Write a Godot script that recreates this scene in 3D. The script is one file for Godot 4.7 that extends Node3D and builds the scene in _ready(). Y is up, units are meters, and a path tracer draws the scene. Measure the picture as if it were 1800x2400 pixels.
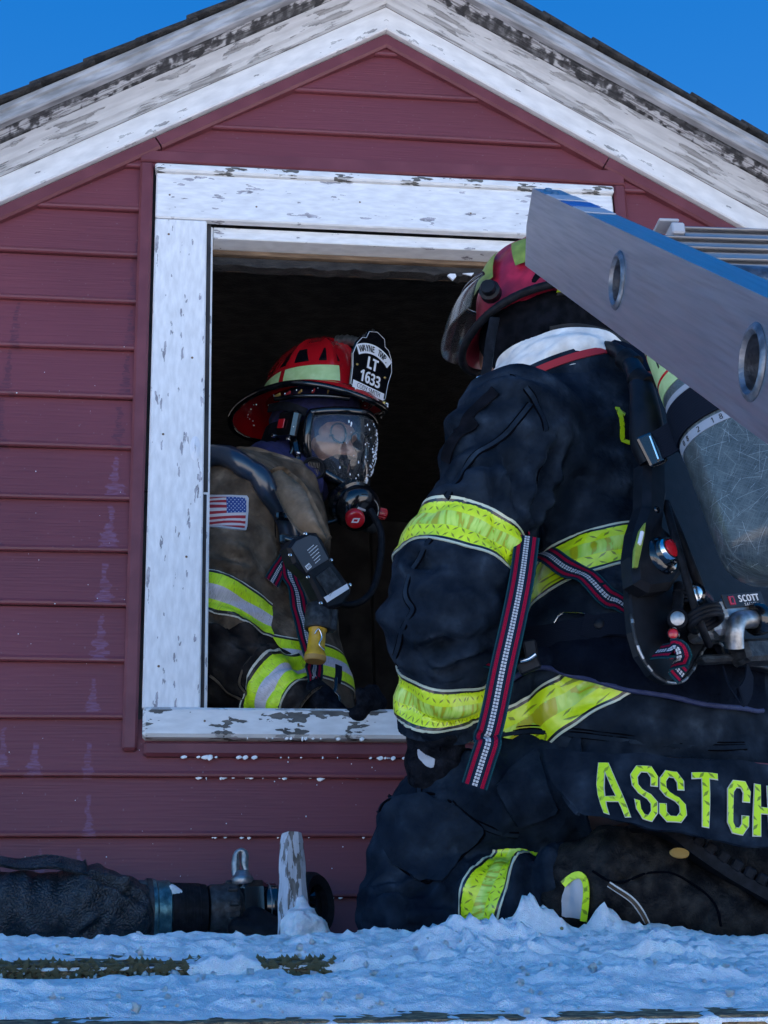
extends Node3D
# A fire officer kneels on a snowy porch roof by the gable window of a red house; a second one looks out.

const VIEW := Vector3(0.13, 0.37, -0.92)
var used := {}
var mats := {}
var texs := {}
var house: Node3D

func _ready():
	var cam := Camera3D.new()
	cam.name = "camera"
	cam.position = Vector3(0.02, 1.598, 3.228)
	cam.basis = Basis.from_euler(Vector3(deg_to_rad(22.77), deg_to_rad(-8.21), deg_to_rad(-1.78)))
	cam.fov = 33.4
	cam.near = 0.05
	cam.far = 400.0
	add_child(cam)
	cam.current = true
	var env := Environment.new()
	env.background_mode = Environment.BG_SKY
	var sky_mat := ProceduralSkyMaterial.new()
	sky_mat.sky_top_color = Color(0.0, 0.25, 0.47)
	sky_mat.sky_horizon_color = Color(0.50, 0.76, 0.98)
	sky_mat.sky_curve = 0.15
	sky_mat.ground_bottom_color = Color(0.5, 0.55, 0.62)
	sky_mat.ground_horizon_color = Color(0.66, 0.78, 0.93)
	sky_mat.sun_angle_max = 1.0
	sky_mat.energy_multiplier = 1.0
	var sky := Sky.new()
	sky.sky_material = sky_mat
	env.sky = sky
	env.tonemap_mode = Environment.TONE_MAPPER_LINEAR
	env.tonemap_exposure = 3.3
	env.sdfgi_enabled = true
	env.ssao_enabled = true
	env.ssil_enabled = true
	var we := WorldEnvironment.new()
	we.name = "world_environment"
	we.environment = env
	add_child(we)
	var sun := DirectionalLight3D.new()
	sun.name = "sun"
	sun.light_energy = 1.6
	sun.light_color = Color(1.0, 0.94, 0.86)
	sun.light_angular_distance = 0.5
	sun.shadow_enabled = true
	sun.rotation = Vector3(deg_to_rad(-31), deg_to_rad(180 - 24), 0)
	add_child(sun)
	make_materials()
	build_ground()
	build_house()
	build_porch_roof()
	build_kneeling_person()
	build_window_person()
	build_ladders()
	build_hose()
	build_small_things()

# ---------------------------------------------------------------- tree helpers
func numbered(parent: Node, called: String) -> String:
	var key := str(parent.get_instance_id()) + called
	var k: int = used.get(key, -1) + 1
	used[key] = k
	return called if k == 0 else "%s_%03d" % [called, k]

func thing(called: String, label: String, category: String, at := Vector3.ZERO, group := "") -> Node3D:
	var o := Node3D.new()
	o.name = numbered(self, called)
	o.position = at
	add_child(o)
	tag(o, label, category, group)
	return o

func tag(o: Node, label: String, category: String, group := ""):
	o.set_meta("label", label)
	o.set_meta("category", category)
	if group != "":
		o.set_meta("group", group)

func part(called: String, parent: Node, xf := Transform3D.IDENTITY) -> Node3D:
	var o := Node3D.new()
	o.name = numbered(parent, called)
	o.transform = xf
	parent.add_child(o)
	return o

func put(called: String, mb: Mb, material: Material, parent: Node, xf := Transform3D.IDENTITY) -> MeshInstance3D:
	var o := MeshInstance3D.new()
	o.name = numbered(parent, called)
	o.mesh = mb.mesh()
	o.material_override = null
	o.mesh.surface_set_material(0, material)
	o.transform = xf
	parent.add_child(o)
	return o

# ---------------------------------------------------------------- mesh builder
class Mb:
	var v := PackedVector3Array()
	var n := PackedVector3Array()
	var u := PackedVector2Array()
	var ix := PackedInt32Array()

	func add(p: Vector3, nn := Vector3.ZERO, uv := Vector2.ZERO) -> int:
		v.append(p)
		n.append(nn)
		u.append(uv)
		return v.size() - 1

	func tri(a: Vector3, b: Vector3, c: Vector3, ua := Vector2.ZERO, ub := Vector2.ZERO, uc := Vector2.ZERO):
		var nn := (b - a).cross(c - a).normalized()
		var k := v.size()
		v.append_array([a, b, c])
		n.append_array([nn, nn, nn])
		u.append_array([ua, ub, uc])
		ix.append_array([k, k + 2, k + 1])

	func quad(a: Vector3, b: Vector3, c: Vector3, d: Vector3, ua := Vector2(0, 0), ub := Vector2(1, 0), uc := Vector2(1, 1), ud := Vector2(0, 1)):
		var nn := (c - a).cross(d - b).normalized()
		var k := v.size()
		v.append_array([a, b, c, d])
		n.append_array([nn, nn, nn, nn])
		u.append_array([ua, ub, uc, ud])
		ix.append_array([k, k + 2, k + 1, k, k + 3, k + 2])

	func smooth(from := 0):
		for i in range(from, v.size()):
			n[i] = Vector3.ZERO
		for t in range(0, ix.size(), 3):
			var a := ix[t]
			var b := ix[t + 1]
			var c := ix[t + 2]
			if a < from:
				continue
			var f := (v[c] - v[a]).cross(v[b] - v[a])
			n[a] += f
			n[b] += f
			n[c] += f
		for i in range(from, v.size()):
			n[i] = n[i].normalized()

	func join(o: Mb, xf := Transform3D.IDENTITY):
		var k := v.size()
		for i in o.v.size():
			v.append(xf * o.v[i])
			n.append((xf.basis * o.n[i]).normalized())
			u.append(o.u[i])
		for i in o.ix:
			ix.append(i + k)

	func mesh() -> ArrayMesh:
		var m := ArrayMesh.new()
		if v.is_empty():
			tri(Vector3.ZERO, Vector3(0.0001, 0, 0), Vector3(0, 0.0001, 0))
		var ar := []
		ar.resize(Mesh.ARRAY_MAX)
		ar[Mesh.ARRAY_VERTEX] = v
		ar[Mesh.ARRAY_NORMAL] = n
		ar[Mesh.ARRAY_TEX_UV] = u
		ar[Mesh.ARRAY_INDEX] = ix
		m.add_surface_from_arrays(Mesh.PRIMITIVE_TRIANGLES, ar)
		return m

	# box with chamfered edges, centred on xf
	func box(xf: Transform3D, size: Vector3, bev := 0.002):
		var h := size * 0.5
		var b := minf(bev, minf(h.x, minf(h.y, h.z)) * 0.9)
		var inner := h - Vector3(b, b, b)
		for ax in 3:
			for s in [-1.0, 1.0]:
				var e0 := Vector3.ZERO
				var e1 := Vector3.ZERO
				var e2 := Vector3.ZERO
				e0[ax] = s * h[ax]
				e1[(ax + 1) % 3] = inner[(ax + 1) % 3]
				e2[(ax + 2) % 3] = inner[(ax + 2) % 3] * s
				quad(xf * (e0 - e1 - e2), xf * (e0 + e1 - e2), xf * (e0 + e1 + e2), xf * (e0 - e1 + e2))
		for ax in 3:
			var i1 := (ax + 1) % 3
			var i2 := (ax + 2) % 3
			for s in [-1.0, 1.0]:
				for w in [-1.0, 1.0]:
					var l := Vector3.ZERO
					l[ax] = inner[ax]
					var p := Vector3.ZERO
					p[i1] = s * h[i1]
					p[i2] = w * inner[i2]
					var q := Vector3.ZERO
					q[i1] = s * inner[i1]
					q[i2] = w * h[i2]
					if s * w > 0:
						quad(xf * (p - l), xf * (p + l), xf * (q + l), xf * (q - l))
					else:
						quad(xf * (q - l), xf * (q + l), xf * (p + l), xf * (p - l))
		for s in [-1.0, 1.0]:
			for w in [-1.0, 1.0]:
				for t in [-1.0, 1.0]:
					var a := Vector3(s * h.x, w * inner.y, t * inner.z)
					var bb := Vector3(s * inner.x, w * h.y, t * inner.z)
					var c := Vector3(s * inner.x, w * inner.y, t * h.z)
					if s * w * t > 0:
						tri(xf * a, xf * bb, xf * c)
					else:
						tri(xf * a, xf * c, xf * bb)

	# surface f(u, v) on a grid
	func grid(f: Callable, nu: int, nv: int, closed := false, flip := false):
		var k := v.size()
		for j in nv + 1:
			for i in nu + 1:
				add(f.call(float(i) / nu, float(j) / nv), Vector3.ZERO, Vector2(float(i) / nu, float(j) / nv))
		for j in nv:
			for i in nu:
				var a := k + j * (nu + 1) + i
				var b := a + 1
				var c := a + nu + 2
				var d := a + nu + 1
				if flip:
					ix.append_array([a, b, c, a, c, d])
				else:
					ix.append_array([a, c, b, a, d, c])
		smooth(k)
		if closed:
			for j in nv + 1:
				var a := k + j * (nu + 1)
				var s := (n[a] + n[a + nu]).normalized()
				n[a] = s
				n[a + nu] = s

	# profile of (radius, height) points turned about xf's y axis; breaks sharp where the profile bends much
	func lathe(xf: Transform3D, prof_in: Array, seg := 32, squash := 1.0):
		var prof := prof_in
		var area := 0.0
		var ring := [Vector2(0, prof[0].y)] + prof + [Vector2(0, prof[prof.size() - 1].y)]
		for s in ring.size():
			area += (ring[s] as Vector2).cross(ring[(s + 1) % ring.size()])
		if area < 0.0:
			prof = prof.duplicate()
			prof.reverse()
		for s in prof.size() - 1:
			var p: Vector2 = prof[s]
			var q: Vector2 = prof[s + 1]
			var d := (q - p).normalized()
			var na := Vector2(d.y, -d.x)
			var n0 := na
			var n1 := na
			if s > 0:
				var e: Vector2 = (p - prof[s - 1]).normalized()
				if e.dot(d) > 0.75:
					n0 = (na + Vector2(e.y, -e.x)).normalized()
			if s < prof.size() - 2:
				var e: Vector2 = (prof[s + 2] - q).normalized()
				if e.dot(d) > 0.75:
					n1 = (na + Vector2(e.y, -e.x)).normalized()
			var k := v.size()
			for i in seg + 1:
				var an := TAU * i / seg
				var c := cos(an)
				var sn := sin(an)
				add(xf * Vector3(p.x * c, p.y, p.x * sn * squash), (xf.basis * Vector3(n0.x * c, n0.y, n0.x * sn)).normalized(), Vector2(float(i) / seg, float(s) / prof.size()))
				add(xf * Vector3(q.x * c, q.y, q.x * sn * squash), (xf.basis * Vector3(n1.x * c, n1.y, n1.x * sn)).normalized(), Vector2(float(i) / seg, float(s + 1) / prof.size()))
			for i in seg:
				var a := k + i * 2
				ix.append_array([a, a + 2, a + 1, a + 1, a + 2, a + 3])

	# round bar along points; radius per point or one
	func tube(pts: PackedVector3Array, rad, sides := 10, caps := true):
		var m := pts.size()
		var k := v.size()
		var up := Vector3.UP
		var len := 0.0
		for i in m:
			var t := (pts[mini(i + 1, m - 1)] - pts[maxi(i - 1, 0)]).normalized()
			if i == 0 and absf(t.dot(up)) > 0.9:
				up = Vector3.RIGHT
			var s := t.cross(up).normalized()
			up = s.cross(t).normalized()
			if i > 0:
				len += pts[i].distance_to(pts[i - 1])
			var r: float = rad[i] if rad is Array or rad is PackedFloat32Array else rad
			for j in sides + 1:
				var a := TAU * j / sides
				var d := s * cos(a) + up * sin(a)
				add(pts[i] + d * r, d, Vector2(float(j) / sides, len))
		for i in m - 1:
			for j in sides:
				var a := k + i * (sides + 1) + j
				var d := a + sides + 1
				ix.append_array([a, a + 1, d + 1, a, d + 1, d])
		if caps:
			for e in 2:
				var row := k + (0 if e == 0 else (m - 1) * (sides + 1))
				var t := (pts[1] - pts[0]).normalized() * -1.0 if e == 0 else (pts[m - 1] - pts[m - 2]).normalized()
				var c := add(pts[0] if e == 0 else pts[m - 1], t)
				for j in sides:
					var p := add(v[row + j], t)
					var q := add(v[row + j + 1], t)
					if e == 0:
						ix.append_array([c, q, p])
					else:
						ix.append_array([c, p, q])

	# flat strap along points with the normals given: u runs across, v along in metres
	func strap(pts: PackedVector3Array, nor: PackedVector3Array, width: float, thick := 0.002):
		var m := pts.size()
		var len := 0.0
		var rows := []
		for i in m:
			var t := (pts[mini(i + 1, m - 1)] - pts[maxi(i - 1, 0)]).normalized()
			var s := t.cross(nor[i]).normalized()
			var nn := s.cross(t).normalized()
			if i > 0:
				len += pts[i].distance_to(pts[i - 1])
			rows.append([pts[i] - s * width * 0.5, pts[i] + s * width * 0.5, nn, len])
		var k := v.size()
		for r in rows:
			add(r[0] + r[2] * thick, r[2], Vector2(0, r[3]))
			add(r[1] + r[2] * thick, r[2], Vector2(1, r[3]))
			add(r[0], -r[2], Vector2(0, r[3]))
			add(r[1], -r[2], Vector2(1, r[3]))
		for i in m - 1:
			var a := k + i * 4
			ix.append_array([a, a + 5, a + 1, a, a + 4, a + 5])
			ix.append_array([a + 2, a + 3, a + 7, a + 2, a + 7, a + 6])
			quad(v[a], v[a + 2], v[a + 6], v[a + 4], Vector2(0, 0), Vector2(0, 0), Vector2(0, 0), Vector2(0, 0))
			quad(v[a + 1], v[a + 5], v[a + 7], v[a + 3], Vector2(1, 0), Vector2(1, 0), Vector2(1, 0), Vector2(1, 0))
		quad(v[k], v[k + 1], v[k + 3], v[k + 2])
		var e := k + (m - 1) * 4
		quad(v[e], v[e + 2], v[e + 3], v[e + 1])

	# polygon in xf's x-y plane, extruded from z = -depth to 0, front edge chamfered; uv from x, y
	func plate(poly: PackedVector2Array, depth: float, xf := Transform3D.IDENTITY, bev := 0.0):
		var pg := poly
		if Geometry2D.is_polygon_clockwise(pg):
			pg = pg.duplicate()
			pg.reverse()
		var m := pg.size()
		var inn := PackedVector2Array()
		var lo := pg[0]
		var hi := pg[0]
		for p in pg:
			lo = lo.min(p)
			hi = hi.max(p)
		var sz := (hi - lo).max(Vector2(0.0001, 0.0001))
		for i in m:
			var d0 := (pg[i] - pg[(i + m - 1) % m]).normalized()
			var d1 := (pg[(i + 1) % m] - pg[i]).normalized()
			var w := Vector2(-d0.y - d1.y, d0.x + d1.x).normalized()
			inn.append(pg[i] + w * bev)
		var tr := Geometry2D.triangulate_polygon(inn)
		var k := v.size()
		for p in inn:
			add(xf * Vector3(p.x, p.y, 0), xf.basis.z.normalized(), Vector2((p.x - lo.x) / sz.x, 1.0 - (p.y - lo.y) / sz.y))
		for p in inn:
			add(xf * Vector3(p.x, p.y, -depth), -xf.basis.z.normalized(), Vector2((p.x - lo.x) / sz.x, 1.0 - (p.y - lo.y) / sz.y))
		for t in range(0, tr.size(), 3):
			var a := tr[t]
			var b := tr[t + 1]
			var c := tr[t + 2]
			if (inn[b] - inn[a]).cross(inn[c] - inn[a]) < 0:
				var s := b
				b = c
				c = s
			ix.append_array([k + a, k + c, k + b, k + m + a, k + m + b, k + m + c])
		for i in m:
			var j := (i + 1) % m
			var ui := Vector2((pg[i].x - lo.x) / sz.x, 1.0 - (pg[i].y - lo.y) / sz.y)
			var uj := Vector2((pg[j].x - lo.x) / sz.x, 1.0 - (pg[j].y - lo.y) / sz.y)
			var p := xf * Vector3(pg[i].x, pg[i].y, -bev)
			var q := xf * Vector3(pg[j].x, pg[j].y, -bev)
			quad(xf * Vector3(pg[i].x, pg[i].y, -depth), xf * Vector3(pg[j].x, pg[j].y, -depth), q, p, ui, uj, uj, ui)
			if bev > 0:
				quad(p, q, xf * Vector3(inn[j].x, inn[j].y, 0), xf * Vector3(inn[i].x, inn[i].y, 0), ui, uj, uj, ui)

	# keep the part where every field is positive; fields are one float per vertex
	func clipped(fields: Array) -> Mb:
		var cur := self
		var fs := fields
		for k in fs.size():
			var f: PackedFloat32Array = fs[k]
			var o := Mb.new()
			var rest := []
			for r in range(k + 1, fs.size()):
				rest.append(PackedFloat32Array())
			var map := PackedInt32Array()
			map.resize(cur.v.size())
			map.fill(-1)
			var cuts := {}
			for t in range(0, cur.ix.size(), 3):
				var id := [cur.ix[t], cur.ix[t + 1], cur.ix[t + 2]]
				if f[id[0]] < 0 and f[id[1]] < 0 and f[id[2]] < 0:
					continue
				var out := PackedInt32Array()
				for e in 3:
					var a: int = id[e]
					var b: int = id[(e + 1) % 3]
					if f[a] >= 0:
						if map[a] < 0:
							map[a] = o.add(cur.v[a], cur.n[a], cur.u[a])
							for r in rest.size():
								rest[r].append(fs[k + 1 + r][a])
						out.append(map[a])
					if (f[a] >= 0) != (f[b] >= 0):
						var key := mini(a, b) * 1000003 + maxi(a, b)
						if not cuts.has(key):
							var w := f[a] / (f[a] - f[b])
							cuts[key] = o.add(cur.v[a].lerp(cur.v[b], w), cur.n[a].lerp(cur.n[b], w).normalized(), cur.u[a].lerp(cur.u[b], w))
							for r in rest.size():
								rest[r].append(lerpf(fs[k + 1 + r][a], fs[k + 1 + r][b], w))
						out.append(cuts[key])
				for e in range(1, out.size() - 1):
					o.ix.append_array([out[0], out[e], out[e + 1]])
			cur = o
			for r in rest.size():
				fs = fs.duplicate()
				fs[k + 1 + r] = rest[r]
		return cur

	# the sheet lifted by off along its normals, with a rim going down by thick at its open edges
	func shell(off: float, thick: float) -> Mb:
		var o := Mb.new()
		for i in v.size():
			o.add(v[i] + n[i] * off, n[i], u[i])
		o.ix = ix.duplicate()
		var edges := {}
		for t in range(0, ix.size(), 3):
			for e in 3:
				var a := ix[t + e]
				var b := ix[t + (e + 1) % 3]
				edges[a * 1000003 + b] = Vector2i(a, b)
		for key in edges:
			var e: Vector2i = edges[key]
			if not edges.has(e.y * 1000003 + e.x):
				var p := o.v[e.x]
				var q := o.v[e.y]
				o.quad(p, q, q - n[e.y] * thick, p - n[e.x] * thick, u[e.x], u[e.y], u[e.y], u[e.x])
		return o

	var cells := {}
	func near(p: Vector3) -> int:
		if cells.is_empty():
			for i in v.size():
				var c := Vector3i((v[i] / 0.02).floor())
				if not cells.has(c):
					cells[c] = PackedInt32Array()
				cells[c].append(i)
		var best := -1
		var bd := 1e9
		var c0 := Vector3i((p / 0.02).floor())
		for r in [1, 3]:
			for x in range(-r, r + 1):
				for y in range(-r, r + 1):
					for z in range(-r, r + 1):
						var c := c0 + Vector3i(x, y, z)
						if cells.has(c):
							for i in cells[c]:
								var d := p.distance_squared_to(v[i])
								if d < bd:
									bd = d
									best = i
			if best >= 0:
				return best
		return -1

	func snap(p: Vector3, off := 0.0) -> Array:
		var i := near(p)
		if i < 0:
			return [p, Vector3.BACK]
		var nn := n[i]
		return [p - nn * ((p - v[i]).dot(nn) - off), nn]

# ---------------------------------------------------------------- bodies from joints
class Flesh:
	var a := PackedVector3Array()
	var d := PackedVector3Array()
	var m := PackedVector3Array()
	var sq := PackedFloat32Array()
	var inv := PackedFloat32Array()
	var r0 := PackedFloat32Array()
	var dr := PackedFloat32Array()
	var wa := PackedFloat32Array()
	var wf := PackedFloat32Array()
	var k := 0.05
	var folds := []
	var lump := 0.0
	var lump_f := 6.0
	var seed := 1
	var noise := FastNoiseLite.new()

	func bone(p: Vector3, q: Vector3, ra: float, rb: float, wrinkle := 0.0, wfreq := 14.0, flat := Vector3.ZERO, s := 1.0) -> int:
		a.append(p)
		var e := q - p
		d.append(e)
		inv.append(1.0 / maxf(e.length_squared(), 1e-9))
		r0.append(ra)
		dr.append(rb - ra)
		wa.append(wrinkle)
		wf.append(wfreq)
		m.append(flat.normalized())
		sq.append(s - 1.0)
		return a.size() - 1

	func fold(p: Vector3, q: Vector3, w: float, amp: float):
		folds.append([p, q - p, 1.0 / maxf((q - p).length_squared(), 1e-9), w, amp])

	func one(i: int, p: Vector3) -> float:
		var q := p - a[i]
		if sq[i] != 0.0:
			q += m[i] * (q.dot(m[i]) * sq[i])
		var t := clampf(q.dot(d[i]) * inv[i], 0.0, 1.0)
		return (q - d[i] * t).length() - r0[i] - dr[i] * t

	func along(i: int, p: Vector3) -> float:
		return (p - a[i]).dot(d[i]) * inv[i]

	func field(p: Vector3, idx: PackedInt32Array) -> float:
		var f := 1e9
		for i in idx:
			var q := p - a[i]
			if sq[i] != 0.0:
				q += m[i] * (q.dot(m[i]) * sq[i])
			var t := clampf(q.dot(d[i]) * inv[i], 0.0, 1.0)
			var e := (q - d[i] * t).length() - r0[i] - dr[i] * t
			var h := k - absf(f - e)
			f = minf(f, e)
			if h > 0.0:
				f -= h * h / (4.0 * k)
		if lump > 0.0:
			f += lump * noise.get_noise_3dv(p * lump_f)
		return f

	func all() -> PackedInt32Array:
		return PackedInt32Array(range(a.size()))

	func march(p: Vector3, dir: Vector3) -> Vector3:
		var id := all()
		var q := p - dir * 0.35
		for s in 70:
			var f := field(q, id)
			if f < 0.0004:
				break
			q += dir * clampf(f * 0.7, 0.0004, 0.05)
		return q

	func mesh(h: float) -> Mb:
		noise.seed = seed
		noise.frequency = 1.0
		noise.fractal_octaves = 2
		var lo := Vector3(1e9, 1e9, 1e9)
		var hi := -lo
		for i in a.size():
			var r := maxf(r0[i], r0[i] + dr[i]) + k * 0.3 + lump
			lo = lo.min(a[i] - Vector3.ONE * r).min(a[i] + d[i] - Vector3.ONE * r)
			hi = hi.max(a[i] + Vector3.ONE * r).max(a[i] + d[i] + Vector3.ONE * r)
		var B := 6
		lo -= Vector3.ONE * h * 2
		var nb := Vector3i(((hi - lo) / (h * B)).ceil()) + Vector3i.ONE
		var nx := nb.x * B + 1
		var ny := nb.y * B + 1
		var nz := nb.z * B + 1
		var val := PackedFloat32Array()
		val.resize(nx * ny * nz)
		val.fill(1e6)
		var blocks := []
		var id_all := all()
		var rad := h * B * 0.87
		for bz in nb.z:
			for by in nb.y:
				for bx in nb.x:
					var c := lo + (Vector3(bx, by, bz) + Vector3.ONE * 0.5) * (h * B)
					var f := 1e9
					var ds := PackedFloat32Array()
					for i in id_all:
						var e := one(i, c)
						ds.append(e)
						f = minf(f, e)
					if f > rad * 1.6 + k * 0.5 + lump or f < -rad * 2.2 - lump:
						continue
					var idx := PackedInt32Array()
					for i in id_all:
						if ds[i] < f + rad * 2.6 + k:
							idx.append(i)
					blocks.append(Vector3i(bx, by, bz))
					for z in B + 1:
						for y in B + 1:
							var row := ((bz * B + z) * ny + by * B + y) * nx + bx * B
							for x in B + 1:
								if val[row + x] > 1e5:
									val[row + x] = field(lo + Vector3(bx * B + x, by * B + y, bz * B + z) * h, idx)
		var o := Mb.new()
		var vid := PackedInt32Array()
		vid.resize(nx * ny * nz)
		vid.fill(-1)
		var st := [0, 1, nx, nx + 1, nx * ny, nx * ny + 1, nx * ny + nx, nx * ny + nx + 1]
		var live := PackedInt32Array()
		for bl in blocks:
			for z in B:
				for y in B:
					for x in B:
						var gx: int = bl.x * B + x
						var gy: int = bl.y * B + y
						var gz: int = bl.z * B + z
						var c := (gz * ny + gy) * nx + gx
						var mask := 0
						for s in 8:
							if val[c + st[s]] < 0.0:
								mask |= 1 << s
						if mask == 0 or mask == 255:
							continue
						var sum := Vector3.ZERO
						var cnt := 0
						for s in 8:
							for ax in 3:
								if s & (1 << ax):
									continue
								var t := s | (1 << ax)
								if ((mask >> s) & 1) != ((mask >> t) & 1):
									var w: float = val[c + st[s]] / (val[c + st[s]] - val[c + st[t]])
									var p := Vector3(s & 1, (s >> 1) & 1, (s >> 2) & 1)
									p[ax] += w
									sum += p
									cnt += 1
						vid[c] = o.add(lo + (Vector3(gx, gy, gz) + sum / cnt) * h)
						live.append(c)
		var step := [1, nx, nx * ny]
		for c in live:
			for ax in 3:
				var e: int = c + step[ax]
				if (val[c] < 0.0) == (val[e] < 0.0):
					continue
				var s1: int = step[(ax + 1) % 3]
				var s2: int = step[(ax + 2) % 3]
				if c - s1 - s2 < 0:
					continue
				var q0 := vid[c]
				var q1 := vid[c - s1]
				var q2 := vid[c - s1 - s2]
				var q3 := vid[c - s2]
				if q1 < 0 or q2 < 0 or q3 < 0:
					continue
				if val[c] < 0.0:
					o.ix.append_array([q0, q2, q1, q0, q3, q2])
				else:
					o.ix.append_array([q0, q1, q2, q0, q2, q3])
		o.smooth()
		wrinkle(o)
		return o

	func wrinkle(o: Mb):
		var any := false
		for w in wa:
			if w > 0.0:
				any = true
		if not any and folds.is_empty():
			return
		var nz := FastNoiseLite.new()
		nz.seed = seed + 5
		nz.frequency = 1.0
		nz.fractal_octaves = 2
		var axes := PackedVector3Array()
		for e in d:
			axes.append(e.normalized())
		for i in o.v.size():
			var p := o.v[i]
			var off := 0.0
			if any:
				var tw := 0.0
				var ds := PackedFloat32Array()
				var f := 1e9
				for b in a.size():
					var e := one(b, p)
					ds.append(e)
					f = minf(f, e)
				for b in a.size():
					if ds[b] < f + 0.06:
						var w := exp(-(ds[b] - f) * 45.0)
						tw += w
						if wa[b] > 0.0:
							var q := p * (wf[b] * 0.38) + axes[b] * (p.dot(axes[b]) * wf[b] * 0.62)
							var s := nz.get_noise_3dv(q)
							off += w * wa[b] * (absf(s) * 5.0 - 1.0)
				off /= tw
			for g in folds:
				var q: Vector3 = p - g[0]
				var t: float = clampf(q.dot(g[1]) * g[2], 0.0, 1.0)
				var e: float = (q - g[1] * t).length() / g[3]
				if e < 3.4:
					off -= 2.1 * g[4] * (exp(-e * e) - 0.42 * exp(-(e - 1.7) * (e - 1.7) * 1.6)) * (0.4 + 2.4 * t * (1.0 - t))
			o.v[i] = p + o.n[i] * off
		o.smooth()

func curve(pts: Array, sub := 6) -> PackedVector3Array:
	var o := PackedVector3Array()
	var m := pts.size()
	for i in m - 1:
		var p0: Vector3 = pts[maxi(i - 1, 0)]
		var p1: Vector3 = pts[i]
		var p2: Vector3 = pts[i + 1]
		var p3: Vector3 = pts[mini(i + 2, m - 1)]
		for s in sub:
			var t := float(s) / sub
			o.append(0.5 * (2.0 * p1 + (p2 - p0) * t + (2.0 * p0 - 5.0 * p1 + 4.0 * p2 - p3) * t * t + (3.0 * p1 - p0 - 3.0 * p2 + p3) * t * t * t))
	o.append(pts[m - 1])
	return o

# points laid on a cloth surface along a curve: [positions, normals]
func drape(fl: Flesh, mb: Mb, pts: Array, off: float, sub := 8, dir := VIEW) -> Array:
	var p := PackedVector3Array()
	var nn := PackedVector3Array()
	for q in curve(pts, sub):
		var r := mb.snap(fl.march(q, dir.normalized()), off)
		p.append(r[0])
		nn.append(r[1])
	for s in 3:
		var c := nn.duplicate()
		var w := p.duplicate()
		for i in range(1, nn.size() - 1):
			p[i] = (w[i - 1] + w[i] * 2.0 + w[i + 1]) * 0.25
		for i in range(1, nn.size() - 1):
			nn[i] = (c[i - 1] + c[i] * 2.0 + c[i + 1]).normalized()
	return [p, nn]

func seam(called: String, fl: Flesh, mb: Mb, pts: Array, r: float, material: Material, parent: Node, gap := 0.0, dir := VIEW):
	var dr := drape(fl, mb, pts, r * 0.35, 8, dir)
	var o := Mb.new()
	if gap == 0.0:
		o.tube(dr[0], r, 6)
	else:
		for s in [-0.5, 0.5]:
			var q := PackedVector3Array()
			for i in dr[0].size():
				var t: Vector3 = (dr[0][mini(i + 1, dr[0].size() - 1)] - dr[0][maxi(i - 1, 0)]).normalized()
				q.append(dr[0][i] + t.cross(dr[1][i]).normalized() * gap * s)
			o.tube(q, r, 6)
		var ridge := Mb.new()
		ridge.strap(dr[0], dr[1], gap * 0.8, 0.0022)
		put("welt", ridge, mats.knee_cloth if material == mats.thread and not called.begins_with("tan_") else mats.tan_cloth, parent)
	put(called, o, material, parent)

func basis_of(x: Vector3, y: Vector3) -> Basis:
	var z := x.cross(y).normalized()
	var xx := x.normalized()
	return Basis(xx, z.cross(xx).normalized(), z)

# letters standing in the x-y plane of xf, centred, cap height h
func letters(text: String, h: float, xf: Transform3D, depth := 0.0008, font := "sans", wide := 1.0) -> Mb:
	var tm := TextMesh.new()
	var f := SystemFont.new()
	f.font_names = PackedStringArray(["Droid Sans"])
	f.font_weight = 700 if font == "bold" else 400
	tm.font = f
	tm.text = text
	tm.font_size = 64
	tm.pixel_size = h / 46.0
	tm.depth = depth
	tm.curve_step = 2.0
	var ar := tm.get_mesh_arrays()
	var o := Mb.new()
	var vs: PackedVector3Array = ar[Mesh.ARRAY_VERTEX]
	if vs.is_empty():
		return o
	var ns: PackedVector3Array = ar[Mesh.ARRAY_NORMAL]
	for i in vs.size():
		o.add(xf * (vs[i] * Vector3(wide, 1, 1)), (xf.basis * ns[i]).normalized())
	if ar[Mesh.ARRAY_INDEX] != null and ar[Mesh.ARRAY_INDEX].size() > 0:
		o.ix = ar[Mesh.ARRAY_INDEX]
	else:
		o.ix = PackedInt32Array(range(vs.size()))
	return o

# ---------------------------------------------------------------- materials
func srgb(r: float, g: float, b: float) -> Color:
	return Color(r, g, b).linear_to_srgb()

func ramp_image(seed: int, size: int, freq: float, octaves: int, stops: Array, ridged := false) -> Image:
	var nz := FastNoiseLite.new()
	nz.seed = seed
	nz.noise_type = FastNoiseLite.TYPE_SIMPLEX_SMOOTH
	nz.frequency = freq
	nz.fractal_type = FastNoiseLite.FRACTAL_RIDGED if ridged else FastNoiseLite.FRACTAL_FBM
	nz.fractal_octaves = octaves
	var img := nz.get_seamless_image(size, size, false, false, 0.1, true)
	img.convert(Image.FORMAT_L8)
	var src := img.get_data()
	var lut := PackedByteArray()
	for i in 256:
		var t := i / 255.0
		var c: Color = stops[0][1]
		for s in stops.size() - 1:
			if t >= stops[s][0]:
				var w := clampf((t - stops[s][0]) / maxf(stops[s + 1][0] - stops[s][0], 0.0001), 0.0, 1.0)
				c = (stops[s][1] as Color).lerp(stops[s + 1][1], w)
		lut.append_array([int(clampf(c.r, 0, 1) * 255), int(clampf(c.g, 0, 1) * 255), int(clampf(c.b, 0, 1) * 255)])
	var out := PackedByteArray()
	out.resize(src.size() * 3)
	for i in src.size():
		var k := src[i] * 3
		out[i * 3] = lut[k]
		out[i * 3 + 1] = lut[k + 1]
		out[i * 3 + 2] = lut[k + 2]
	return Image.create_from_data(size, size, false, Image.FORMAT_RGB8, out)

func tex(img: Image) -> ImageTexture:
	return ImageTexture.create_from_image(img)

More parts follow.
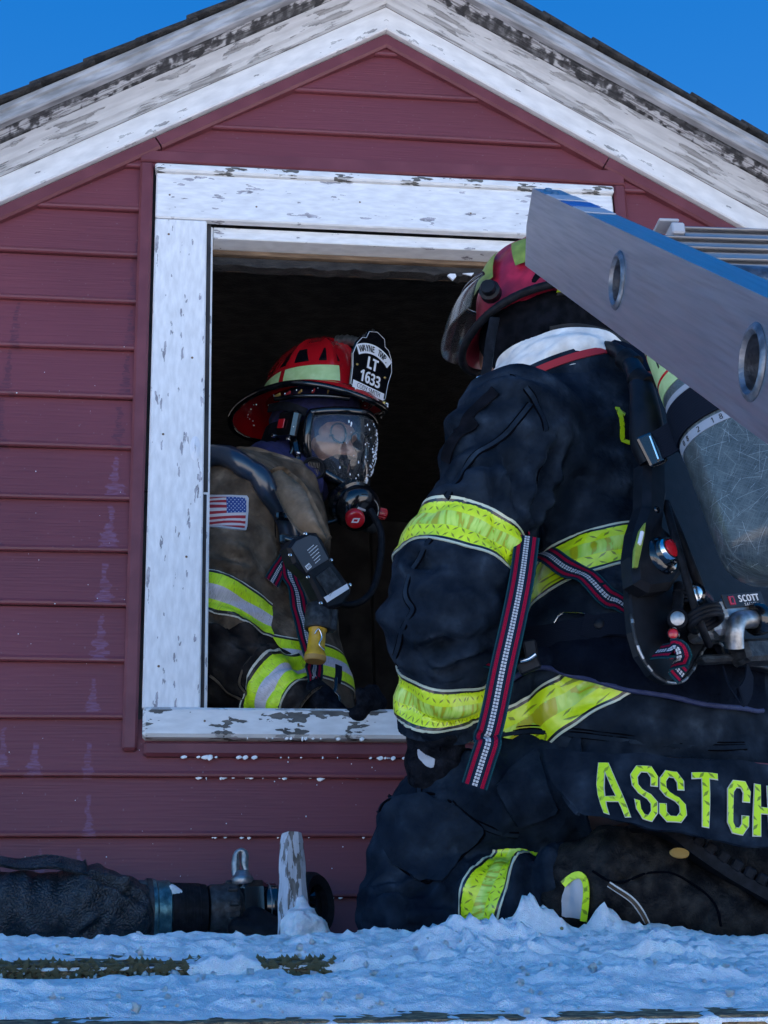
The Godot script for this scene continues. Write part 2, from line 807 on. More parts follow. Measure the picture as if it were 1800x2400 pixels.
func grey(a: float) -> Color:
	return Color(a, a, a)

func mk(called: String, lin: Color, rough: float, metal := 0.0) -> StandardMaterial3D:
	var m := StandardMaterial3D.new()
	m.resource_name = called
	m.albedo_color = lin.linear_to_srgb()
	m.roughness = rough
	m.metallic = metal
	mats[called] = m
	return m

func tri(m: StandardMaterial3D, scale: Vector3, world := false):
	m.uv1_triplanar = true
	m.uv1_world_triplanar = world
	m.uv1_scale = scale
	m.uv1_triplanar_sharpness = 4.0

func relief(m: StandardMaterial3D, t: Texture2D, cm: float):
	m.heightmap_enabled = true
	m.heightmap_texture = t
	m.heightmap_scale = cm

# a colour that varies between two tones in patches, with relief
func mottled(called: String, lo: Color, hi: Color, rough: float, scale: Vector3, seed: int, relief_tex = null, cm := 0.05, metal := 0.0, size := 256) -> StandardMaterial3D:
	var m := mk(called, Color(1, 1, 1), rough, metal)
	m.albedo_texture = tex(ramp_image(seed, size, 6.0 / size, 5, [[0.22, lo.linear_to_srgb()], [0.5, lo.lerp(hi, 0.4).linear_to_srgb()], [0.8, hi.linear_to_srgb()]]))
	tri(m, scale)
	if relief_tex != null:
		relief(m, relief_tex, cm)
	return m

func paint(called: String, seed: int, bare: float, wood: Color, coat: Color, scale: Vector3, cm := 0.12, sz := 512) -> StandardMaterial3D:
	# flaking paint: fine flakes where a broad mask lets them; bare is the share of the surface that has lost its paint
	var fine := ramp_image(seed, sz, 0.03, 5, [[0.0, grey(0.0)], [1.0, grey(1.0)]]).get_data()
	var broad := ramp_image(seed + 100, sz, 0.006, 3, [[0.0, grey(0.0)], [1.0, grey(1.0)]]).get_data()
	var tone := ramp_image(seed + 200, sz, 0.014, 5, [[0.0, grey(0.0)], [1.0, grey(1.0)]]).get_data()
	var sums := PackedFloat32Array()
	for i in sz * sz:
		sums.append(fine[i * 3] * 0.55 + broad[i * 3] * 1.5)
	var sorted := PackedFloat32Array()
	for i in range(0, sz * sz, 37):
		sorted.append(sums[i])
	sorted.sort()
	var edge := sorted[int(sorted.size() * bare)]
	var w := wood.linear_to_srgb()
	var c := coat.linear_to_srgb()
	var out := PackedByteArray()
	out.resize(sz * sz * 3)
	var hgt := PackedByteArray()
	hgt.resize(sz * sz)
	var dark := w * 0.55
	for i in sz * sz:
		var s := sums[i] - edge
		var t := tone[i * 3] / 255.0
		var col := c * (0.92 + 0.12 * t)
		var h := 200
		if s < -4.0:
			col = w * (0.7 + 0.6 * t)
			h = 40
		elif s < 0.5:
			col = dark
			h = 110
		hgt[i] = h
		out[i * 3] = mini(255, int(col.r * 255))
		out[i * 3 + 1] = mini(255, int(col.g * 255))
		out[i * 3 + 2] = mini(255, int(col.b * 255))
	var m := mk(called, Color(1, 1, 1), 0.55)
	m.albedo_texture = tex(Image.create_from_data(sz, sz, false, Image.FORMAT_RGB8, out))
	relief(m, tex(Image.create_from_data(sz, sz, false, Image.FORMAT_L8, hgt)), cm)
	tri(m, scale)
	return m

func make_materials():
	var weave := Image.create(128, 128, false, Image.FORMAT_L8)
	for y in 128:
		for x in 128:
			var a := sin(TAU * x / 8.0) * 0.5 + 0.5
			var b := sin(TAU * y / 8.0) * 0.5 + 0.5
			var over := (int(x / 8.0) + int(y / 8.0)) % 2 == 0
			weave.set_pixel(x, y, grey((a if over else b) * 0.8 + 0.1))
	texs.weave = tex(weave)
	texs.cloth = tex(ramp_image(31, 512, 0.02, 5, [[0.0, grey(0.0)], [1.0, grey(1.0)]]))
	texs.fine = tex(ramp_image(32, 512, 0.06, 4, [[0.0, grey(0.0)], [1.0, grey(1.0)]]))
	texs.leather = tex(ramp_image(33, 512, 0.04, 4, [[0.0, grey(1.0)], [0.5, grey(0.6)], [1.0, grey(0.0)]], true))
	# house
	siding_material()
	mottled("red_trim", Color(0.128, 0.029, 0.038), Color(0.165, 0.042, 0.052), 0.5, Vector3(1.5, 1.5, 1.5), 41, texs.fine, 0.01)
	paint("white_paint", 51, 0.028, Color(0.36, 0.345, 0.37), Color(0.76, 0.76, 0.76), Vector3(1.3, 5.0, 2.5), 0.07, 1024)
	var upright: StandardMaterial3D = mats.white_paint.duplicate()
	upright.resource_name = "white_paint_upright"
	tri(upright, Vector3(5.0, 1.3, 2.5))
	upright.uv1_offset = Vector3(0.37, 0.21, 0.6)
	mats.white_paint_upright = upright
	paint("sill_paint", 53, 0.26, Color(0.10, 0.095, 0.085), Color(0.72, 0.73, 0.73), Vector3(2.4, 7.0, 6.0), 0.14)
	paint("rake_paint", 54, 0.008, Color(0.36, 0.36, 0.36), Color(0.72, 0.72, 0.72), Vector3(1.8, 5.5, 4.0), 0.07)
	paint("soffit_paint", 55, 0.20, Color(0.27, 0.265, 0.26), Color(0.56, 0.56, 0.56), Vector3(1.5, 14.0, 14.0), 0.2)
	soffit_soot()
	mottled("weathered_paint", Color(0.2, 0.2, 0.2), Color(0.42, 0.42, 0.43), 0.6, Vector3(1.2, 6, 4), 56, texs.fine, 0.06)
	mottled("charred_wood", Color(0.012, 0.011, 0.011), Color(0.04, 0.036, 0.034), 0.75, Vector3(2, 8, 4), 57, texs.leather, 0.25)  # char; on floor and ceiling its near black also paints the unlit room
	mottled("bare_wood", Color(0.12, 0.075, 0.045), Color(0.26, 0.17, 0.10), 0.8, Vector3(1.5, 12, 8), 58, texs.fine, 0.1)
	mottled("sooty_shade_plaster", Color(0.02, 0.02, 0.022), Color(0.055, 0.053, 0.055), 0.85, Vector3(1.2, 1.2, 1.2), 59, texs.cloth, 0.1)  # soot, held near black: the shade of the unlit room is in the colour
	mottled("shingle_asphalt", Color(0.012, 0.012, 0.013), Color(0.045, 0.042, 0.04), 0.95, Vector3(4, 4, 4), 60, texs.fine, 0.25)
	mottled("roof_board", Color(0.08, 0.06, 0.04), Color(0.42, 0.31, 0.17), 0.9, Vector3(6, 14, 14), 61, texs.leather, 0.35)
	mottled("moss", Color(0.14, 0.125, 0.06), Color(0.48, 0.39, 0.19), 0.95, Vector3(5, 5, 5), 62, texs.fine, 0.4)
	mottled("ground_snow", Color(0.8, 0.81, 0.83), Color(0.88, 0.88, 0.89), 0.9, Vector3(0.3, 0.3, 0.3), 63)
	var sn := mottled("roof_snow", Color(0.74, 0.745, 0.755), Color(0.86, 0.865, 0.87), 0.75, Vector3(13, 13, 13), 64, texs.fine, 0.16)
	sn.subsurf_scatter_enabled = true
	sn.subsurf_scatter_strength = 0.25
	var ice := mk("ice", Color(0.85, 0.88, 0.9), 0.25)
	ice.clearcoat_enabled = true
	ice.clearcoat = 0.6
	# clothing
	dirty_cloth("navy_cloth", Color(0.0055, 0.0100, 0.0175), Color(0.0200, 0.0300, 0.0450), 71)
	dirty_cloth("navy_trousers", Color(0.0045, 0.0090, 0.0165), Color(0.0150, 0.0245, 0.0390), 72)
	dirty_cloth("tan_cloth", Color(0.05, 0.038, 0.028), Color(0.15, 0.115, 0.085), 73)
	dirty_cloth("tan_light_cloth", Color(0.10, 0.075, 0.052), Color(0.24, 0.18, 0.13), 65)
	dirty_cloth("tan_dark_cloth", Color(0.007, 0.0065, 0.007), Color(0.034, 0.029, 0.026), 74)
	dirty_cloth("black_plastic_cloth", Color(0.003, 0.005, 0.010), Color(0.006, 0.0095, 0.018), 70)
	mottled("blue_piping", Color(0.012, 0.02, 0.07), Color(0.03, 0.04, 0.10), 0.7, Vector3(9, 9, 9), 69, texs.weave, 0.05)
	dirty_cloth("knee_cloth", Color(0.0070, 0.0125, 0.0215), Color(0.0165, 0.0265, 0.0410), 68)
	mk("thread", Color(0.0022, 0.003, 0.005), 0.9).metallic_specular = 0.05
	mk("pale_thread", Color(0.55, 0.56, 0.55), 0.7)
	var kh := mottled("knit_hood", Color(0.003, 0.004, 0.006), Color(0.008, 0.009, 0.013), 0.95, Vector3(6, 6, 6), 75, texs.weave, 0.05)
	kh.metallic_specular = 0.15
	mottled("blue_hood", Color(0.006, 0.008, 0.045), Color(0.012, 0.014, 0.08), 0.9, Vector3(6, 6, 6), 76, texs.weave, 0.05)
	mottled("white_scarf", Color(0.6, 0.58, 0.55), Color(0.8, 0.79, 0.76), 0.9, Vector3(4, 4, 4), 77, texs.cloth, 0.12)
	mottled("glove_leather", Color(0.003, 0.004, 0.006), Color(0.013, 0.015, 0.021), 0.75, Vector3(7, 7, 7), 78, texs.leather, 0.12)
	mottled("boot_leather", Color(0.004, 0.0045, 0.006), Color(0.028, 0.026, 0.024), 0.62, Vector3(5, 5, 5), 79, texs.leather, 0.16)
	mk("skin", Color(0.24, 0.13, 0.095), 0.5)
	mk("dark_hair", Color(0.02, 0.014, 0.01), 0.6)
	mk("eye_white", Color(0.6, 0.58, 0.55), 0.2)
	mk("red_cloth", Color(0.33, 0.012, 0.022), 0.75)
	band_materials()
	# gear
	glossy("helmet_red", Color(0.40, 0.006, 0.012), 0.22)
	mottled("helmet_worn_red", Color(0.24, 0.008, 0.024), Color(0.42, 0.016, 0.045), 0.35, Vector3(4, 4, 4), 81, texs.fine, 0.01)
	glossy("wet_black", Color(0.004, 0.0045, 0.0065), 0.16)
	mottled("black_plastic", Color(0.0028, 0.0035, 0.0055), Color(0.007, 0.008, 0.012), 0.5, Vector3(6, 6, 6), 82, texs.fine, 0.01)
	mottled("rubber", Color(0.004, 0.0045, 0.006), Color(0.011, 0.012, 0.016), 0.6, Vector3(8, 8, 8), 83, texs.fine, 0.03)
	mottled("worn_black_metal", Color(0.006, 0.007, 0.009), Color(0.04, 0.045, 0.05), 0.5, Vector3(9, 9, 9), 84, texs.fine, 0.03)
	mk("chrome", Color(0.62, 0.64, 0.66), 0.18, 1.0)
	mottled("cast_metal", Color(0.22, 0.22, 0.22), Color(0.42, 0.42, 0.42), 0.4, Vector3(9, 9, 9), 85, texs.fine, 0.02, 0.9)
	mk("brass", Color(0.55, 0.38, 0.12), 0.3, 1.0)
	glossy("red_plastic", Color(0.45, 0.008, 0.015), 0.2)
	mottled("lime_reflective", Color(0.36, 0.52, 0.22), Color(0.46, 0.62, 0.30), 0.35, Vector3(6, 6, 6), 86)
	mottled("dull_lime_reflective", Color(0.16, 0.22, 0.03), Color(0.24, 0.32, 0.05), 0.45, Vector3(6, 6, 6), 87)
	mottled("yellow_plastic", Color(0.42, 0.24, 0.008), Color(0.60, 0.36, 0.012), 0.4, Vector3(6, 6, 6), 88)
	mk("label_white", Color(0.72, 0.74, 0.78), 0.5)
	mk("label_dull", Color(0.26, 0.29, 0.34), 0.5)
	mk("label_grey", Color(0.05, 0.053, 0.062), 0.5)
	mk("print_black", Color(0.01, 0.01, 0.012), 0.5)
	mk("print_white", Color(0.75, 0.76, 0.78), 0.5)
	mk("patch_grey", Color(0.38, 0.4, 0.44), 0.5)
	glossy("wet_navy", Color(0.010, 0.018, 0.034), 0.3)
	mk("blue_tape", Color(0.02, 0.10, 0.35), 0.5)
	paint("frosted_wood", 67, 0.42, Color(0.16, 0.15, 0.14), Color(0.52, 0.55, 0.6), Vector3(16, 3.5, 16), 0.1)
	mk("ochre", Color(0.34, 0.2, 0.05), 0.6)
	metal_materials()
	var gl := mk("visor_glass", Color(0.30, 0.32, 0.35), 0.03)
	gl.transparency = BaseMaterial3D.TRANSPARENCY_ALPHA
	gl.albedo_color.a = 0.10
	gl.metallic_specular = 1.0
	var tv := mk("tinted_visor", Color(0.10, 0.11, 0.10), 0.12)
	tv.transparency = BaseMaterial3D.TRANSPARENCY_ALPHA
	tv.albedo_color.a = 0.55
	var drop := mk("water_drop", Color(0.92, 0.95, 1.0), 0.05)
	drop.clearcoat_enabled = true
	hose_materials()
	for soft in [["boot_leather", 0.22], ["glove_leather", 0.15], ["rubber", 0.25], ["black_plastic", 0.35], ["black_plastic_cloth", 0.12], ["worn_black_metal", 0.4]]:
		mats[soft[0]].metallic_specular = soft[1]
	cylinder_material()
	flag_material()
	webbing_materials()

func glossy(called: String, c: Color, rough: float):
	var m := mk(called, c, rough)
	m.clearcoat_enabled = true
	m.clearcoat = 0.6
	m.clearcoat_roughness = 0.08

func dirty_cloth(called: String, lo: Color, hi: Color, seed: int):
	var m := mk(called, Color(1, 1, 1), 0.88)
	var dust := Color(hi.r * 2.0 + 0.003, hi.g * 2.0 + 0.003, hi.b * 1.9 + 0.003)
	m.albedo_texture = tex(ramp_image(seed, 512, 0.011, 6, [[0.2, lo.linear_to_srgb()], [0.52, lo.lerp(hi, 0.45).linear_to_srgb()], [0.74, hi.linear_to_srgb()], [0.95, dust.linear_to_srgb()]]))
	tri(m, Vector3(2.2, 2.2, 2.2))
	relief(m, texs.cloth, 0.55)
	m.metallic_specular = 0.12

func siding_material():
	# one picture for the part of the wall in view: x -0.6..1.6 m, y 2.0..4.2 m
	var sz := 1024
	var img := Image.create(sz, sz, false, Image.FORMAT_RGB8)
	var bump := Image.create(sz, sz, false, Image.FORMAT_L8)
	var nz := FastNoiseLite.new()
	nz.seed = 7
	nz.frequency = 1.0
	nz.fractal_octaves = 3
	var runs := []   # x, top y, bottom y, half width, dark or pale
	for r in [[0.295, 3.60, 3.54, 0.010, 0], [0.285, 3.535, 3.43, 0.010, 0], [0.283, 3.42, 3.33, 0.011, 0], [0.278, 3.31, 3.21, 0.015, 0], [0.266, 3.19, 3.09, 0.013, 0], [0.262, 3.075, 2.985, 0.018, 1], [0.255, 2.965, 2.87, 0.016, 1], [0.25, 2.84, 2.75, 0.016, 1], [0.245, 2.73, 2.635, 0.016, 1], [0.235, 2.60, 2.53, 0.012, 1], [0.23, 2.47, 2.40, 0.011, 1], [0.235, 2.37, 2.29, 0.010, 1], [0.22, 2.27, 2.20, 0.012, 1], [0.13, 2.47, 2.40, 0.014, 1], [0.15, 2.27, 2.22, 0.008, 1], [0.045, 3.43, 3.31, 0.012, 0], [0.035, 3.31, 3.2, 0.012, 0], [0.025, 3.2, 3.08, 0.016, 0], [0.018, 3.08, 2.96, 0.014, 0], [0.025, 2.96, 2.86, 0.02, 0], [0.07, 2.5, 2.42, 0.01, 1]]:
		runs.append([r[0] - 0.33, r[1], r[2], r[3], r[4]])
	var by_row := []
	for y in sz:
		var wy := 4.2 - 2.2 * y / sz
		var row := []
		for r in runs:
			if wy < r[1] and wy > r[2]:
				row.append(r)
		by_row.append(row)
	for y in sz:
		var wy := 4.2 - 2.2 * y / sz
		for x in sz:
			var wx := -0.6 + 2.2 * x / sz
			var g := nz.get_noise_2d(wx * 5.0, wy * 260.0)
			var b := nz.get_noise_2d(wx * 2.0 + 40.0, wy * 2.0)
			var c := Color(0.152, 0.036, 0.046) * (1.0 + g * 0.10 + b * 0.16)
			for r in by_row[y]:
				var t: float = (r[1] - wy) / (r[1] - r[2])
				var hw: float = r[3] * (0.30 + 0.85 * t * t) * (1.0 + 0.9 * nz.get_noise_2d(wy * 60.0, r[0] * 50.0))
				var dx := absf(wx - r[0] - 0.006 * nz.get_noise_2d(wy * 25.0, 3.0))
				if dx < hw:
					var grain := clampf(0.55 + 1.3 * nz.get_noise_2d(wx * 30.0, wy * 420.0), 0.15, 1.0)
					if r[4] == 0:
						c = c.lerp(Color(0.07, 0.02, 0.036), 0.75 * grain)
					else:
						c = c.lerp(Color(0.22, 0.11, 0.20), 0.62 * grain)
			var s := nz.get_noise_2d(wx * 90.0, wy * 90.0)
			if s > 0.68:
				c = c.lerp(Color(0.3, 0.25, 0.25), 0.35)
			img.set_pixel(x, y, Color(c.r, c.g, c.b).linear_to_srgb())
			bump.set_pixel(x, y, grey(0.5 + g * 0.5))
	var m := mk("red_siding", Color(1, 1, 1), 0.52)
	m.albedo_texture = tex(img)
	relief(m, tex(bump), 0.07)

func soffit_soot():
	# paint blistered and blackened by smoke near the ridge: u runs along the rake from the ridge (0) to 2 m, v across the board
	var w := 1024
	var h := 256
	var img := Image.create(w, h, false, Image.FORMAT_RGB8)
	var bump := Image.create(w, h, false, Image.FORMAT_L8)
	var nz := FastNoiseLite.new()
	nz.seed = 12
	nz.frequency = 1.0
	nz.fractal_octaves = 4
	for y in h:
		var v := float(y) / h
		for x in w:
			var u := 2.0 * x / w
			var peel := nz.get_noise_2d(u * 9.0, v * 14.0) + 0.5 * nz.get_noise_2d(u * 40.0 + 9.0, v * 40.0)
			var run := nz.get_noise_2d(u * 34.0, v * 2.2 + 5.0)
			var big := nz.get_noise_2d(u * 2.6 + 31.0, v * 1.5)
			var c := Color(0.6, 0.6, 0.6)
			var hgt := 0.8
			if peel < -0.12:
				c = Color(0.27, 0.26, 0.255)
				hgt = 0.25
			elif peel < -0.07:
				c = Color(0.13, 0.125, 0.125)
				hgt = 0.4
			var soot := big * 1.6 + run * 0.9 + 0.75 - v * 0.8 - absf(u - 0.45) * 1.15
			if soot > 0.0:
				c = c.lerp(Color(0.022, 0.021, 0.022), clampf(soot * 3.5, 0.0, 0.94) * (0.75 + 0.25 * clampf(0.5 + run * 2.0, 0, 1)))
			img.set_pixel(x, y, c.linear_to_srgb())
			bump.set_pixel(x, y, grey(hgt))
	var m := mk("sooted_soffit", Color(1, 1, 1), 0.7)
	m.albedo_texture = tex(img)
	relief(m, tex(bump), 0.12)

func band_materials():
	# lime trim with a raised plate pattern and a clear centre stripe; u along the band, v across
	var w := 512
	var h := 256
	var img := Image.create(w, h, false, Image.FORMAT_RGB8)
	var bump := Image.create(w, h, false, Image.FORMAT_L8)
	var nz := FastNoiseLite.new()
	nz.seed = 3
	nz.frequency = 1.0
	nz.fractal_octaves = 3
	for y in h:
		var v := float(y) / h
		for x in w:
			var u := float(x) / w
			var n1 := nz.get_noise_2d(cos(u * TAU) * 3.0 + v * 4.0, sin(u * TAU) * 3.0)
			var c := Color(0.62, 0.82, 0.012) * (1.0 + 0.10 * n1)
			var hh := 0.5
			if v < 0.045 or v > 0.955:
				c = Color(0.5, 0.55, 0.42)
			elif v < 0.095 or v > 0.905:
				c = Color(0.008, 0.01, 0.012)
			elif v > 0.34 and v < 0.64:
				var n2 := nz.get_noise_2d(cos(u * TAU) * 2.0 + 9.0, sin(u * TAU) * 2.0 + v * 1.5)
				c = Color(0.36, 0.62, 0.04).lerp(Color(0.56, 0.78, 0.12), clampf(0.5 + n2 * 2.2, 0, 1))
				if n2 < -0.22:
					c = Color(0.42, 0.42, 0.01)
				hh = 0.35
			else:
				# small lozenges, alternately slanted
				var cx := u * 12.0
				var cy := v * 6.5
				var ii := int(floor(cx))
				var jj := int(floor(cy))
				var fx := cx - ii - 0.5
				var fy := cy - jj - 0.5
				var sgn := 1.0 if (ii + jj) % 2 == 0 else -1.0
				var a := (fx + sgn * fy) * 0.707
				var b := (fx - sgn * fy) * 0.707
				if absf(a) / 0.46 + absf(b) / 0.13 < 1.0:
					c = Color(0.22, 0.28, 0.012)
					hh = 0.8
			img.set_pixel(x, y, Color(c.r, c.g, c.b).linear_to_srgb())
			bump.set_pixel(x, y, grey(hh))
	var m := mk("lime_band", Color(1, 1, 1), 0.32)
	m.albedo_texture = tex(img)
	m.clearcoat_enabled = true
	m.clearcoat = 0.5
	m.clearcoat_roughness = 0.2
	relief(m, tex(bump), 0.03)
	# letters cut from the same trim
	var li := Image.create(128, 128, false, Image.FORMAT_RGB8)
	for y in 128:
		for x in 128:
			var cx := x / 32.0
			var cy := y / 32.0
			var ii := int(floor(cx))
			var jj := int(floor(cy))
			var fx := cx - ii - 0.5
			var fy := cy - jj - 0.5
			var sgn := 1.0 if (ii + jj) % 2 == 0 else -1.0
			var a := (fx + sgn * fy) * 0.707
			var b := (fx - sgn * fy) * 0.707
			var c := Color(0.58, 0.80, 0.012)
			if absf(a) / 0.48 + absf(b) / 0.15 < 1.0:
				c = Color(0.19, 0.28, 0.012)
			li.set_pixel(x, y, c.linear_to_srgb())
	var lm := mk("lime_letter", Color(1, 1, 1), 0.35)
	lm.albedo_texture = tex(li)
	tri(lm, Vector3(17, 17, 17))
	# three-stripe trim: lime, silver, lime, with dark edges
	var t := Image.create(512, 256, false, Image.FORMAT_RGB8)
	for y in 256:
		var v := y / 256.0
		for x in 512:
			var u := x / 512.0
			var n1 := nz.get_noise_2d(cos(u * TAU) * 5.0 + v * 6.0, sin(u * TAU) * 5.0 + v * 3.0)
			var c := Color(0.54, 0.78, 0.012) * (1.0 + 0.22 * n1)
			if v < 0.03 or v > 0.97:
				c = Color(0.55, 0.53, 0.45)
			elif v < 0.085 or v > 0.915:
				c = Color(0.008, 0.009, 0.010)
			elif v > 0.36 and v < 0.66:
				c = Color(0.52, 0.49, 0.54) * (1.0 + 0.3 * n1)
			if n1 > 0.34:
				c = c.lerp(Color(0.1, 0.09, 0.06), 0.45)
			t.set_pixel(x, y, Color(c.r, c.g, c.b).linear_to_srgb())
	var m3 := mk("striped_band", Color(1, 1, 1), 0.42)
	m3.albedo_texture = tex(t)

func metal_materials():
	# brushed, scratched aluminium
	var img := ramp_image(91, 512, 0.03, 5, [[0.2, grey(0.74)], [0.45, grey(0.79)], [0.8, grey(0.83)]])
	var m := mk("ladder_aluminium", Color(0.58, 0.59, 0.62), 0.36, 0.95)
	m.albedo_texture = tex(img)
	m.roughness_texture = tex(ramp_image(92, 512, 0.03, 5, [[0.25, grey(0.84)], [0.5, grey(0.93)], [0.75, grey(1.0)]]))
	relief(m, texs.fine, 0.0015)
	tri(m, Vector3(0.5, 14, 14))

func hose_materials():
	mottled("worn_aluminium", Color(0.10, 0.10, 0.11), Color(0.28, 0.28, 0.30), 0.45, Vector3(12, 12, 12), 93, texs.fine, 0.02, 0.8)
	mottled("hose_jacket", Color(0.004, 0.0055, 0.008), Color(0.027, 0.034, 0.042), 0.42, Vector3(5, 5, 5), 95, texs.leather, 0.3)
	mottled("teal_metal", Color(0.02, 0.07, 0.085), Color(0.10, 0.22, 0.24), 0.35, Vector3(8, 8, 8), 96, texs.fine, 0.03, 0.6)

func cylinder_material():
	# woven composite: scuffed grey-green with crossed fibres and many fine scratches
	var sz := 512
	var img := Image.create(sz, sz, false, Image.FORMAT_RGB8)
	var nz := FastNoiseLite.new()
	nz.seed = 21
	nz.frequency = 1.0
	nz.fractal_octaves = 3
	for y in sz:
		for x in sz:
			var a := nz.get_noise_2d((x + y) * 0.16, (x - y) * 0.012)
			var b := nz.get_noise_2d((x - y) * 0.16 + 90.0, (x + y) * 0.012)
			var g := nz.get_noise_2d(x * 0.014, y * 0.014)
			var c := Color(0.022, 0.031, 0.036).lerp(Color(0.10, 0.125, 0.13), clampf(0.30 + 0.75 * maxf(a, b) + 0.35 * g, 0, 1))
			img.set_pixel(x, y, c.linear_to_srgb())
	var rng := RandomNumberGenerator.new()
	rng.seed = 5
	for s in 260:
		var x := rng.randf() * sz
		var y := rng.randf() * sz
		var an := rng.randf() * PI
		var len := 12.0 + rng.randf() * 90.0
		var c := Color(0.42, 0.47, 0.5).lerp(Color(0.16, 0.18, 0.18), rng.randf())
		for t in int(len):
			var px := posmod(int(x + cos(an) * t), sz)
			var py := posmod(int(y + sin(an) * t), sz)
			img.set_pixel(px, py, img.get_pixel(px, py).lerp(c.linear_to_srgb(), 0.75))
	var m := mk("composite_wrap", Color(1, 1, 1), 0.36)
	m.albedo_texture = tex(img)
	m.uv1_scale = Vector3(2, 2, 1)
	m.clearcoat_enabled = true
	m.clearcoat = 0.25
	m.clearcoat_roughness = 0.12

func flag_material():
	var w := 190
	var h := 100
	var img := Image.create(w, h, false, Image.FORMAT_RGB8)
	for y in h:
		for x in w:
			var stripe := int(y * 13.0 / h)
			var c := Color(0.30, 0.012, 0.025) if stripe % 2 == 0 else Color(0.55, 0.5, 0.5)
			if x > w * 0.58 and stripe < 7:
				c = Color(0.012, 0.05, 0.22)
				var gx := (x - w * 0.58) / 7.2
				var gy := y / 6.0
				var fx := gx - floorf(gx) - 0.5
				var fy := gy - floorf(gy) - 0.5
				if (int(gx) + int(gy)) % 2 == 0 and fx * fx + fy * fy < 0.09:
					c = Color(0.5, 0.52, 0.58)
			if (x + y) % 3 == 0:
				c = c * 0.8
			img.set_pixel(x, y, Color(c.r, c.g, c.b).linear_to_srgb())
	var m := mk("flag_cloth", Color(1, 1, 1), 0.8)
	m.albedo_texture = tex(img)

func webbing_materials():
	# v runs along the strap in metres (one tile each 4 cm), u across
	for kind in 2:
		var img := Image.create(64, 64, false, Image.FORMAT_RGB8)
		var bump := Image.create(64, 64, false, Image.FORMAT_L8)
		for y in 64:
			for x in 64:
				var u := x / 64.0
				var rib := sin(x * TAU / 5.0) * 0.5 + 0.5
				var pick := sin(y * TAU / 4.0 + (PI if int(x / 5.0) % 2 == 0 else 0.0)) * 0.5 + 0.5
				var c := Color(0.010, 0.022, 0.042)
				if kind == 1:
					c = Color(0.010, 0.0145, 0.025)
				elif (u > 0.13 and u < 0.27) or (u > 0.73 and u < 0.87):
					c = Color(0.34, 0.008, 0.04)
				elif (u > 0.4 and u < 0.49) or (u > 0.51 and u < 0.6):
					c = Color(0.62, 0.64, 0.68) if y % 8 < 6 else Color(0.01, 0.015, 0.03)
				elif u < 0.06 or u > 0.94:
					c = Color(0.012, 0.06, 0.075)
				c = c * (0.62 + 0.55 * rib * pick)
				img.set_pixel(x, y, Color(c.r, c.g, c.b).linear_to_srgb())
				bump.set_pixel(x, y, grey(0.2 + 0.7 * rib * pick))
		var m := mk("striped_webbing" if kind == 0 else "black_webbing", Color(1, 1, 1), 0.8)
		m.albedo_texture = tex(img)
		m.uv1_scale = Vector3(1, 25, 1)
		m.metallic_specular = 0.15
		relief(m, tex(bump), 0.05)

# ---------------------------------------------------------------- the setting
func build_ground():
	var mb := Mb.new()
	var nz := FastNoiseLite.new()
	nz.seed = 4
	nz.frequency = 0.15
	mb.grid(func(u, v): 
		var x: float = (u - 0.5) * 300.0
		var z: float = (v - 0.5) * 300.0
		return Vector3(x, nz.get_noise_2d(x, z) * 0.12, z), 90, 90, false, true)
	var g := put("ground", mb, mats.ground_snow, self)
	g.set_meta("kind", "structure")
	tag(g, "snow covered ground around the red house", "ground")

const APEX := Vector2(0.522, 4.175)
const SLOPE := 0.61

func board_profile(mb: Mb, x0: float, x1: float, y: float, top: float):
	# one lap of siding: a lip turned under, a small bead, a leaning face
	var pr := [Vector2(0.0, 0.002), Vector2(-0.001, 0.0135), Vector2(0.001, 0.0165), Vector2(0.005, 0.0175), Vector2(0.011, 0.0150), Vector2(top, 0.004)]
	var ns := 6
	for s in pr.size() - 1:
		var p: Vector2 = pr[s]
		var q: Vector2 = pr[s + 1]
		for k in ns:
			var xa := lerpf(x0, x1, float(k) / ns)
			var xb := lerpf(x0, x1, float(k + 1) / ns)
			var wa := 0.0012 * sin(xa * 5.0 + y * 40.0)
			var wb := 0.0012 * sin(xb * 5.0 + y * 40.0)
			var uv := func(x: float, yy: float): return Vector2((x + 0.6) / 2.2, (4.2 - yy) / 2.2)
			mb.quad(Vector3(xa, y + p.x + wa, p.y), Vector3(xb, y + p.x + wb, p.y), Vector3(xb, y + q.x + wb, q.y), Vector3(xa, y + q.x + wa, q.y), uv.call(xa, y + p.x), uv.call(xb, y + p.x), uv.call(xb, y + q.x), uv.call(xa, y + q.x))

func rake_basis(side: float) -> Transform3D:
	# x runs down the rake from the ridge, y across it (up and out of the roof), z out of the wall
	var along := Vector3(side, -SLOPE, 0).normalized()
	var out := Vector3(SLOPE * side, 1, 0).normalized()
	if side > 0:
		return Transform3D(Basis(along, out, along.cross(out)), Vector3(APEX.x, APEX.y, 0))
	return Transform3D(Basis(along, out, along.cross(out)), Vector3(APEX.x, APEX.y, 0))

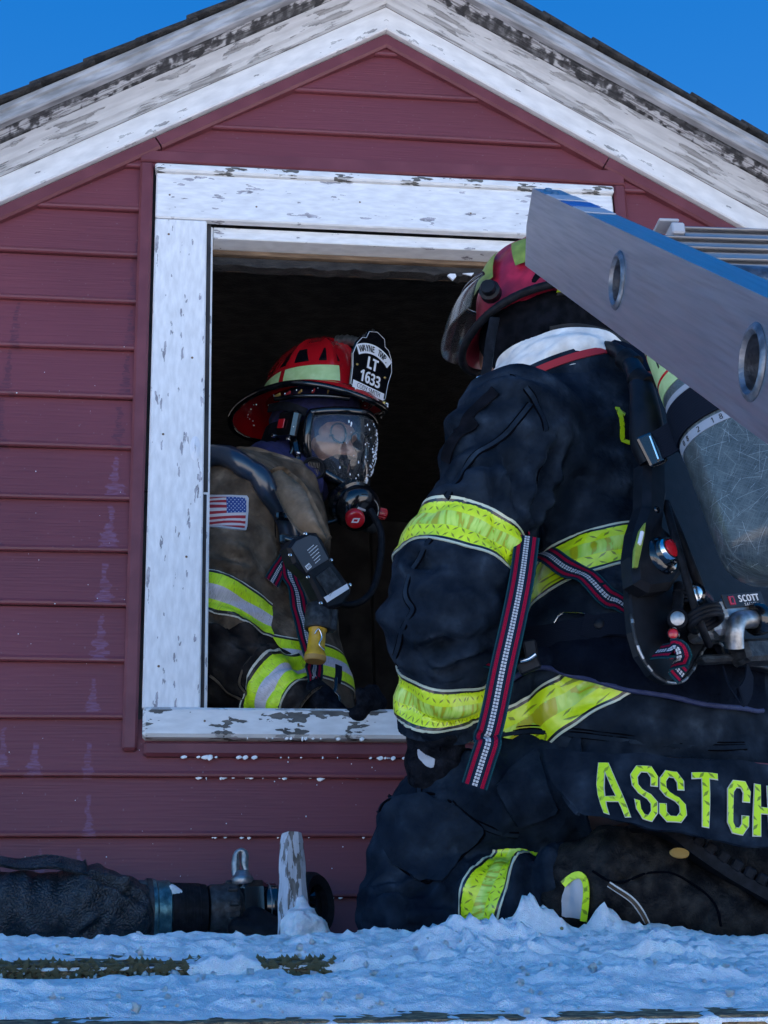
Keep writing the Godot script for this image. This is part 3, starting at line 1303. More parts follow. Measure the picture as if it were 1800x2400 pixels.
# a long board under the rake: its section in (across, outward) runs along the rake between mitres at the ridge
func rake_board(mb: Mb, side: float, sec: Array, length: float, cuts := 10, start := 0.0):
	var al := Vector3(side, -SLOPE, 0).normalized()
	var out := Vector3(SLOPE * side, 1, 0).normalized()
	var m := sec.size()
	for s in m:
		var p: Vector2 = sec[s]
		var q: Vector2 = sec[(s + 1) % m]
		for c in cuts:
			var pts := []
			for e in [[p, c], [p, c + 1], [q, c + 1], [q, c]]:
				var sc: Vector2 = e[0]
				var t: float = start + (length - start) * float(e[1]) / cuts
				var base := Vector3(APEX.x, APEX.y, 0) + out * sc.x + Vector3(0, 0, sc.y)
				if start == 0.0:
					base -= al * lerpf(sc.x * SLOPE, 0.0, minf(1.0, float(e[1])))
				pts.append(base + al * t)
			var v0 := float(s) / m
			var v1 := float(s + 1) / m
			var u0 := float(c) / cuts * length / 2.0
			var u1 := float(c + 1) / cuts * length / 2.0
			if side < 0:
				mb.quad(pts[1], pts[0], pts[3], pts[2], Vector2(u1, v0), Vector2(u0, v0), Vector2(u0, v1), Vector2(u1, v1))
			else:
				mb.quad(pts[0], pts[1], pts[2], pts[3], Vector2(u0, v0), Vector2(u1, v0), Vector2(u1, v1), Vector2(u0, v1))

func slab(called: String, lo: Vector3, hi: Vector3, material: Material, parent: Node, bev := 0.003) -> MeshInstance3D:
	var mb := Mb.new()
	mb.box(Transform3D(Basis.IDENTITY, Vector3.ZERO), hi - lo, bev)
	return put(called, mb, material, parent, Transform3D(Basis.IDENTITY, (lo + hi) * 0.5))

func build_house():
	house = thing("red_house", "red clapboard house gable with peeling white window frame and white rake boards", "house")
	var wall := part("wall", house)
	# structural shell: front wall in four pieces round the opening, sides, back, gable
	var wm: Material = mats.sooty_shade_plaster
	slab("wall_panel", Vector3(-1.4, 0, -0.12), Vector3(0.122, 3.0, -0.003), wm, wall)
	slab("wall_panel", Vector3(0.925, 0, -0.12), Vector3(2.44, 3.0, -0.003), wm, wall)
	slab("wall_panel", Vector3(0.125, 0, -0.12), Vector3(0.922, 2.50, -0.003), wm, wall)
	var gb := Mb.new()
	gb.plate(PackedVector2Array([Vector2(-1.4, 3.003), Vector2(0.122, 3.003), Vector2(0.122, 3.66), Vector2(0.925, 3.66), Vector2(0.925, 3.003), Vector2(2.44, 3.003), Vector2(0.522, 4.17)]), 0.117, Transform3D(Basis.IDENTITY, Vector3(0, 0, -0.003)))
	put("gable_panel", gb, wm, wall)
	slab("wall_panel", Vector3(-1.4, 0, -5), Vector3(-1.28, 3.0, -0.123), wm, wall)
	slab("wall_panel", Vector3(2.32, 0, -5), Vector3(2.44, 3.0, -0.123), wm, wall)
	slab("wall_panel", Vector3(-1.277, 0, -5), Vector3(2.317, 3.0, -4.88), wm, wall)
	# inside of the room, its unlit darkness partly painted into near-black sooty colours
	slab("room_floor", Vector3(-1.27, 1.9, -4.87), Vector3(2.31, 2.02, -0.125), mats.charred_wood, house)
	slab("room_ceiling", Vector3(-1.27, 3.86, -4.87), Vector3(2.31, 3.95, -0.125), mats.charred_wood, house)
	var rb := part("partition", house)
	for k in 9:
		slab("panel", Vector3(-1.2 + k * 0.39, 2.03, -2.22 - 0.004 * (k % 2)), Vector3(-0.812 + k * 0.39, 3.8585, -2.17), mats.sooty_shade_plaster, rb, 0.006)
	# siding courses
	for k in range(-4, 15):
		var y := 3.66 - 0.1143 * k
		var reach := minf(1.92, (APEX.y - y + 0.02) / SLOPE)
		var x0 := APEX.x - reach
		var x1 := APEX.x + reach
		var spans := [[x0, x1]]
		if y > 2.44 and y < 3.72:
			spans = [[x0, -0.016], [1.05, x1]]
		for s in spans:
			if s[1] - s[0] < 0.02:
				continue
			var mb := Mb.new()
			board_profile(mb, s[0], s[1], y, 0.1143)
			put("siding_board", mb, mats.red_siding, wall)
	# red trim round the casing
	var tr := part("window_trim", house)
	slab("trim_strip", Vector3(-0.036, 2.452, 0.001), Vector3(-0.007, 3.784, 0.024), mats.red_trim, tr, 0.005)
	slab("trim_strip", Vector3(1.036, 2.452, 0.001), Vector3(1.064, 3.786, 0.024), mats.red_trim, tr, 0.005)
	var tt := Mb.new()
	tt.plate(PackedVector2Array([Vector2(-0.036, 3.786), Vector2(0.4, 3.783), Vector2(0.8, 3.790), Vector2(1.064, 3.787), Vector2(1.064, 3.826), Vector2(-0.036, 3.814)]), 0.021, Transform3D(Basis.IDENTITY, Vector3(0, 0, 0.023)), 0.004)
	put("trim_strip", tt, mats.red_trim, tr)
	slab("trim_strip", Vector3(0.005, 2.440, 0.001), Vector3(1.03, 2.470, 0.028), mats.red_trim, tr, 0.006)
	# window frame
	var wf := part("window_frame", house)
	slab("head_casing", Vector3(0.0, 3.642, 0.0), Vector3(1.031, 3.757, 0.022), mats.white_paint, wf, 0.003)
	slab("head_cap", Vector3(-0.003, 3.757, 0.0), Vector3(1.034, 3.777, 0.032), mats.sill_paint, wf, 0.004)
	slab("side_casing", Vector3(0.0, 2.535, 0.0), Vector3(0.112, 3.640, 0.021), mats.white_paint_upright, wf, 0.003)
	slab("side_casing", Vector3(0.919, 2.535, 0.0), Vector3(1.031, 3.640, 0.021), mats.white_paint_upright, wf, 0.003)
	slab("sill", Vector3(0.002, 2.474, 0.0), Vector3(1.034, 2.533, 0.042), mats.sill_paint, wf, 0.006)
	slab("inner_sill", Vector3(0.124, 2.502, -0.15), Vector3(0.923, 2.528, -0.002), mats.sill_paint, wf, 0.004)
	slab("jamb", Vector3(0.1125, 2.534, -0.125), Vector3(0.126, 3.640, -0.004), mats.white_paint_upright, wf, 0.002)
	slab("jamb", Vector3(0.905, 2.534, -0.125), Vector3(0.9185, 3.640, -0.004), mats.white_paint_upright, wf, 0.002)
	slab("head_jamb", Vector3(0.127, 3.612, -0.125), Vector3(0.904, 3.641, -0.006), mats.white_paint, wf, 0.002)
	slab("stop", Vector3(0.127, 3.60, -0.128), Vector3(0.904, 3.6105, -0.05), mats.bare_wood, wf, 0.002)
	# what is left of the burnt sash
	var sash := part("burnt_sash", house)
	var rng := RandomNumberGenerator.new()
	rng.seed = 8
	var lower := PackedVector2Array([Vector2(0.904, 3.598), Vector2(0.127, 3.598)])
	for k in 40:
		lower.append(Vector2(0.127 + k * 0.777 / 39.0, 3.582 - rng.randf() * 0.008))
	var sm := Mb.new()
	sm.plate(lower, 0.03, Transform3D(Basis.IDENTITY, Vector3(0, 0, -0.06)), 0.001)
	put("charred_rail", sm, mats.charred_wood, sash)
	var splinter := Mb.new()
	splinter.plate(PackedVector2Array([Vector2(0, 0), Vector2(0.012, -0.012), Vector2(0.02, -0.002), Vector2(0.018, 0.004), Vector2(0.006, 0.004)]), 0.006, Transform3D(Basis.IDENTITY, Vector3(0.655, 3.574, -0.055)))
	splinter.plate(PackedVector2Array([Vector2(0, 0), Vector2(0.02, -0.005), Vector2(0.026, 0.003)]), 0.004, Transform3D(Basis.IDENTITY, Vector3(0.69, 3.58, -0.055)))
	put("paint_flake", splinter, mats.label_white, sash)
	# rakes
	for side in [-1.0, 1.0]:
		var rk := part("rake", house, rake_basis(side))
		var inv := rake_basis(side).affine_inverse()
		var mb := Mb.new()
		rake_board(mb, side, [Vector2(-0.004, 0.002), Vector2(-0.036, 0.002), Vector2(-0.036, 0.022), Vector2(-0.031, 0.027), Vector2(-0.008, 0.027), Vector2(-0.004, 0.023)], 0.62 if side < 0 else 0.60)
		put("trim_strip", placed(mb, inv), mats.red_trim, rk)
		mb = Mb.new()
		rake_board(mb, side, [Vector2(-0.003, 0.002), Vector2(-0.035, 0.002), Vector2(-0.035, 0.021), Vector2(-0.030, 0.026), Vector2(-0.007, 0.026), Vector2(-0.003, 0.022)], 2.2, 10, 0.623 if side < 0 else 0.603)
		put("trim_strip", placed(mb, inv), mats.red_trim, rk)
		mb = Mb.new()
		rake_board(mb, side, [Vector2(-0.001, 0.002), Vector2(-0.001, 0.034), Vector2(0.002, 0.037), Vector2(0.052, 0.037), Vector2(0.055, 0.033), Vector2(0.055, 0.002)], 2.2)
		put("rake_board", placed(mb, inv), mats.rake_paint, rk)
		mb = Mb.new()
		rake_board(mb, side, [Vector2(0.053, 0.0375), Vector2(0.053, 0.050), Vector2(0.060, 0.056), Vector2(0.064, 0.064), Vector2(0.074, 0.072), Vector2(0.090, 0.094), Vector2(0.098, 0.0375)], 2.2, 30)
		put("bed_moulding", placed(mb, inv), mats.soffit_paint, rk)
		mb = Mb.new()
		rake_board(mb, side, [Vector2(0.0985, 0.145), Vector2(0.1065, 0.145), Vector2(0.1065, 0.02), Vector2(0.0985, 0.02), Vector2(0.092, 0.09)], 2.2, 40)
		soffit_uv(mb, side)
		put("soffit_board", placed(mb, inv), mats.sooted_soffit, rk)
		mb = Mb.new()
		rake_board(mb, side, [Vector2(0.090, 0.146), Vector2(0.090, 0.163), Vector2(0.093, 0.166), Vector2(0.111, 0.166), Vector2(0.114, 0.171), Vector2(0.125, 0.171), Vector2(0.127, 0.169), Vector2(0.127, 0.146)], 2.2)
		put("fascia_board", placed(mb, inv), mats.weathered_paint, rk)
		# shingle courses seen at their ends
		for k in 17:
			var w := 0.15
			var c := Mb.new()
			c.box(Transform3D(Basis(Vector3.BACK, -0.045 if side > 0 else 0.045), Vector3.ZERO), Vector3(w, 0.009 + 0.002 * rng.randf(), 5.3), 0.002)
			put("shingle", c, mats.shingle_asphalt, rk, Transform3D(Basis.IDENTITY, Vector3(0.0 + k * 0.128, 0.135, (-2.47 + 0.006 * rng.randf()) * (1.0 if side > 0 else -1.0))))
		var deck := Mb.new()
		rake_board(deck, side, [Vector2(0.107, 0.145), Vector2(0.127, 0.145), Vector2(0.127, -5.1), Vector2(0.107, -5.1)], 2.2)
		put("roof_deck", placed(deck, inv), mats.bare_wood, rk)
	for q in [[0.03, 3.70], [0.22, 3.68], [0.45, 3.705], [0.70, 3.69], [0.93, 3.70], [0.03, 3.60], [0.085, 3.3], [0.028, 3.12], [0.08, 2.85], [0.03, 2.62], [0.30, 2.50], [0.12, 2.505]]:
		var nh := Mb.new()
		nh.lathe(Transform3D(Basis(Vector3.RIGHT, PI * 0.5), Vector3(q[0], q[1], 0.0215 if q[1] > 2.53 else 0.0415)), [Vector2(0, 0.0012), Vector2(0.002, 0.001), Vector2(0.0026, 0.0)], 10)
		put("nail_head", nh, mats.bare_wood, wf)
	# paint knot and nail marks on the left casing, beads of ice along the laps
	var knot := Mb.new()
	knot.grid(func(u, v): 
		var a: float = u * TAU
		var r: float = v
		return Vector3(cos(a) * r * 0.011, sin(a) * r * 0.028, 0.004 * (1.0 - r * r) + 0.0025 * sin(a * 3.0 + r * 6.0) * (1.0 - r)), 20, 6, true)
	put("paint_knot", knot, mats.label_white, wf, Transform3D(Basis.IDENTITY, Vector3(0.094, 3.09, 0.0215)))

func placed(mb: Mb, xf: Transform3D) -> Mb:
	var o := Mb.new()
	o.join(mb, xf)
	return o

func soffit_uv(mb: Mb, side: float):
	var al := Vector3(side, -SLOPE, 0).normalized()
	for i in mb.v.size():
		var p := mb.v[i]
		mb.u[i] = Vector2((p - Vector3(APEX.x, APEX.y, 0)).dot(al) / 2.0, clampf((0.145 - p.z) / 0.11, 0.01, 0.99))

# ---------------------------------------------------------------- porch roof with snow
# many small lumps of one stuff
func strewn(called: String, places: Array[Transform3D], material: Material, parent: Node) -> MultiMeshInstance3D:
	var mb := Mb.new()
	mb.grid(func(u, v):
		var d := Vector3(sin(v * PI) * cos(u * TAU), cos(v * PI), sin(v * PI) * sin(u * TAU))
		return d * (1.0 + 0.35 * sin(d.x * 4.0 + 1.0) + 0.3 * sin(d.y * 5.0 + 2.0)), 6, 4, true)
	var mm := MultiMesh.new()
	mm.transform_format = MultiMesh.TRANSFORM_3D
	mm.mesh = mb.mesh()
	mm.mesh.surface_set_material(0, material)
	mm.instance_count = places.size()
	for i in places.size():
		mm.set_instance_transform(i, places[i])
	var o := MultiMeshInstance3D.new()
	o.name = numbered(parent, called)
	o.multimesh = mm
	o.set_meta("kind", "stuff")
	parent.add_child(o)
	return o

const TREADS := [[0.80, 1.05, 1.975, 1.9065, 0.0175], [1.05, 1.28, 1.889, 1.848, 0.0055], [1.28, 1.50, 1.8425, 1.787, 0.05]]

func roof_y(_x: float, z: float) -> float:
	for t in TREADS:
		if z <= t[1] and z >= t[0]:
			return lerpf(t[2], t[3], (z - t[0]) / (t[1] - t[0]))
	if z < 0.8:
		return 1.975 + (0.8 - z) * 0.065
	return 1.74

func build_porch_roof():
	var pr := thing("porch_roof", "low porch roof of mossy boards below the window, under broken snow", "roof")
	var rng := RandomNumberGenerator.new()
	rng.seed = 15
	# board courses that lap one another, from the wall to the eave
	var zs := [0.03, 0.22, 0.41, 0.60, 0.80, 1.05, 1.28, 1.50]
	for k in zs.size() - 1:
		var z0: float = zs[k]
		var z1: float = zs[k + 1]
		var x := -2.2 + rng.randf() * 0.4
		while x < 3.2:
			var w := 0.9 + rng.randf() * 0.9
			var mb := Mb.new()
			var ya := roof_y(0, z0 + 0.001)
			var yb := roof_y(0, z1 - 0.001)
			var thick: float = 0.022 if k < 4 else [0.045, 0.03, 0.05][k - 4]
			var dir := Vector3(0, yb - ya, z1 - z0)
			var bs := Basis(Vector3.RIGHT, dir.normalized().cross(Vector3.RIGHT), dir.normalized())
			mb.box(Transform3D(bs, Vector3.ZERO), Vector3(w - 0.006, thick, dir.length() - 0.002), 0.003)
			put("board", mb, mats.roof_board if k > 3 else mats.shingle_asphalt, pr, Transform3D(Basis.IDENTITY, Vector3(x + w * 0.5, (ya + yb) * 0.5, (z0 + z1) * 0.5) - bs.y * (thick * 0.5 + rng.randf() * 0.003)))
			x += w
	slab("roof_deck", Vector3(-2.2, 1.66, 0.02), Vector3(3.2, 1.70, 1.44), mats.bare_wood, pr)
	slab("beam", Vector3(-2.2, 1.50, 1.36), Vector3(3.2, 1.659, 1.44), mats.weathered_paint, pr)
	for k in 4:
		slab("post", Vector3(-2.1 + k * 1.7, 0.0, 1.36), Vector3(-2.0 + k * 1.7, 1.499, 1.44), mats.weathered_paint, pr)
	# snow: one sheet on each course, spilling over the lip where it is deep
	var nz := FastNoiseLite.new()
	nz.seed = 77
	nz.frequency = 1.0
	nz.fractal_octaves = 5
	nz.fractal_gain = 0.55
	var heaps := [[Vector3(0.461, 1.913, 0.98), 0.16, 0.028], [Vector3(0.5315, 1.964, 0.86), 0.06, 0.018], [Vector3(0.56, 1.964, 0.86), 0.055, 0.022], [Vector3(0.5915, 1.965, 0.85), 0.05, 0.017], [Vector3(0.6523, 1.966, 0.84), 0.045, 0.016], [Vector3(0.6742, 1.964, 0.85), 0.05, 0.022], [Vector3(0.7417, 1.956, 0.86), 0.07, 0.008], [Vector3(0.7196, 1.907, 1), 0.2, 0.012], [Vector3(0.268, 1.943, 0.9), 0.1, 0.010], [Vector3(0.5907, 1.846, 1.2), 0.25, 0.010], [Vector3(0.3532, 1.855, 1.15), 0.14, 0.010]]
	var depth := func(x: float, z: float) -> float:
		var t := 0.0055 + 0.011 * nz.get_noise_2d(x * 2.5, z * 7.0) + 0.010 * nz.get_noise_2d(x * 11.0 + 30.0, z * 34.0) + 0.007 * nz.get_noise_2d(x * 36.0, z * 60.0)
		for h in heaps:
			var q: float = (Vector2(x - h[0].x, (z - h[0].z) * 1.2)).length() / h[1]
			if q < 1.0:
				t += h[2] * (1.0 - q * q) * (1.0 - q * q) * (0.8 + 0.9 * nz.get_noise_2d(x * 13.0, z * 16.0 + 9.0) + 0.9 * absf(nz.get_noise_2d(x * 42.0 + 7.0, z * 42.0)))
		return t
	var ss := Mb.new()
	for k in 4:
		var z0: float = [0.1, 0.80, 1.053, 1.283][k]
		var z1: float = [0.80, 1.05, 1.28, 1.50][k]
		var nv: int = [14, 44, 40, 38][k]
		var nu: int = [100, 360, 360, 360][k]
		ss.grid(func(u, v):
			var x: float = -0.75 + u * 2.3
			if k == 0:
				var zz: float = lerpf(z0, z1, v)
				var t0: float = 0.010 + 0.004 * nz.get_noise_2d(x * 20.0, zz * 20.0)
				return Vector3(x, roof_y(x, zz) + lerpf(t0, maxf(depth.call(x, zz), 0.004), smoothstep(0.9, 1.0, v)), zz)
			var edge: float = clampf(v / 0.86, 0.0, 1.0)
			var z: float = lerpf(z0, z1, edge)
			var t: float = depth.call(x, z)
			var n: float = nz.get_noise_2d(x * 6.0, k * 31.0 + 2.0) + 0.5 * nz.get_noise_2d(x * 26.0, k * 17.0)
			var cover: float = [0.0, clampf((x - 0.19) * 5.0 + n * 2.2, 0.0, 1.0), clampf(-0.15 + (x - 0.35) * 0.8 + n * 2.6, 0.0, 1.0), clampf(-0.15 + n * 1.8, 0.0, 1.0)][k]
			# bare boards towards the lip where nothing covers it, drifts behind the next lip
			t = lerpf(t * smoothstep(0.0, 0.35, 1.0 - edge) - 0.004 * edge, t, cover)
			if k == 2:
				t *= lerpf(smoothstep(-0.1, 0.75, edge), 1.0, clampf((x - 0.16) * 5.0 + n, 0.0, 1.0))
			if k > 1:
				t += 0.012 * exp(-edge * 9.0) * [0.0, 0.0, clampf((x - 0.1) * 4.0 + n, 0.0, 1.0), 0.6][k]
			var y: float = roof_y(x, clampf(z, TREADS[k - 1][0] + 0.0005, TREADS[k - 1][1] - 0.0005)) + t + 0.0015
			if v > 0.86:
				var f: float = (v - 0.86) / 0.14
				var drop: float = TREADS[k - 1][4] + 0.016
				z += (0.014 * sin(f * PI * 0.62) + 0.006 * n * f) * cover
				y -= drop * f * f * cover + 0.004 * (1.0 - cover) * f
			return Vector3(x, y, z), nu, nv, false, true)
	var so := put("snow", ss, mats.roof_snow, self)
	so.set_meta("kind", "stuff")
	tag(so, "broken blue-white snow lying along the edge of the porch roof", "snow")
	# crumbs of snow
	var places: Array[Transform3D] = []
	for k in 1500:
		var x := -0.55 + rng.randf() * 1.9
		var z := 0.80 + pow(rng.randf(), 1.2) * 0.69
		var t: float = depth.call(x, z)
		if t < 0.004:
			continue
		var r := 0.0011 + 0.0055 * pow(rng.randf(), 5.0)
		places.append(Transform3D(Basis.from_euler(Vector3(rng.randf() * 6, rng.randf() * 6, 0)).scaled(Vector3(1, 0.7 + 0.5 * rng.randf(), 1) * r), Vector3(x, roof_y(x, z) + t, z)))
	var co := strewn("snow_crumbs", places, mats.roof_snow, self)
	tag(co, "small crumbs of snow scattered over the porch roof edge", "snow")
	# moss on the open lips of the boards
	places = []
	for k in 700:
		var x := -0.6 + pow(rng.randf(), 0.9) * 0.85
		var up := rng.randf()
		var c := Vector3(x, 1.889 + 0.0185 * up, 1.0505)
		if k % 4 == 0:
			c = Vector3(x + 0.3 * rng.randf(), roof_y(x, 1.05 - 0.04 * up) + 0.001, 1.05 - 0.04 * up)
		places.append(Transform3D(Basis.from_scale(Vector3(1.5, 1, 1) * (0.0015 + 0.0035 * rng.randf())), c))
	strewn("moss", places, mats.moss, pr)

# ---------------------------------------------------------------- the kneeling officer
# signed distance to a polygon seen along VIEW, positive inside; only faces turned that way count
func patch(mb: Mb, poly: Array, off: float, thick: float, dir := VIEW) -> Mb:
	var z := -dir.normalized()
	var x := Vector3.UP.cross(z).normalized()
	var y := z.cross(x)
	var pg := PackedVector2Array()
	var mid := Vector3.ZERO
	for p in poly:
		pg.append(Vector2(p.dot(x), p.dot(y)))
		mid += p / poly.size()
	var lo := pg[0]
	var hi := pg[0]
	for p in pg:
		lo = lo.min(p)
		hi = hi.max(p)
	var f := PackedFloat32Array()
	var g := PackedFloat32Array()
	var depth := mid.dot(z)
	for i in mb.v.size():
		var q := Vector2(mb.v[i].dot(x), mb.v[i].dot(y))
		var s := -1.0
		if mb.n[i].dot(z) > -0.25 and absf(mb.v[i].dot(z) - depth) < 0.16 and q.x > lo.x - 0.03 and q.y > lo.y - 0.03 and q.x < hi.x + 0.03 and q.y < hi.y + 0.03:
			var dist := 1e9
			for k in pg.size():
				dist = minf(dist, q.distance_to(Geometry2D.get_closest_point_to_segment(q, pg[k], pg[(k + 1) % pg.size()])))
			s = dist if Geometry2D.is_point_in_polygon(q, pg) else -dist
		f.append(s)
	var o := mb.clipped([f])
	for i in o.v.size():
		o.u[i] = Vector2((o.v[i].dot(x) - lo.x) / (hi.x - lo.x), 1.0 - (o.v[i].dot(y) - lo.y) / (hi.y - lo.y))
	return o.shell(off, thick)

# a strip of trim round a limb: t0..t1 along the bone, u round it
func limb_band(fl: Flesh, mb: Mb, b: int, rivals: Array, t0: float, t1: float, off := 0.002, tile := 0.14, tilt := Vector3.ZERO) -> Mb:
	var f := PackedFloat32Array()
	var g := PackedFloat32Array()
	var h := PackedFloat32Array()
	var ax := fl.d[b]
	var len := ax.length()
	var nz := ax / len
	var s1 := nz.cross(Vector3(0.3, 0.1, 1).normalized()).normalized()
	var s2 := nz.cross(s1)
	for p in mb.v:
		var t := fl.along(b, p) + tilt.dot(p - fl.a[b])
		f.append((t - t0) * len)
		g.append((t1 - t) * len)
		var me := fl.one(b, p)
		var other := 1e9
		for r in rivals:
			other = minf(other, fl.one(r, p))
		h.append(other - me + 0.012)
	var o := mb.clipped([f, g, h])
	for i in o.v.size():
		var q := o.v[i] - fl.a[b]
		var t := fl.along(b, o.v[i]) + tilt.dot(q)
		o.u[i] = Vector2(atan2(q.dot(s1), q.dot(s2)) * 0.09 / tile, (t - t0) / (t1 - t0))
	return unwrap(o).shell(off, 0.004)

# triangles that straddle the seam of an angle get their own corners
func unwrap(o: Mb) -> Mb:
	var r := Mb.new()
	var period := 0.0
	for t in range(0, o.ix.size(), 3):
		for e in 3:
			period = maxf(period, absf(o.u[o.ix[t + e]].x - o.u[o.ix[t + (e + 1) % 3]].x))
	var map := {}
	for t in range(0, o.ix.size(), 3):
		var hi := maxf(o.u[o.ix[t]].x, maxf(o.u[o.ix[t + 1]].x, o.u[o.ix[t + 2]].x))
		for e in 3:
			var i := o.ix[t + e]
			var wrapped := hi - o.u[i].x > period * 0.5 and period > 1.0
			var key := i * 2 + (1 if wrapped else 0)
			if not map.has(key):
				map[key] = r.add(o.v[i], o.n[i], o.u[i] + (Vector2(TAU * 0.09 / 0.14, 0) if wrapped else Vector2.ZERO))
			r.ix.append(map[key])
	return r

# a strip round the trunk, level with a plane
func plane_band(mb: Mb, at: Vector3, nn: Vector3, width: float, keep: Callable, off := 0.002, tile := 0.15) -> Mb:
	nn = nn.normalized()
	var f := PackedFloat32Array()
	var g := PackedFloat32Array()
	var h := PackedFloat32Array()
	for p in mb.v:
		var t := (p - at).dot(nn)
		f.append(width * 0.5 + t)
		g.append(width * 0.5 - t)
		h.append(keep.call(p))
	var o := mb.clipped([f, g, h])
	var s := Vector3(0.75, 0, -0.5).slide(nn).normalized()
	for i in o.v.size():
		var q := o.v[i] - at
		o.u[i] = Vector2(q.dot(s) / tile, 0.5 - q.dot(nn) / width)
	return o.shell(off, 0.004)

func side_of(mb: Mb, at: Vector3, up: Vector3) -> PackedFloat32Array:
	var f := PackedFloat32Array()
	for p in mb.v:
		f.append((p - at).dot(up))
	return f

func build_kneeling_person():
	var who := thing("person", "kneeling person in navy coat and red helmet, back turned, air cylinder on the back", "person", Vector3.ZERO)
	var fwd := Vector3(-0.75, 0, -0.65)
	var rgt := Vector3(0.65, 0, -0.75)
	var ls: Vector3 = Vector3(0.6144, 2.794, 0.77)
	var arm: Vector3 = Vector3(0.5772, 2.772, 0.79)
	var rs := ls + rgt * 0.36 + Vector3(0, -0.01, 0)
	var elbow: Vector3 = Vector3(0.4628, 2.46, 0.8)
	var wrist: Vector3 = Vector3(0.4561, 2.317, 0.69)
	var chest: Vector3 = Vector3(0.7785, 2.777, 0.64)
	var waist: Vector3 = Vector3(0.7879, 2.471, 0.66)
	var hip: Vector3 = Vector3(0.8141, 2.328, 0.66)
	# ---- the body itself, inside the clothes
	var bd := Flesh.new()
	bd.k = 0.05
	bd.seed = 3
	var head: Vector3 = Vector3(0.7091, 3.108, 0.6)
	bd.bone(head, head + Vector3(-0.03, -0.02, -0.03), 0.088, 0.08)
	bd.bone(head + Vector3(-0.045, -0.07, -0.04), head + Vector3(-0.05, -0.085, -0.045), 0.052, 0.045)
	bd.bone(head + Vector3(-0.085, -0.045, -0.075), head + Vector3(-0.092, -0.06, -0.08), 0.014, 0.017)
	bd.bone(head + Vector3(0.02, -0.08, 0.0), Vector3(0.7456, 2.974, 0.62), 0.06, 0.065)
	bd.bone(chest, waist, 0.12, 0.12, 0, 1, fwd, 1.3)
	bd.bone(waist, hip, 0.12, 0.13)
	bd.bone(ls, rs, 0.055, 0.055)
	bd.bone(ls, elbow, 0.05, 0.042)
	bd.bone(elbow, wrist, 0.042, 0.03)
	bd.bone(rs, Vector3(0.8867, 2.668, 0.28), 0.05, 0.042)
	bd.bone(Vector3(0.8867, 2.668, 0.28), Vector3(0.6846, 2.586, 0.16), 0.042, 0.03)
	bd.bone(Vector3(0.7814, 2.26, 0.68), Vector3(0.4574, 2.159, 0.6), 0.08, 0.06)
	bd.bone(Vector3(0.4151, 2.065, 0.59), Vector3(0.6615, 2.05, 0.74), 0.05, 0.045)
	bd.bone(Vector3(0.4574, 2.159, 0.6), Vector3(0.4153, 2.072, 0.59), 0.055, 0.05)
	bd.bone(Vector3(0.9042, 2.32, 0.42), Vector3(0.556, 2.24, 0.24), 0.08, 0.06)
	bd.bone(Vector3(0.5054, 2.127, 0.24), Vector3(0.7713, 2.111, 0.4), 0.05, 0.045)
	put("body", bd.mesh(0.014), mats.skin, who)
	# ---- coat
	var co := Flesh.new()
	co.k = 0.07
	co.seed = 11
	co.lump = 0.006
	co.lump_f = 7.0
	var b_chest := co.bone(waist, chest, 0.165, 0.160, 0.007, 9.0, fwd, 1.30)
	var b_yoke := co.bone(ls, rs, 0.088, 0.088, 0.004, 9.0)
	var b_neck := co.bone(Vector3(0.7485, 2.873, 0.64), Vector3(0.7405, 2.957, 0.62), 0.13, 0.085, 0.002, 9.0)
	var b_hip := co.bone(waist, hip, 0.165, 0.185, 0.007, 10.0, fwd, 1.1)
	var b_skirt := co.bone(Vector3(0.7821, 2.363, 0.66), Vector3(0.5499, 2.371, 0.6), 0.15, 0.095, 0.006, 10.0)
	co.bone(Vector3(0.8868, 2.442, 0.62), Vector3(0.9345, 2.359, 0.58), 0.15, 0.175, 0.006, 10.0)
	var b_up := co.bone(arm, elbow, 0.090, 0.075, 0.008, 11.0)
	var b_low := co.bone(elbow, wrist, 0.074, 0.055, 0.009, 13.0)
	var b_bulge := co.bone(Vector3(0.4715, 2.551, 0.8), Vector3(0.4657, 2.495, 0.8), 0.064, 0.058, 0.006, 13.0)
	co.bone(rs, Vector3(0.8867, 2.668, 0.28), 0.09, 0.08, 0.005, 12.0)
	co.bone(Vector3(0.8867, 2.668, 0.28), Vector3(0.6846, 2.586, 0.16), 0.08, 0.055, 0.005, 12.0)
	# folds: gathered at the armpit, in the crook of the elbow, across the back and round the waist
	co.fold(Vector3(0.6328, 2.753, 0.85), Vector3(0.6025, 2.624, 0.84), 0.013, 0.016)
	co.fold(Vector3(0.5612, 2.692, 0.88), Vector3(0.571, 2.619, 0.86), 0.012, 0.012)
	co.fold(Vector3(0.5251, 2.679, 0.89), Vector3(0.5337, 2.62, 0.88), 0.010, 0.008)
	co.fold(Vector3(0.6357, 2.629, 0.83), Vector3(0.7441, 2.748, 0.82), 0.014, 0.013)
	co.fold(Vector3(0.6174, 2.611, 0.83), Vector3(0.7211, 2.668, 0.83), 0.012, 0.011)
	co.fold(Vector3(0.6303, 2.55, 0.83), Vector3(0.6308, 2.658, 0.83), 0.014, 0.008)
	co.fold(Vector3(0.5121, 2.417, 0.85), Vector3(0.393, 2.372, 0.86), 0.014, 0.015)
	co.fold(Vector3(0.505, 2.44, 0.86), Vector3(0.425, 2.458, 0.88), 0.012, 0.010)
	co.fold(Vector3(0.5059, 2.386, 0.84), Vector3(0.4219, 2.342, 0.83), 0.012, 0.011)
	co.fold(Vector3(0.4166, 2.405, 0.88), Vector3(0.3748, 2.398, 0.86), 0.012, 0.009)
	co.fold(Vector3(0.3793, 2.54, 0.86), Vector3(0.4269, 2.506, 0.88), 0.012, 0.009)
	co.fold(Vector3(0.5899, 2.445, 0.83), Vector3(0.7238, 2.486, 0.84), 0.014, 0.010)
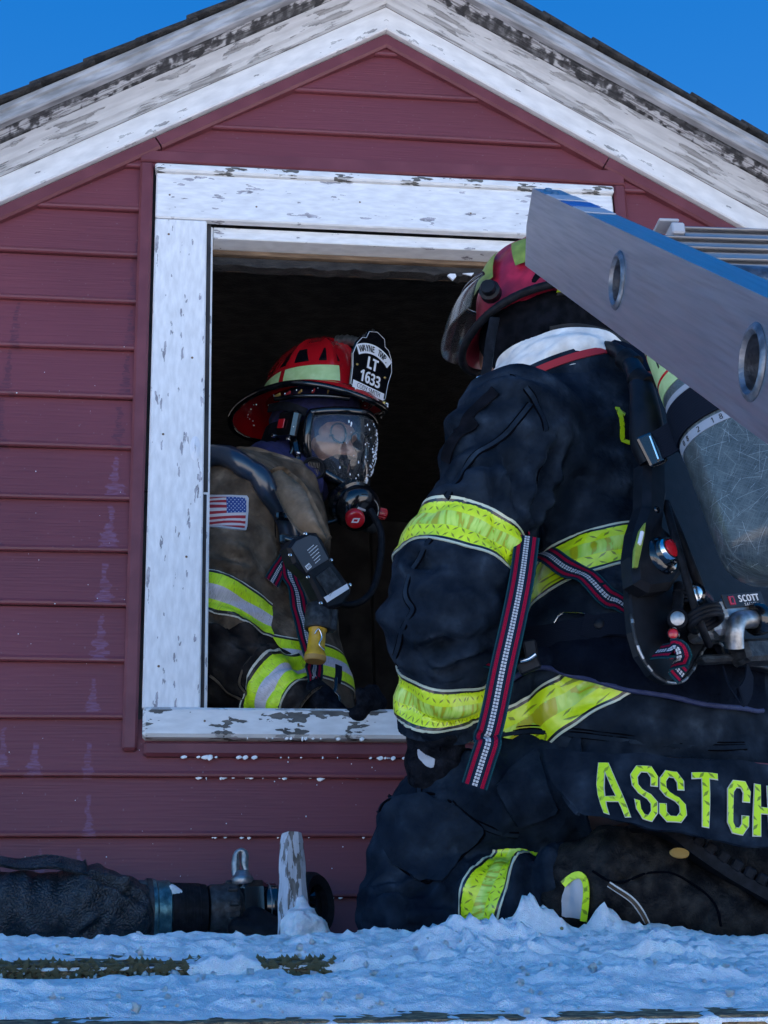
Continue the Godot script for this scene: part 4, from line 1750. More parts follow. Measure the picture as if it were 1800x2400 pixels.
	co.fold(Vector3(0.5992, 2.487, 0.83), Vector3(0.7471, 2.521, 0.84), 0.012, 0.008)
	co.fold(Vector3(0.5591, 2.38, 0.8), Vector3(0.6959, 2.389, 0.84), 0.014, 0.009)
	co.fold(Vector3(0.597, 2.288, 0.84), Vector3(0.7743, 2.297, 0.86), 0.012, 0.007)
	co.fold(Vector3(0.5442, 2.279, 0.78), Vector3(0.7005, 2.271, 0.86), 0.012, 0.007)
	var raw := co.mesh(0.0085)
	var hem: Vector3 = Vector3(0.4398, 2.283, 0.7)
	var hem_up := (Vector3(0.9222, 2.214, 0.86) - Vector3(0.4397, 2.28, 0.7)).cross(Vector3(0.2, 0.25, -1)).normalized()
	if hem_up.y < 0:
		hem_up = -hem_up
	var neck_at: Vector3 = Vector3(0.6988, 2.942, 0.68)
	var neck_n := (neck_at - chest).normalized()
	var cm := raw.clipped([side_of(raw, hem, hem_up), side_of(raw, Vector3(0.7144, 2.95, 0.68), -Vector3(-0.22, 0.95, 0.1).normalized()), side_of(raw, wrist + (wrist - elbow).normalized() * 0.012, elbow - wrist)])
	var coat := put("coat", cm.shell(0.0, 0.006), mats.navy_cloth, who)
	# trim
	var others := [b_chest, b_hip, b_skirt, b_yoke]
	put("reflective_band", limb_band(co, cm, b_up, [b_chest, b_hip, b_low, b_skirt], 0.53, 0.775), mats.lime_band, coat)
	put("reflective_band", limb_band(co, cm, b_low, [b_chest, b_hip, b_up, b_skirt], 0.52, 0.93), mats.lime_band, coat)
	var on_trunk := func(p: Vector3): return minf(co.one(b_up, p), co.one(b_low, p)) - minf(co.one(b_chest, p), minf(co.one(b_hip, p), co.one(b_skirt, p))) + 0.004
	put("reflective_band", plane_band(cm, Vector3(0.7114, 2.58, 0.84), chest - waist + fwd * 0.03, 0.078, on_trunk), mats.lime_band, coat)
	put("reflective_band", plane_band(cm, Vector3(0.6136, 2.341, 0.84), Vector3.UP + fwd * 0.34, 0.080, func(p): return minf(on_trunk.call(p), 0.86 - p.x)), mats.lime_band, coat)
	# seams and stitching
	var th: Material = mats.thread
	seam("seam", co, cm, [Vector3(0.5745, 2.839, 0.84), Vector3(0.6028, 2.803, 0.86), Vector3(0.6155, 2.755, 0.86), Vector3(0.6096, 2.696, 0.86), Vector3(0.5937, 2.659, 0.86)], 0.0016, th, coat, 0.009)
	seam("seam", co, cm, [Vector3(0.5986, 2.792, 0.86), Vector3(0.5627, 2.741, 0.87), Vector3(0.5008, 2.69, 0.88), Vector3(0.4751, 2.639, 0.88), Vector3(0.4591, 2.621, 0.88)], 0.0018, th, coat, 0.009)
	seam("seam", co, cm, [Vector3(0.4287, 2.55, 0.88), Vector3(0.3977, 2.498, 0.88), Vector3(0.3899, 2.458, 0.88), Vector3(0.4017, 2.431, 0.88), Vector3(0.383, 2.401, 0.87), Vector3(0.3767, 2.358, 0.86)], 0.0016, th, coat, 0.008)
	seam("seam", co, cm, [Vector3(0.5389, 2.257, 0.8), Vector3(0.6024, 2.245, 0.86), Vector3(0.7238, 2.232, 0.88), Vector3(0.9027, 2.218, 0.88)], 0.0014, th, coat, 0.008)
	seam("seam", co, cm, [Vector3(0.5394, 2.265, 0.8), Vector3(0.6031, 2.255, 0.86), Vector3(0.7246, 2.241, 0.88), Vector3(0.9039, 2.228, 0.88)], 0.0012, th, coat)
	# dark hook pile on the shoulder front
	for q in [[Vector3(0.5484, 2.814, 0.86), Vector3(0.5196, 2.789, 0.86), Vector3(0.4977, 2.758, 0.86), Vector3(0.481, 2.735, 0.86)], [Vector3(0.5135, 2.762, 0.86), Vector3(0.4899, 2.737, 0.86), Vector3(0.4718, 2.712, 0.86), Vector3(0.4609, 2.691, 0.86)]]:
		var hp := drape(co, cm, q, 0.002, 6)
		var hk := Mb.new()
		hk.strap(hp[0], hp[1], 0.02, 0.003)
		put("shoulder_patch", hk, mats.knit_hood, coat)
	var tabd := drape(co, cm, [Vector3(0.7543, 2.806, 0.84), Vector3(0.7557, 2.781, 0.84), Vector3(0.7598, 2.747, 0.84)], 0.004, 6)
	var tab := Mb.new()
	tab.strap(tabd[0], tabd[1], 0.008, 0.002)
	tabd = drape(co, cm, [Vector3(0.7571, 2.748, 0.84), Vector3(0.7678, 2.743, 0.84), Vector3(0.7801, 2.738, 0.84)], 0.004, 4)
	tab.strap(tabd[0], tabd[1], 0.008, 0.002)
	tabd = drape(co, cm, [Vector3(0.7534, 2.803, 0.84), Vector3(0.7597, 2.795, 0.84), Vector3(0.765, 2.791, 0.84)], 0.004, 4)
	tab.strap(tabd[0], tabd[1], 0.007, 0.002)
	put("shoulder_tab", tab, mats.lime_letter, coat)
	# collar with a red strip
	var cf := Flesh.new()
	cf.k = 0.03
	cf.seed = 9
	cf.bone(Vector3(0.7201, 2.915, 0.645), Vector3(0.734, 3.065, 0.625), 0.140, 0.112)
	var cr := cf.mesh(0.007)
	var cn := Vector3(-0.30, 0.94, 0.10).normalized()
	var ccl := cr.clipped([side_of(cr, Vector3(0.6532, 2.863, 0.76), cn), side_of(cr, Vector3(0.6725, 2.933, 0.76), -cn)])
	put("collar", ccl.shell(0.0, 0.006), mats.navy_cloth, coat)
	var rst := cr.clipped([side_of(cr, Vector3(0.6708, 2.909, 0.76), cn), side_of(cr, Vector3(0.6718, 2.923, 0.76), -cn)])
	put("collar_strip", rst.shell(0.0025, 0.004), mats.red_cloth, coat)
	# ---- tail of the coat with the letters
	var tail := Mb.new()
	var top := curve([Vector3(0.5981, 2.249, 0.8), Vector3(0.6637, 2.229, 0.865), Vector3(0.7499, 2.216, 0.895), Vector3(0.8469, 2.211, 0.89), Vector3(0.9588, 2.216, 0.85), Vector3(1.097, 2.234, 0.76)], 8)
	var mid := curve([Vector3(0.5992, 2.198, 0.815), Vector3(0.6605, 2.172, 0.885), Vector3(0.7417, 2.156, 0.915), Vector3(0.8334, 2.148, 0.91), Vector3(0.9427, 2.145, 0.87), Vector3(1.079, 2.163, 0.78)], 8)
	var bot := curve([Vector3(0.6305, 2.145, 0.85), Vector3(0.6712, 2.121, 0.9), Vector3(0.7367, 2.102, 0.925), Vector3(0.8234, 2.087, 0.92), Vector3(0.931, 2.081, 0.88), Vector3(1.065, 2.093, 0.79)], 8)
	var tail_at := func(u: float, v: float) -> Vector3:
		var fu := clampf(u, 0, 1) * (top.size() - 1)
		var i := mini(int(fu), top.size() - 2)
		var w := fu - i
		var a := top[i].lerp(top[i + 1], w)
		var b := mid[i].lerp(mid[i + 1], w)
		var c := bot[i].lerp(bot[i + 1], w)
		var q := a.lerp(b, v).lerp(b.lerp(c, v), v) * 0.5 + (a.lerp(b, v * 2.0) if v < 0.5 else b.lerp(c, v * 2.0 - 1.0)) * 0.5
		return q + Vector3(0.2, 0.2, 0.9) * (0.0035 * sin(u * 23.0 + v * 3.0) + 0.002 * sin(u * 41.0 - v * 4.0))
	tail.grid(tail_at, 60, 16, false, true)
	var tl := put("name_panel", tail.shell(0.0, 0.006), mats.navy_cloth, who)
	# letters: octagonal strokes in a box 0..1 wide, 0..1 tall, laid on the panel
	var glyphs := {
		"A": [[[0.0, 0.0], [0.42, 1.0], [0.58, 1.0], [1.0, 0.0]], [[0.17, 0.30], [0.83, 0.30]]],
		"S": [[[1.0, 0.74], [1.0, 0.86], [0.76, 1.0], [0.28, 1.0], [0.02, 0.85], [0.02, 0.66], [0.26, 0.55], [0.74, 0.46], [1.0, 0.34], [1.0, 0.15], [0.74, 0.0], [0.26, 0.0], [0.0, 0.14], [0.0, 0.27]]],
		"T": [[[0.0, 1.0], [1.0, 1.0]], [[0.5, 1.0], [0.5, 0.0]]],
		"C": [[[1.0, 0.72], [1.0, 0.85], [0.74, 1.0], [0.26, 1.0], [0.0, 0.85], [0.0, 0.15], [0.26, 0.0], [0.74, 0.0], [1.0, 0.15], [1.0, 0.28]]],
		"H": [[[0.0, 0.0], [0.0, 1.0]], [[1.0, 0.0], [1.0, 1.0]], [[0.0, 0.5], [1.0, 0.5]]],
		"I": [[[0.5, 0.0], [0.5, 1.0]]],
		"E": [[[1.0, 1.0], [0.0, 1.0], [0.0, 0.0], [1.0, 0.0]], [[0.0, 0.5], [0.8, 0.5]]],
		"F": [[[1.0, 1.0], [0.0, 1.0], [0.0, 0.0]], [[0.0, 0.5], [0.8, 0.5]]],
	}
	# each letter: [char, u left, u right, v top, v bottom]
	for L in [["A", 0.178, 0.258, 0.21, 0.90], ["S", 0.307, 0.370, 0.23, 0.87], ["S", 0.397, 0.460, 0.24, 0.86], ["T", 0.505, 0.558, 0.25, 0.85], ["C", 0.612, 0.664, 0.30, 0.85], ["H", 0.697, 0.740, 0.31, 0.85]]:
		for pas in 2:
			var lm := Mb.new()
			var half := 0.0043 if pas == 1 else 0.0053
			for stroke in glyphs[L[0]]:
				letter_stroke(lm, stroke, half, tail_at, L, 0.0035 + 0.0012 * pas)
			put("letter" if pas == 1 else "letter_edging", lm, mats.lime_letter if pas == 1 else mats.pale_thread, tl)
	# ---- trousers
	var tr := Flesh.new()
	tr.k = 0.026
	tr.seed = 21
	tr.lump = 0.007
	tr.lump_f = 8.0
	tr.bone(Vector3(0.8206, 2.276, 0.62), Vector3(0.9217, 2.31, 0.46), 0.165, 0.165, 0.005, 9.0)
	tr.bone(Vector3(0.8768, 2.199, 0.62), Vector3(1.045, 2.178, 0.56), 0.11, 0.10, 0.005, 10.0)
	var t_thigh := tr.bone(Vector3(0.7729, 2.258, 0.66), Vector3(0.4576, 2.166, 0.6), 0.135, 0.082, 0.009, 9.0)
	var t_shin := tr.bone(Vector3(0.4001, 2.057, 0.6), Vector3(0.66, 2.046, 0.745), 0.060, 0.066, 0.009, 12.0)
	tr.bone(Vector3(0.4575, 2.163, 0.6), Vector3(0.4003, 2.064, 0.6), 0.085, 0.058, 0.008, 12.0)
	tr.bone(Vector3(0.4563, 2.212, 0.62), Vector3(0.531, 2.223, 0.66), 0.052, 0.06, 0.010, 14.0)
	tr.bone(Vector3(0.3715, 2.028, 0.66), Vector3(0.4391, 2.018, 0.68), 0.035, 0.04, 0.008, 14.0)
	tr.bone(Vector3(0.9042, 2.32, 0.42), Vector3(0.556, 2.24, 0.24), 0.13, 0.085)
	tr.bone(Vector3(0.5054, 2.127, 0.24), Vector3(0.7713, 2.111, 0.4), 0.065, 0.07)
	tr.fold(Vector3(0.3423, 2.087, 0.7), Vector3(0.4312, 2.058, 0.74), 0.012, 0.016)
	tr.fold(Vector3(0.4312, 2.058, 0.74), Vector3(0.5424, 2.095, 0.8), 0.013, 0.018)
	tr.fold(Vector3(0.4305, 2.213, 0.7), Vector3(0.4946, 2.184, 0.74), 0.010, 0.012)
	tr.fold(Vector3(0.5401, 2.207, 0.78), Vector3(0.601, 2.12, 0.8), 0.012, 0.010)
	tr.fold(Vector3(0.4884, 2.191, 0.74), Vector3(0.5692, 2.12, 0.8), 0.010, 0.008)
	tr.fold(Vector3(0.5347, 2.111, 0.78), Vector3(0.6707, 2.11, 0.8), 0.014, 0.014)
	tr.fold(Vector3(0.4473, 2.061, 0.72), Vector3(0.5722, 2.099, 0.78), 0.012, 0.012)
	tr.fold(Vector3(0.3403, 2.072, 0.66), Vector3(0.3897, 2.081, 0.68), 0.010, 0.010)
	tr.fold(Vector3(0.3396, 2.041, 0.66), Vector3(0.4311, 2.058, 0.7), 0.012, 0.012)
	tr.fold(Vector3(0.3505, 2.014, 0.67), Vector3(0.4656, 2.042, 0.72), 0.012, 0.010)
	tr.fold(Vector3(0.3845, 2.002, 0.7), Vector3(0.4739, 2.02, 0.74), 0.010, 0.010)
	tr.fold(Vector3(0.5454, 2.039, 0.8), Vector3(0.6176, 2.06, 0.82), 0.009, 0.008)
	tr.fold(Vector3(0.5556, 2.003, 0.8), Vector3(0.6216, 2.029, 0.82), 0.009, 0.008)
	var traw := tr.mesh(0.0085)
	var tm := traw.clipped([side_of(traw, Vector3(0.6699, 2.049, 0.745), Vector3(0.4001, 2.057, 0.6) - Vector3(0.66, 2.046, 0.745))])
	var pants := put("trousers", tm.shell(0.0, 0.006), mats.navy_trousers, who)
	put("reflective_band", limb_band(tr, tm, t_shin, [t_thigh], 0.45, 0.68, 0.002, 0.14, Vector3(0.0, -1.2, 0.0)), mats.lime_band, pants)
	put("knee_patch", patch(tm, [Vector3(0.3663, 2.168, 0.68), Vector3(0.3902, 2.198, 0.68), Vector3(0.4334, 2.196, 0.72), Vector3(0.4779, 2.174, 0.74), Vector3(0.5139, 2.128, 0.76), Vector3(0.4999, 2.106, 0.76), Vector3(0.454, 2.068, 0.72), Vector3(0.4219, 2.07, 0.7), Vector3(0.3839, 2.1, 0.68), Vector3(0.3653, 2.133, 0.68)], 0.006, 0.009), mats.knee_cloth, pants)
	put("pocket_flap", patch(tm, [Vector3(0.5338, 2.199, 0.76), Vector3(0.5997, 2.244, 0.8), Vector3(0.6065, 2.172, 0.82), Vector3(0.6229, 2.134, 0.82), Vector3(0.5595, 2.116, 0.8), Vector3(0.5436, 2.156, 0.78)], 0.007, 0.010), mats.knee_cloth, pants)
	for q in [[Vector3(0.3667, 2.136, 0.68), Vector3(0.3676, 2.168, 0.68), Vector3(0.3901, 2.197, 0.68), Vector3(0.4333, 2.195, 0.72), Vector3(0.4778, 2.173, 0.74), Vector3(0.5126, 2.128, 0.76), Vector3(0.4999, 2.106, 0.76), Vector3(0.454, 2.07, 0.72), Vector3(0.422, 2.071, 0.7), Vector3(0.3839, 2.1, 0.68)]]:
		seam("patch_stitching", tr, tm, q, 0.0022, th, pants)
	seam("seam", tr, tm, [Vector3(0.5351, 2.189, 0.8), Vector3(0.5459, 2.154, 0.8), Vector3(0.5618, 2.123, 0.8), Vector3(0.6202, 2.14, 0.82)], 0.0015, th, pants)
	seam("seam", tr, tm, [Vector3(0.4683, 2.178, 0.74), Vector3(0.5078, 2.135, 0.76), Vector3(0.5617, 2.101, 0.8)], 0.0015, th, pants, 0.008)
	seam("seam", tr, tm, [Vector3(0.4245, 2.226, 0.7), Vector3(0.4268, 2.2, 0.7), Vector3(0.4427, 2.187, 0.7)], 0.0015, th, pants, 0.008)
	# ---- boot of the near foot: sole turned up and away
	boot_of(who)
	var fb := Flesh.new()
	fb.k = 0.03
	fb.seed = 46
	fb.bone(Vector3(0.7801, 2.101, 0.42), Vector3(0.8736, 2.121, 0.46), 0.066, 0.06, 0.004, 16.0)
	fb.bone(Vector3(0.8583, 2.114, 0.46), Vector3(1.072, 2.05, 0.5), 0.062, 0.046, 0.004, 16.0)
	fb.bone(Vector3(0.8954, 2.166, 0.5), Vector3(1.088, 2.12, 0.5), 0.058, 0.06)
	fb.bone(Vector3(0.8739, 2.155, 0.47), Vector3(0.9133, 2.138, 0.48), 0.055, 0.05)
	put("boot", fb.mesh(0.011), mats.boot_leather, who)
	# ---- glove
	glove_of(who, wrist, elbow)
	# ---- head things
	var hood := Flesh.new()
	hood.k = 0.04
	hood.seed = 31
	hood.bone(Vector3(0.7091, 3.108, 0.6), Vector3(0.7352, 3.088, 0.6), 0.108, 0.10, 0.004, 14.0)
	hood.bone(Vector3(0.659, 3.058, 0.6), Vector3(0.704, 3.041, 0.62), 0.075, 0.09, 0.004, 14.0)
	hood.bone(Vector3(0.7267, 3.079, 0.6), Vector3(0.743, 2.991, 0.62), 0.088, 0.082, 0.004, 14.0)
	put("hood", hood.mesh(0.008), mats.knit_hood, who)
	var sc := Flesh.new()
	sc.k = 0.03
	sc.seed = 33
	sc.lump = 0.004
	sc.bone(Vector3(0.7166, 2.919, 0.645), Vector3(0.7293, 3.065, 0.625), 0.135, 0.100, 0.006, 12.0)
	for q in [[Vector3(0.5683, 2.887, 0.76), Vector3(0.6693, 2.953, 0.78)], [Vector3(0.5871, 2.875, 0.77), Vector3(0.7132, 2.954, 0.78)], [Vector3(0.6216, 2.887, 0.78), Vector3(0.7619, 2.951, 0.76)]]:
		sc.fold(q[0], q[1], 0.009, 0.005)
	var scm := sc.mesh(0.007)
	put("scarf", scm.clipped([side_of(scm, Vector3(0.6809, 2.99, 0.74), -Vector3(0.04, 0.97, -0.12)), side_of(scm, Vector3(0.6385, 2.904, 0.74), Vector3(-0.16, 0.97, 0.1))]).shell(0.0, 0.005), mats.white_scarf, who)
	kneeling_helmet(who)
	air_pack(co, cm)

func letter_stroke(lm: Mb, stroke: Array, half: float, at: Callable, L: Array, lift: float):
	# strokes keep the same width all along; mitred at their corners
	var pts := []
	for s in stroke:
		pts.append(Vector2(lerpf(L[1], L[2], s[0]), lerpf(L[4], L[3], s[1])))
	var wide: float = at.call(0.30, 0.5).distance_to(at.call(0.50, 0.5)) / 0.20
	var tall: float = at.call(0.4, 0.3).distance_to(at.call(0.4, 0.8)) / 0.5
	var sc := Vector2(wide, tall)
	var m := pts.size()
	var lft := []
	var rgt := []
	for i in m:
		var p: Vector2 = pts[i] * sc
		var d0: Vector2 = ((pts[i] - pts[maxi(i - 1, 0)]) * sc).normalized()
		var d1: Vector2 = ((pts[mini(i + 1, m - 1)] - pts[i]) * sc).normalized()
		if i == 0:
			d0 = d1
			p -= d1 * half
		if i == m - 1:
			d1 = d0
			p += d0 * half
		var nn := (d0 + d1).normalized().orthogonal()
		var k := half / maxf(0.45, nn.dot(d0.orthogonal()))
		lft.append((p + nn * k) / sc)
		rgt.append((p - nn * k) / sc)
	for i in m - 1:
		for s in 5:
			var q := []
			for e in [[lft, s], [rgt, s], [rgt, s + 1], [lft, s + 1]]:
				var uv: Vector2 = (e[0][i] as Vector2).lerp(e[0][i + 1], float(e[1]) / 5.0)
				var p: Vector3 = at.call(uv.x, uv.y)
				var du: Vector3 = at.call(uv.x + 0.01, uv.y) - p
				var dv: Vector3 = at.call(uv.x, uv.y + 0.02) - p
				var nn := dv.cross(du).normalized()
				if nn.z < 0:
					nn = -nn
				q.append(p + nn * lift)
			if (q[1] - q[0]).cross(q[2] - q[0]).z > 0:
				lm.quad(q[0], q[1], q[2], q[3])
			else:
				lm.quad(q[3], q[2], q[1], q[0])

func boot_of(who: Node3D):
	var bt := Flesh.new()
	bt.k = 0.035
	bt.seed = 41
	bt.lump = 0.003
	bt.lump_f = 12.0
	bt.bone(Vector3(0.6428, 2.048, 0.75), Vector3(0.706, 2.063, 0.785), 0.062, 0.066, 0.005, 16.0)
	bt.bone(Vector3(0.7062, 2.066, 0.785), Vector3(0.7509, 2.072, 0.8), 0.066, 0.05, 0.003, 16.0)
	bt.bone(Vector3(0.7193, 2.047, 0.79), Vector3(0.8404, 2.004, 0.82), 0.060, 0.048, 0.004, 16.0)
	bt.bone(Vector3(0.8404, 2.004, 0.82), Vector3(0.9354, 1.971, 0.83), 0.048, 0.042)
	bt.fold(Vector3(0.6539, 2.088, 0.86), Vector3(0.6987, 2.028, 0.86), 0.007, 0.005)
	bt.fold(Vector3(0.6673, 2.101, 0.86), Vector3(0.7184, 2.04, 0.86), 0.006, 0.004)
	bt.fold(Vector3(0.6753, 2.046, 0.86), Vector3(0.7477, 2.05, 0.87), 0.006, 0.004)
	var bm := bt.mesh(0.007)
	var boot := put("boot", bm, mats.boot_leather, who)
	seam("welt", bt, bm, [Vector3(0.6479, 2.052, 0.86), Vector3(0.678, 2.035, 0.87), Vector3(0.7229, 2.051, 0.87), Vector3(0.7721, 2.044, 0.87), Vector3(0.8128, 2.013, 0.87), Vector3(0.8215, 1.978, 0.87)], 0.0019, mats.thread, boot)
	seam("seam", bt, bm, [Vector3(0.6684, 2.037, 0.86), Vector3(0.7004, 2.008, 0.87), Vector3(0.7219, 1.972, 0.87)], 0.0016, mats.pale_thread, boot, 0.006)
	# sole: a thick rubber slab along the upper right edge with lugs
	var e := [Vector3(0.7289, 2.115, 0.8), Vector3(0.7676, 2.106, 0.82), Vector3(0.8001, 2.076, 0.83), Vector3(0.8443, 2.04, 0.84), Vector3(0.8903, 2.011, 0.845), Vector3(0.936, 1.983, 0.85)]
	var c := curve(e, 6)
	var so := Mb.new()
	var nn := PackedVector3Array()
	for p in c:
		nn.append(Vector3(0.45, 0.80, 0.1).normalized())
	so.strap(c, nn, 0.105, 0.016)
	put("sole", so, mats.rubber, boot)
	for i in range(1, c.size() - 1):
		if i % 2 == 0:
			var t := (c[i + 1] - c[i - 1]).normalized()
			var up := Vector3(0.45, 0.80, 0.1).normalized()
			for s in [-1.0, 1.0]:
				var lg := Mb.new()
				var side := t.cross(up).normalized()
				lg.box(Transform3D(Basis(t, up.slide(t).normalized(), side), c[i] + side * 0.036 * s + up * 0.022), Vector3(0.016, 0.018, 0.036), 0.003)
				put("lug", lg, mats.rubber, boot)
	var mark := Mb.new()
	mark.lathe(Transform3D(basis_of(Vector3(0.9, -0.42, 0), Vector3(0.2, 0.2, 0.95)).rotated(Vector3.UP, 0.0), Vector3.ZERO), [Vector2(0, 0.003), Vector2(0.011, 0.003), Vector2(0.012, 0.0)], 20, 1.0)
	var mo := put("maker_badge", mark, mats.ochre, boot, Transform3D(Basis.IDENTITY.scaled(Vector3(1.25, 0.7, 1)), Vector3(0.766, 2.077, 0.885)))
	# reflective tab at the boot top
	put("heel_tab", patch(bm, [Vector3(0.6083, 2.017, 0.82), Vector3(0.6171, 2.054, 0.82), Vector3(0.639, 2.059, 0.83), Vector3(0.6465, 2.043, 0.83), Vector3(0.6401, 1.991, 0.83), Vector3(0.6078, 1.993, 0.82)], 0.003, 0.004), mats.patch_grey, boot)
	var tab := [Vector3(0.6113, 2.043, 0.82), Vector3(0.635, 2.057, 0.83), Vector3(0.6439, 2.041, 0.83), Vector3(0.6388, 1.992, 0.83)]
	var dr := drape(bt, bm, tab, 0.004, 6)
	var rb := Mb.new()
	rb.strap(dr[0], dr[1], 0.010, 0.002)
	put("tab_border", rb, mats.lime_letter, boot)

func hand(fl: Flesh, at: Vector3, dir: Vector3, palm: Vector3, side: Vector3, curl: float, s := 1.0):
	# palm, four fingers of different lengths bent at two knuckles, thumb from the side of the palm
	fl.bone(at, at + dir * 0.045 * s, 0.030 * s, 0.030 * s, 0, 1, palm, 1.5)
	fl.bone(at + side * 0.015 * s, at + dir * 0.06 * s + side * 0.026 * s, 0.022 * s, 0.02 * s, 0, 1, palm, 1.3)
	fl.bone(at - side * 0.015 * s, at + dir * 0.06 * s - side * 0.026 * s, 0.022 * s, 0.02 * s, 0, 1, palm, 1.3)
	for k in 4:
		var o: float = [0.034, 0.0115, -0.0115, -0.032][k]
		var len: float = [0.042, 0.048, 0.045, 0.036][k]
		var p: Vector3 = at + dir * (0.072 * s - absf(o) * 0.25) + side * o * s
		var d := dir
		for j in 3:
			d = d.rotated(side, curl * float([0.5, 0.9, 0.8][j])).normalized()
			var q: Vector3 = p + d * len * s * [1.0, 0.68, 0.55][j]
			fl.bone(p, q, (0.0125 - 0.001 * j) * s, (0.0118 - 0.001 * j) * s)
			p = q
	var p := at + dir * 0.012 * s + side * 0.030 * s
	var d := (side * 0.8 + dir * 0.6 + palm * 0.35).normalized()
	fl.bone(at, p, 0.022 * s, 0.017 * s)
	fl.bone(p, p + d * 0.035 * s, 0.016 * s, 0.0145 * s)
	fl.bone(p + d * 0.035 * s, p + d * 0.035 * s + (dir * 0.8 + side * 0.3 + palm * 0.3).normalized() * 0.03 * s, 0.014 * s, 0.012 * s)

func glove_of(who: Node3D, wrist: Vector3, elbow: Vector3):
	var g := Flesh.new()
	g.k = 0.012
	g.seed = 51
	var w2: Vector3 = Vector3(0.4607, 2.258, 0.655)
	g.bone(wrist + (elbow - wrist).normalized() * 0.03, w2, 0.044, 0.047, 0.006, 16.0)
	g.bone(w2, Vector3(0.4665, 2.241, 0.64), 0.045, 0.036, 0.004, 16.0)
	hand(g, Vector3(0.4685, 2.239, 0.635), Vector3(0.12, -0.75, -0.62).normalized(), Vector3(0.1, -0.6, 0.78).normalized(), Vector3(-0.95, 0.0, 0.25).normalized(), -0.5)
	var gm := g.mesh(0.0055)
	var gl := put("glove", gm, mats.glove_leather, who)
	put("cuff_label", patch(gm, [Vector3(0.4247, 2.274, 0.71), Vector3(0.4343, 2.265, 0.71), Vector3(0.4505, 2.258, 0.71), Vector3(0.4485, 2.242, 0.71), Vector3(0.4368, 2.245, 0.71), Vector3(0.4254, 2.257, 0.71)], 0.002, 0.003), mats.patch_grey, gl)
	seam("seam", g, gm, [Vector3(0.4148, 2.314, 0.72), Vector3(0.4423, 2.297, 0.73), Vector3(0.491, 2.312, 0.72)], 0.0014, mats.thread, gl)
	seam("seam", g, gm, [Vector3(0.4576, 2.308, 0.72), Vector3(0.4572, 2.268, 0.72)], 0.0014, mats.thread, gl)

func helmet_shell(hm: Node3D, red: Material, rx: float, rz: float, hgt: float):
	# dome with a rib along the crown and ribs across it; x forward, y up, z to the wearer's right
	var mb := Mb.new()
	mb.grid(func(u, v):
		var a: float = u * TAU
		var b: float = v * PI * 0.5
		var c := cos(b)
		var x := cos(a) * c
		var z := sin(a) * c
		var r := 1.0
		var rib := exp(-pow(z / 0.075, 2.0)) * (1.0 if v < 0.98 else 1.0)
		rib += 0.85 * exp(-pow((x * 0.62 + z * 0.78) / 0.07, 2.0)) + 0.85 * exp(-pow((x * 0.62 - z * 0.78) / 0.07, 2.0)) + 0.7 * exp(-pow(x / 0.07, 2.0))
		r += 0.06 * minf(rib, 1.0) * smoothstep(0.12, 0.34, v)
		var flare := 1.0 + 0.05 * pow(1.0 - v, 6.0)
		return Vector3(x * rx * r * flare * (1.06 if x < 0 else 1.0), sin(b) * hgt * r, z * rz * r * flare), 120, 36, true)
	put("shell", mb, red, hm)

func helmet_brim(hm: Node3D, red: Material, edge: Material, rx: float, rz: float, front: float, back: float, side: float, droop: float):
	var rim := func(a: float) -> Vector3:
		var c := cos(a)
		var s := sin(a)
		var ext := lerpf(side, front if c > 0 else back, pow(absf(c), 1.6))
		return Vector3(c * (rx + ext), -droop * (0.45 + 0.75 * pow(absf(c), 2.0)) + 0.012 * s * s, s * (rz + ext))
	var mb := Mb.new()
	for face in 2:
		mb.grid(func(u, v):
			var a: float = u * TAU
			var o: Vector3 = rim.call(a)
			var i := Vector3(cos(a) * rx * 1.0, 0.004, sin(a) * rz * 1.0)
			var p := i.lerp(o, v)
			p.y += 0.010 * sin(v * PI) - face * 0.005
			return p, 72, 6, true, face == 0)
	put("brim", mb, red, hm)
	var t := PackedVector3Array()
	for k in 73:
		t.append(rim.call(TAU * k / 72.0) + Vector3(0, -0.001, 0))
	var tm := Mb.new()
	tm.tube(t, 0.0075, 8, false)
	put("brim_edge", tm, edge, hm)

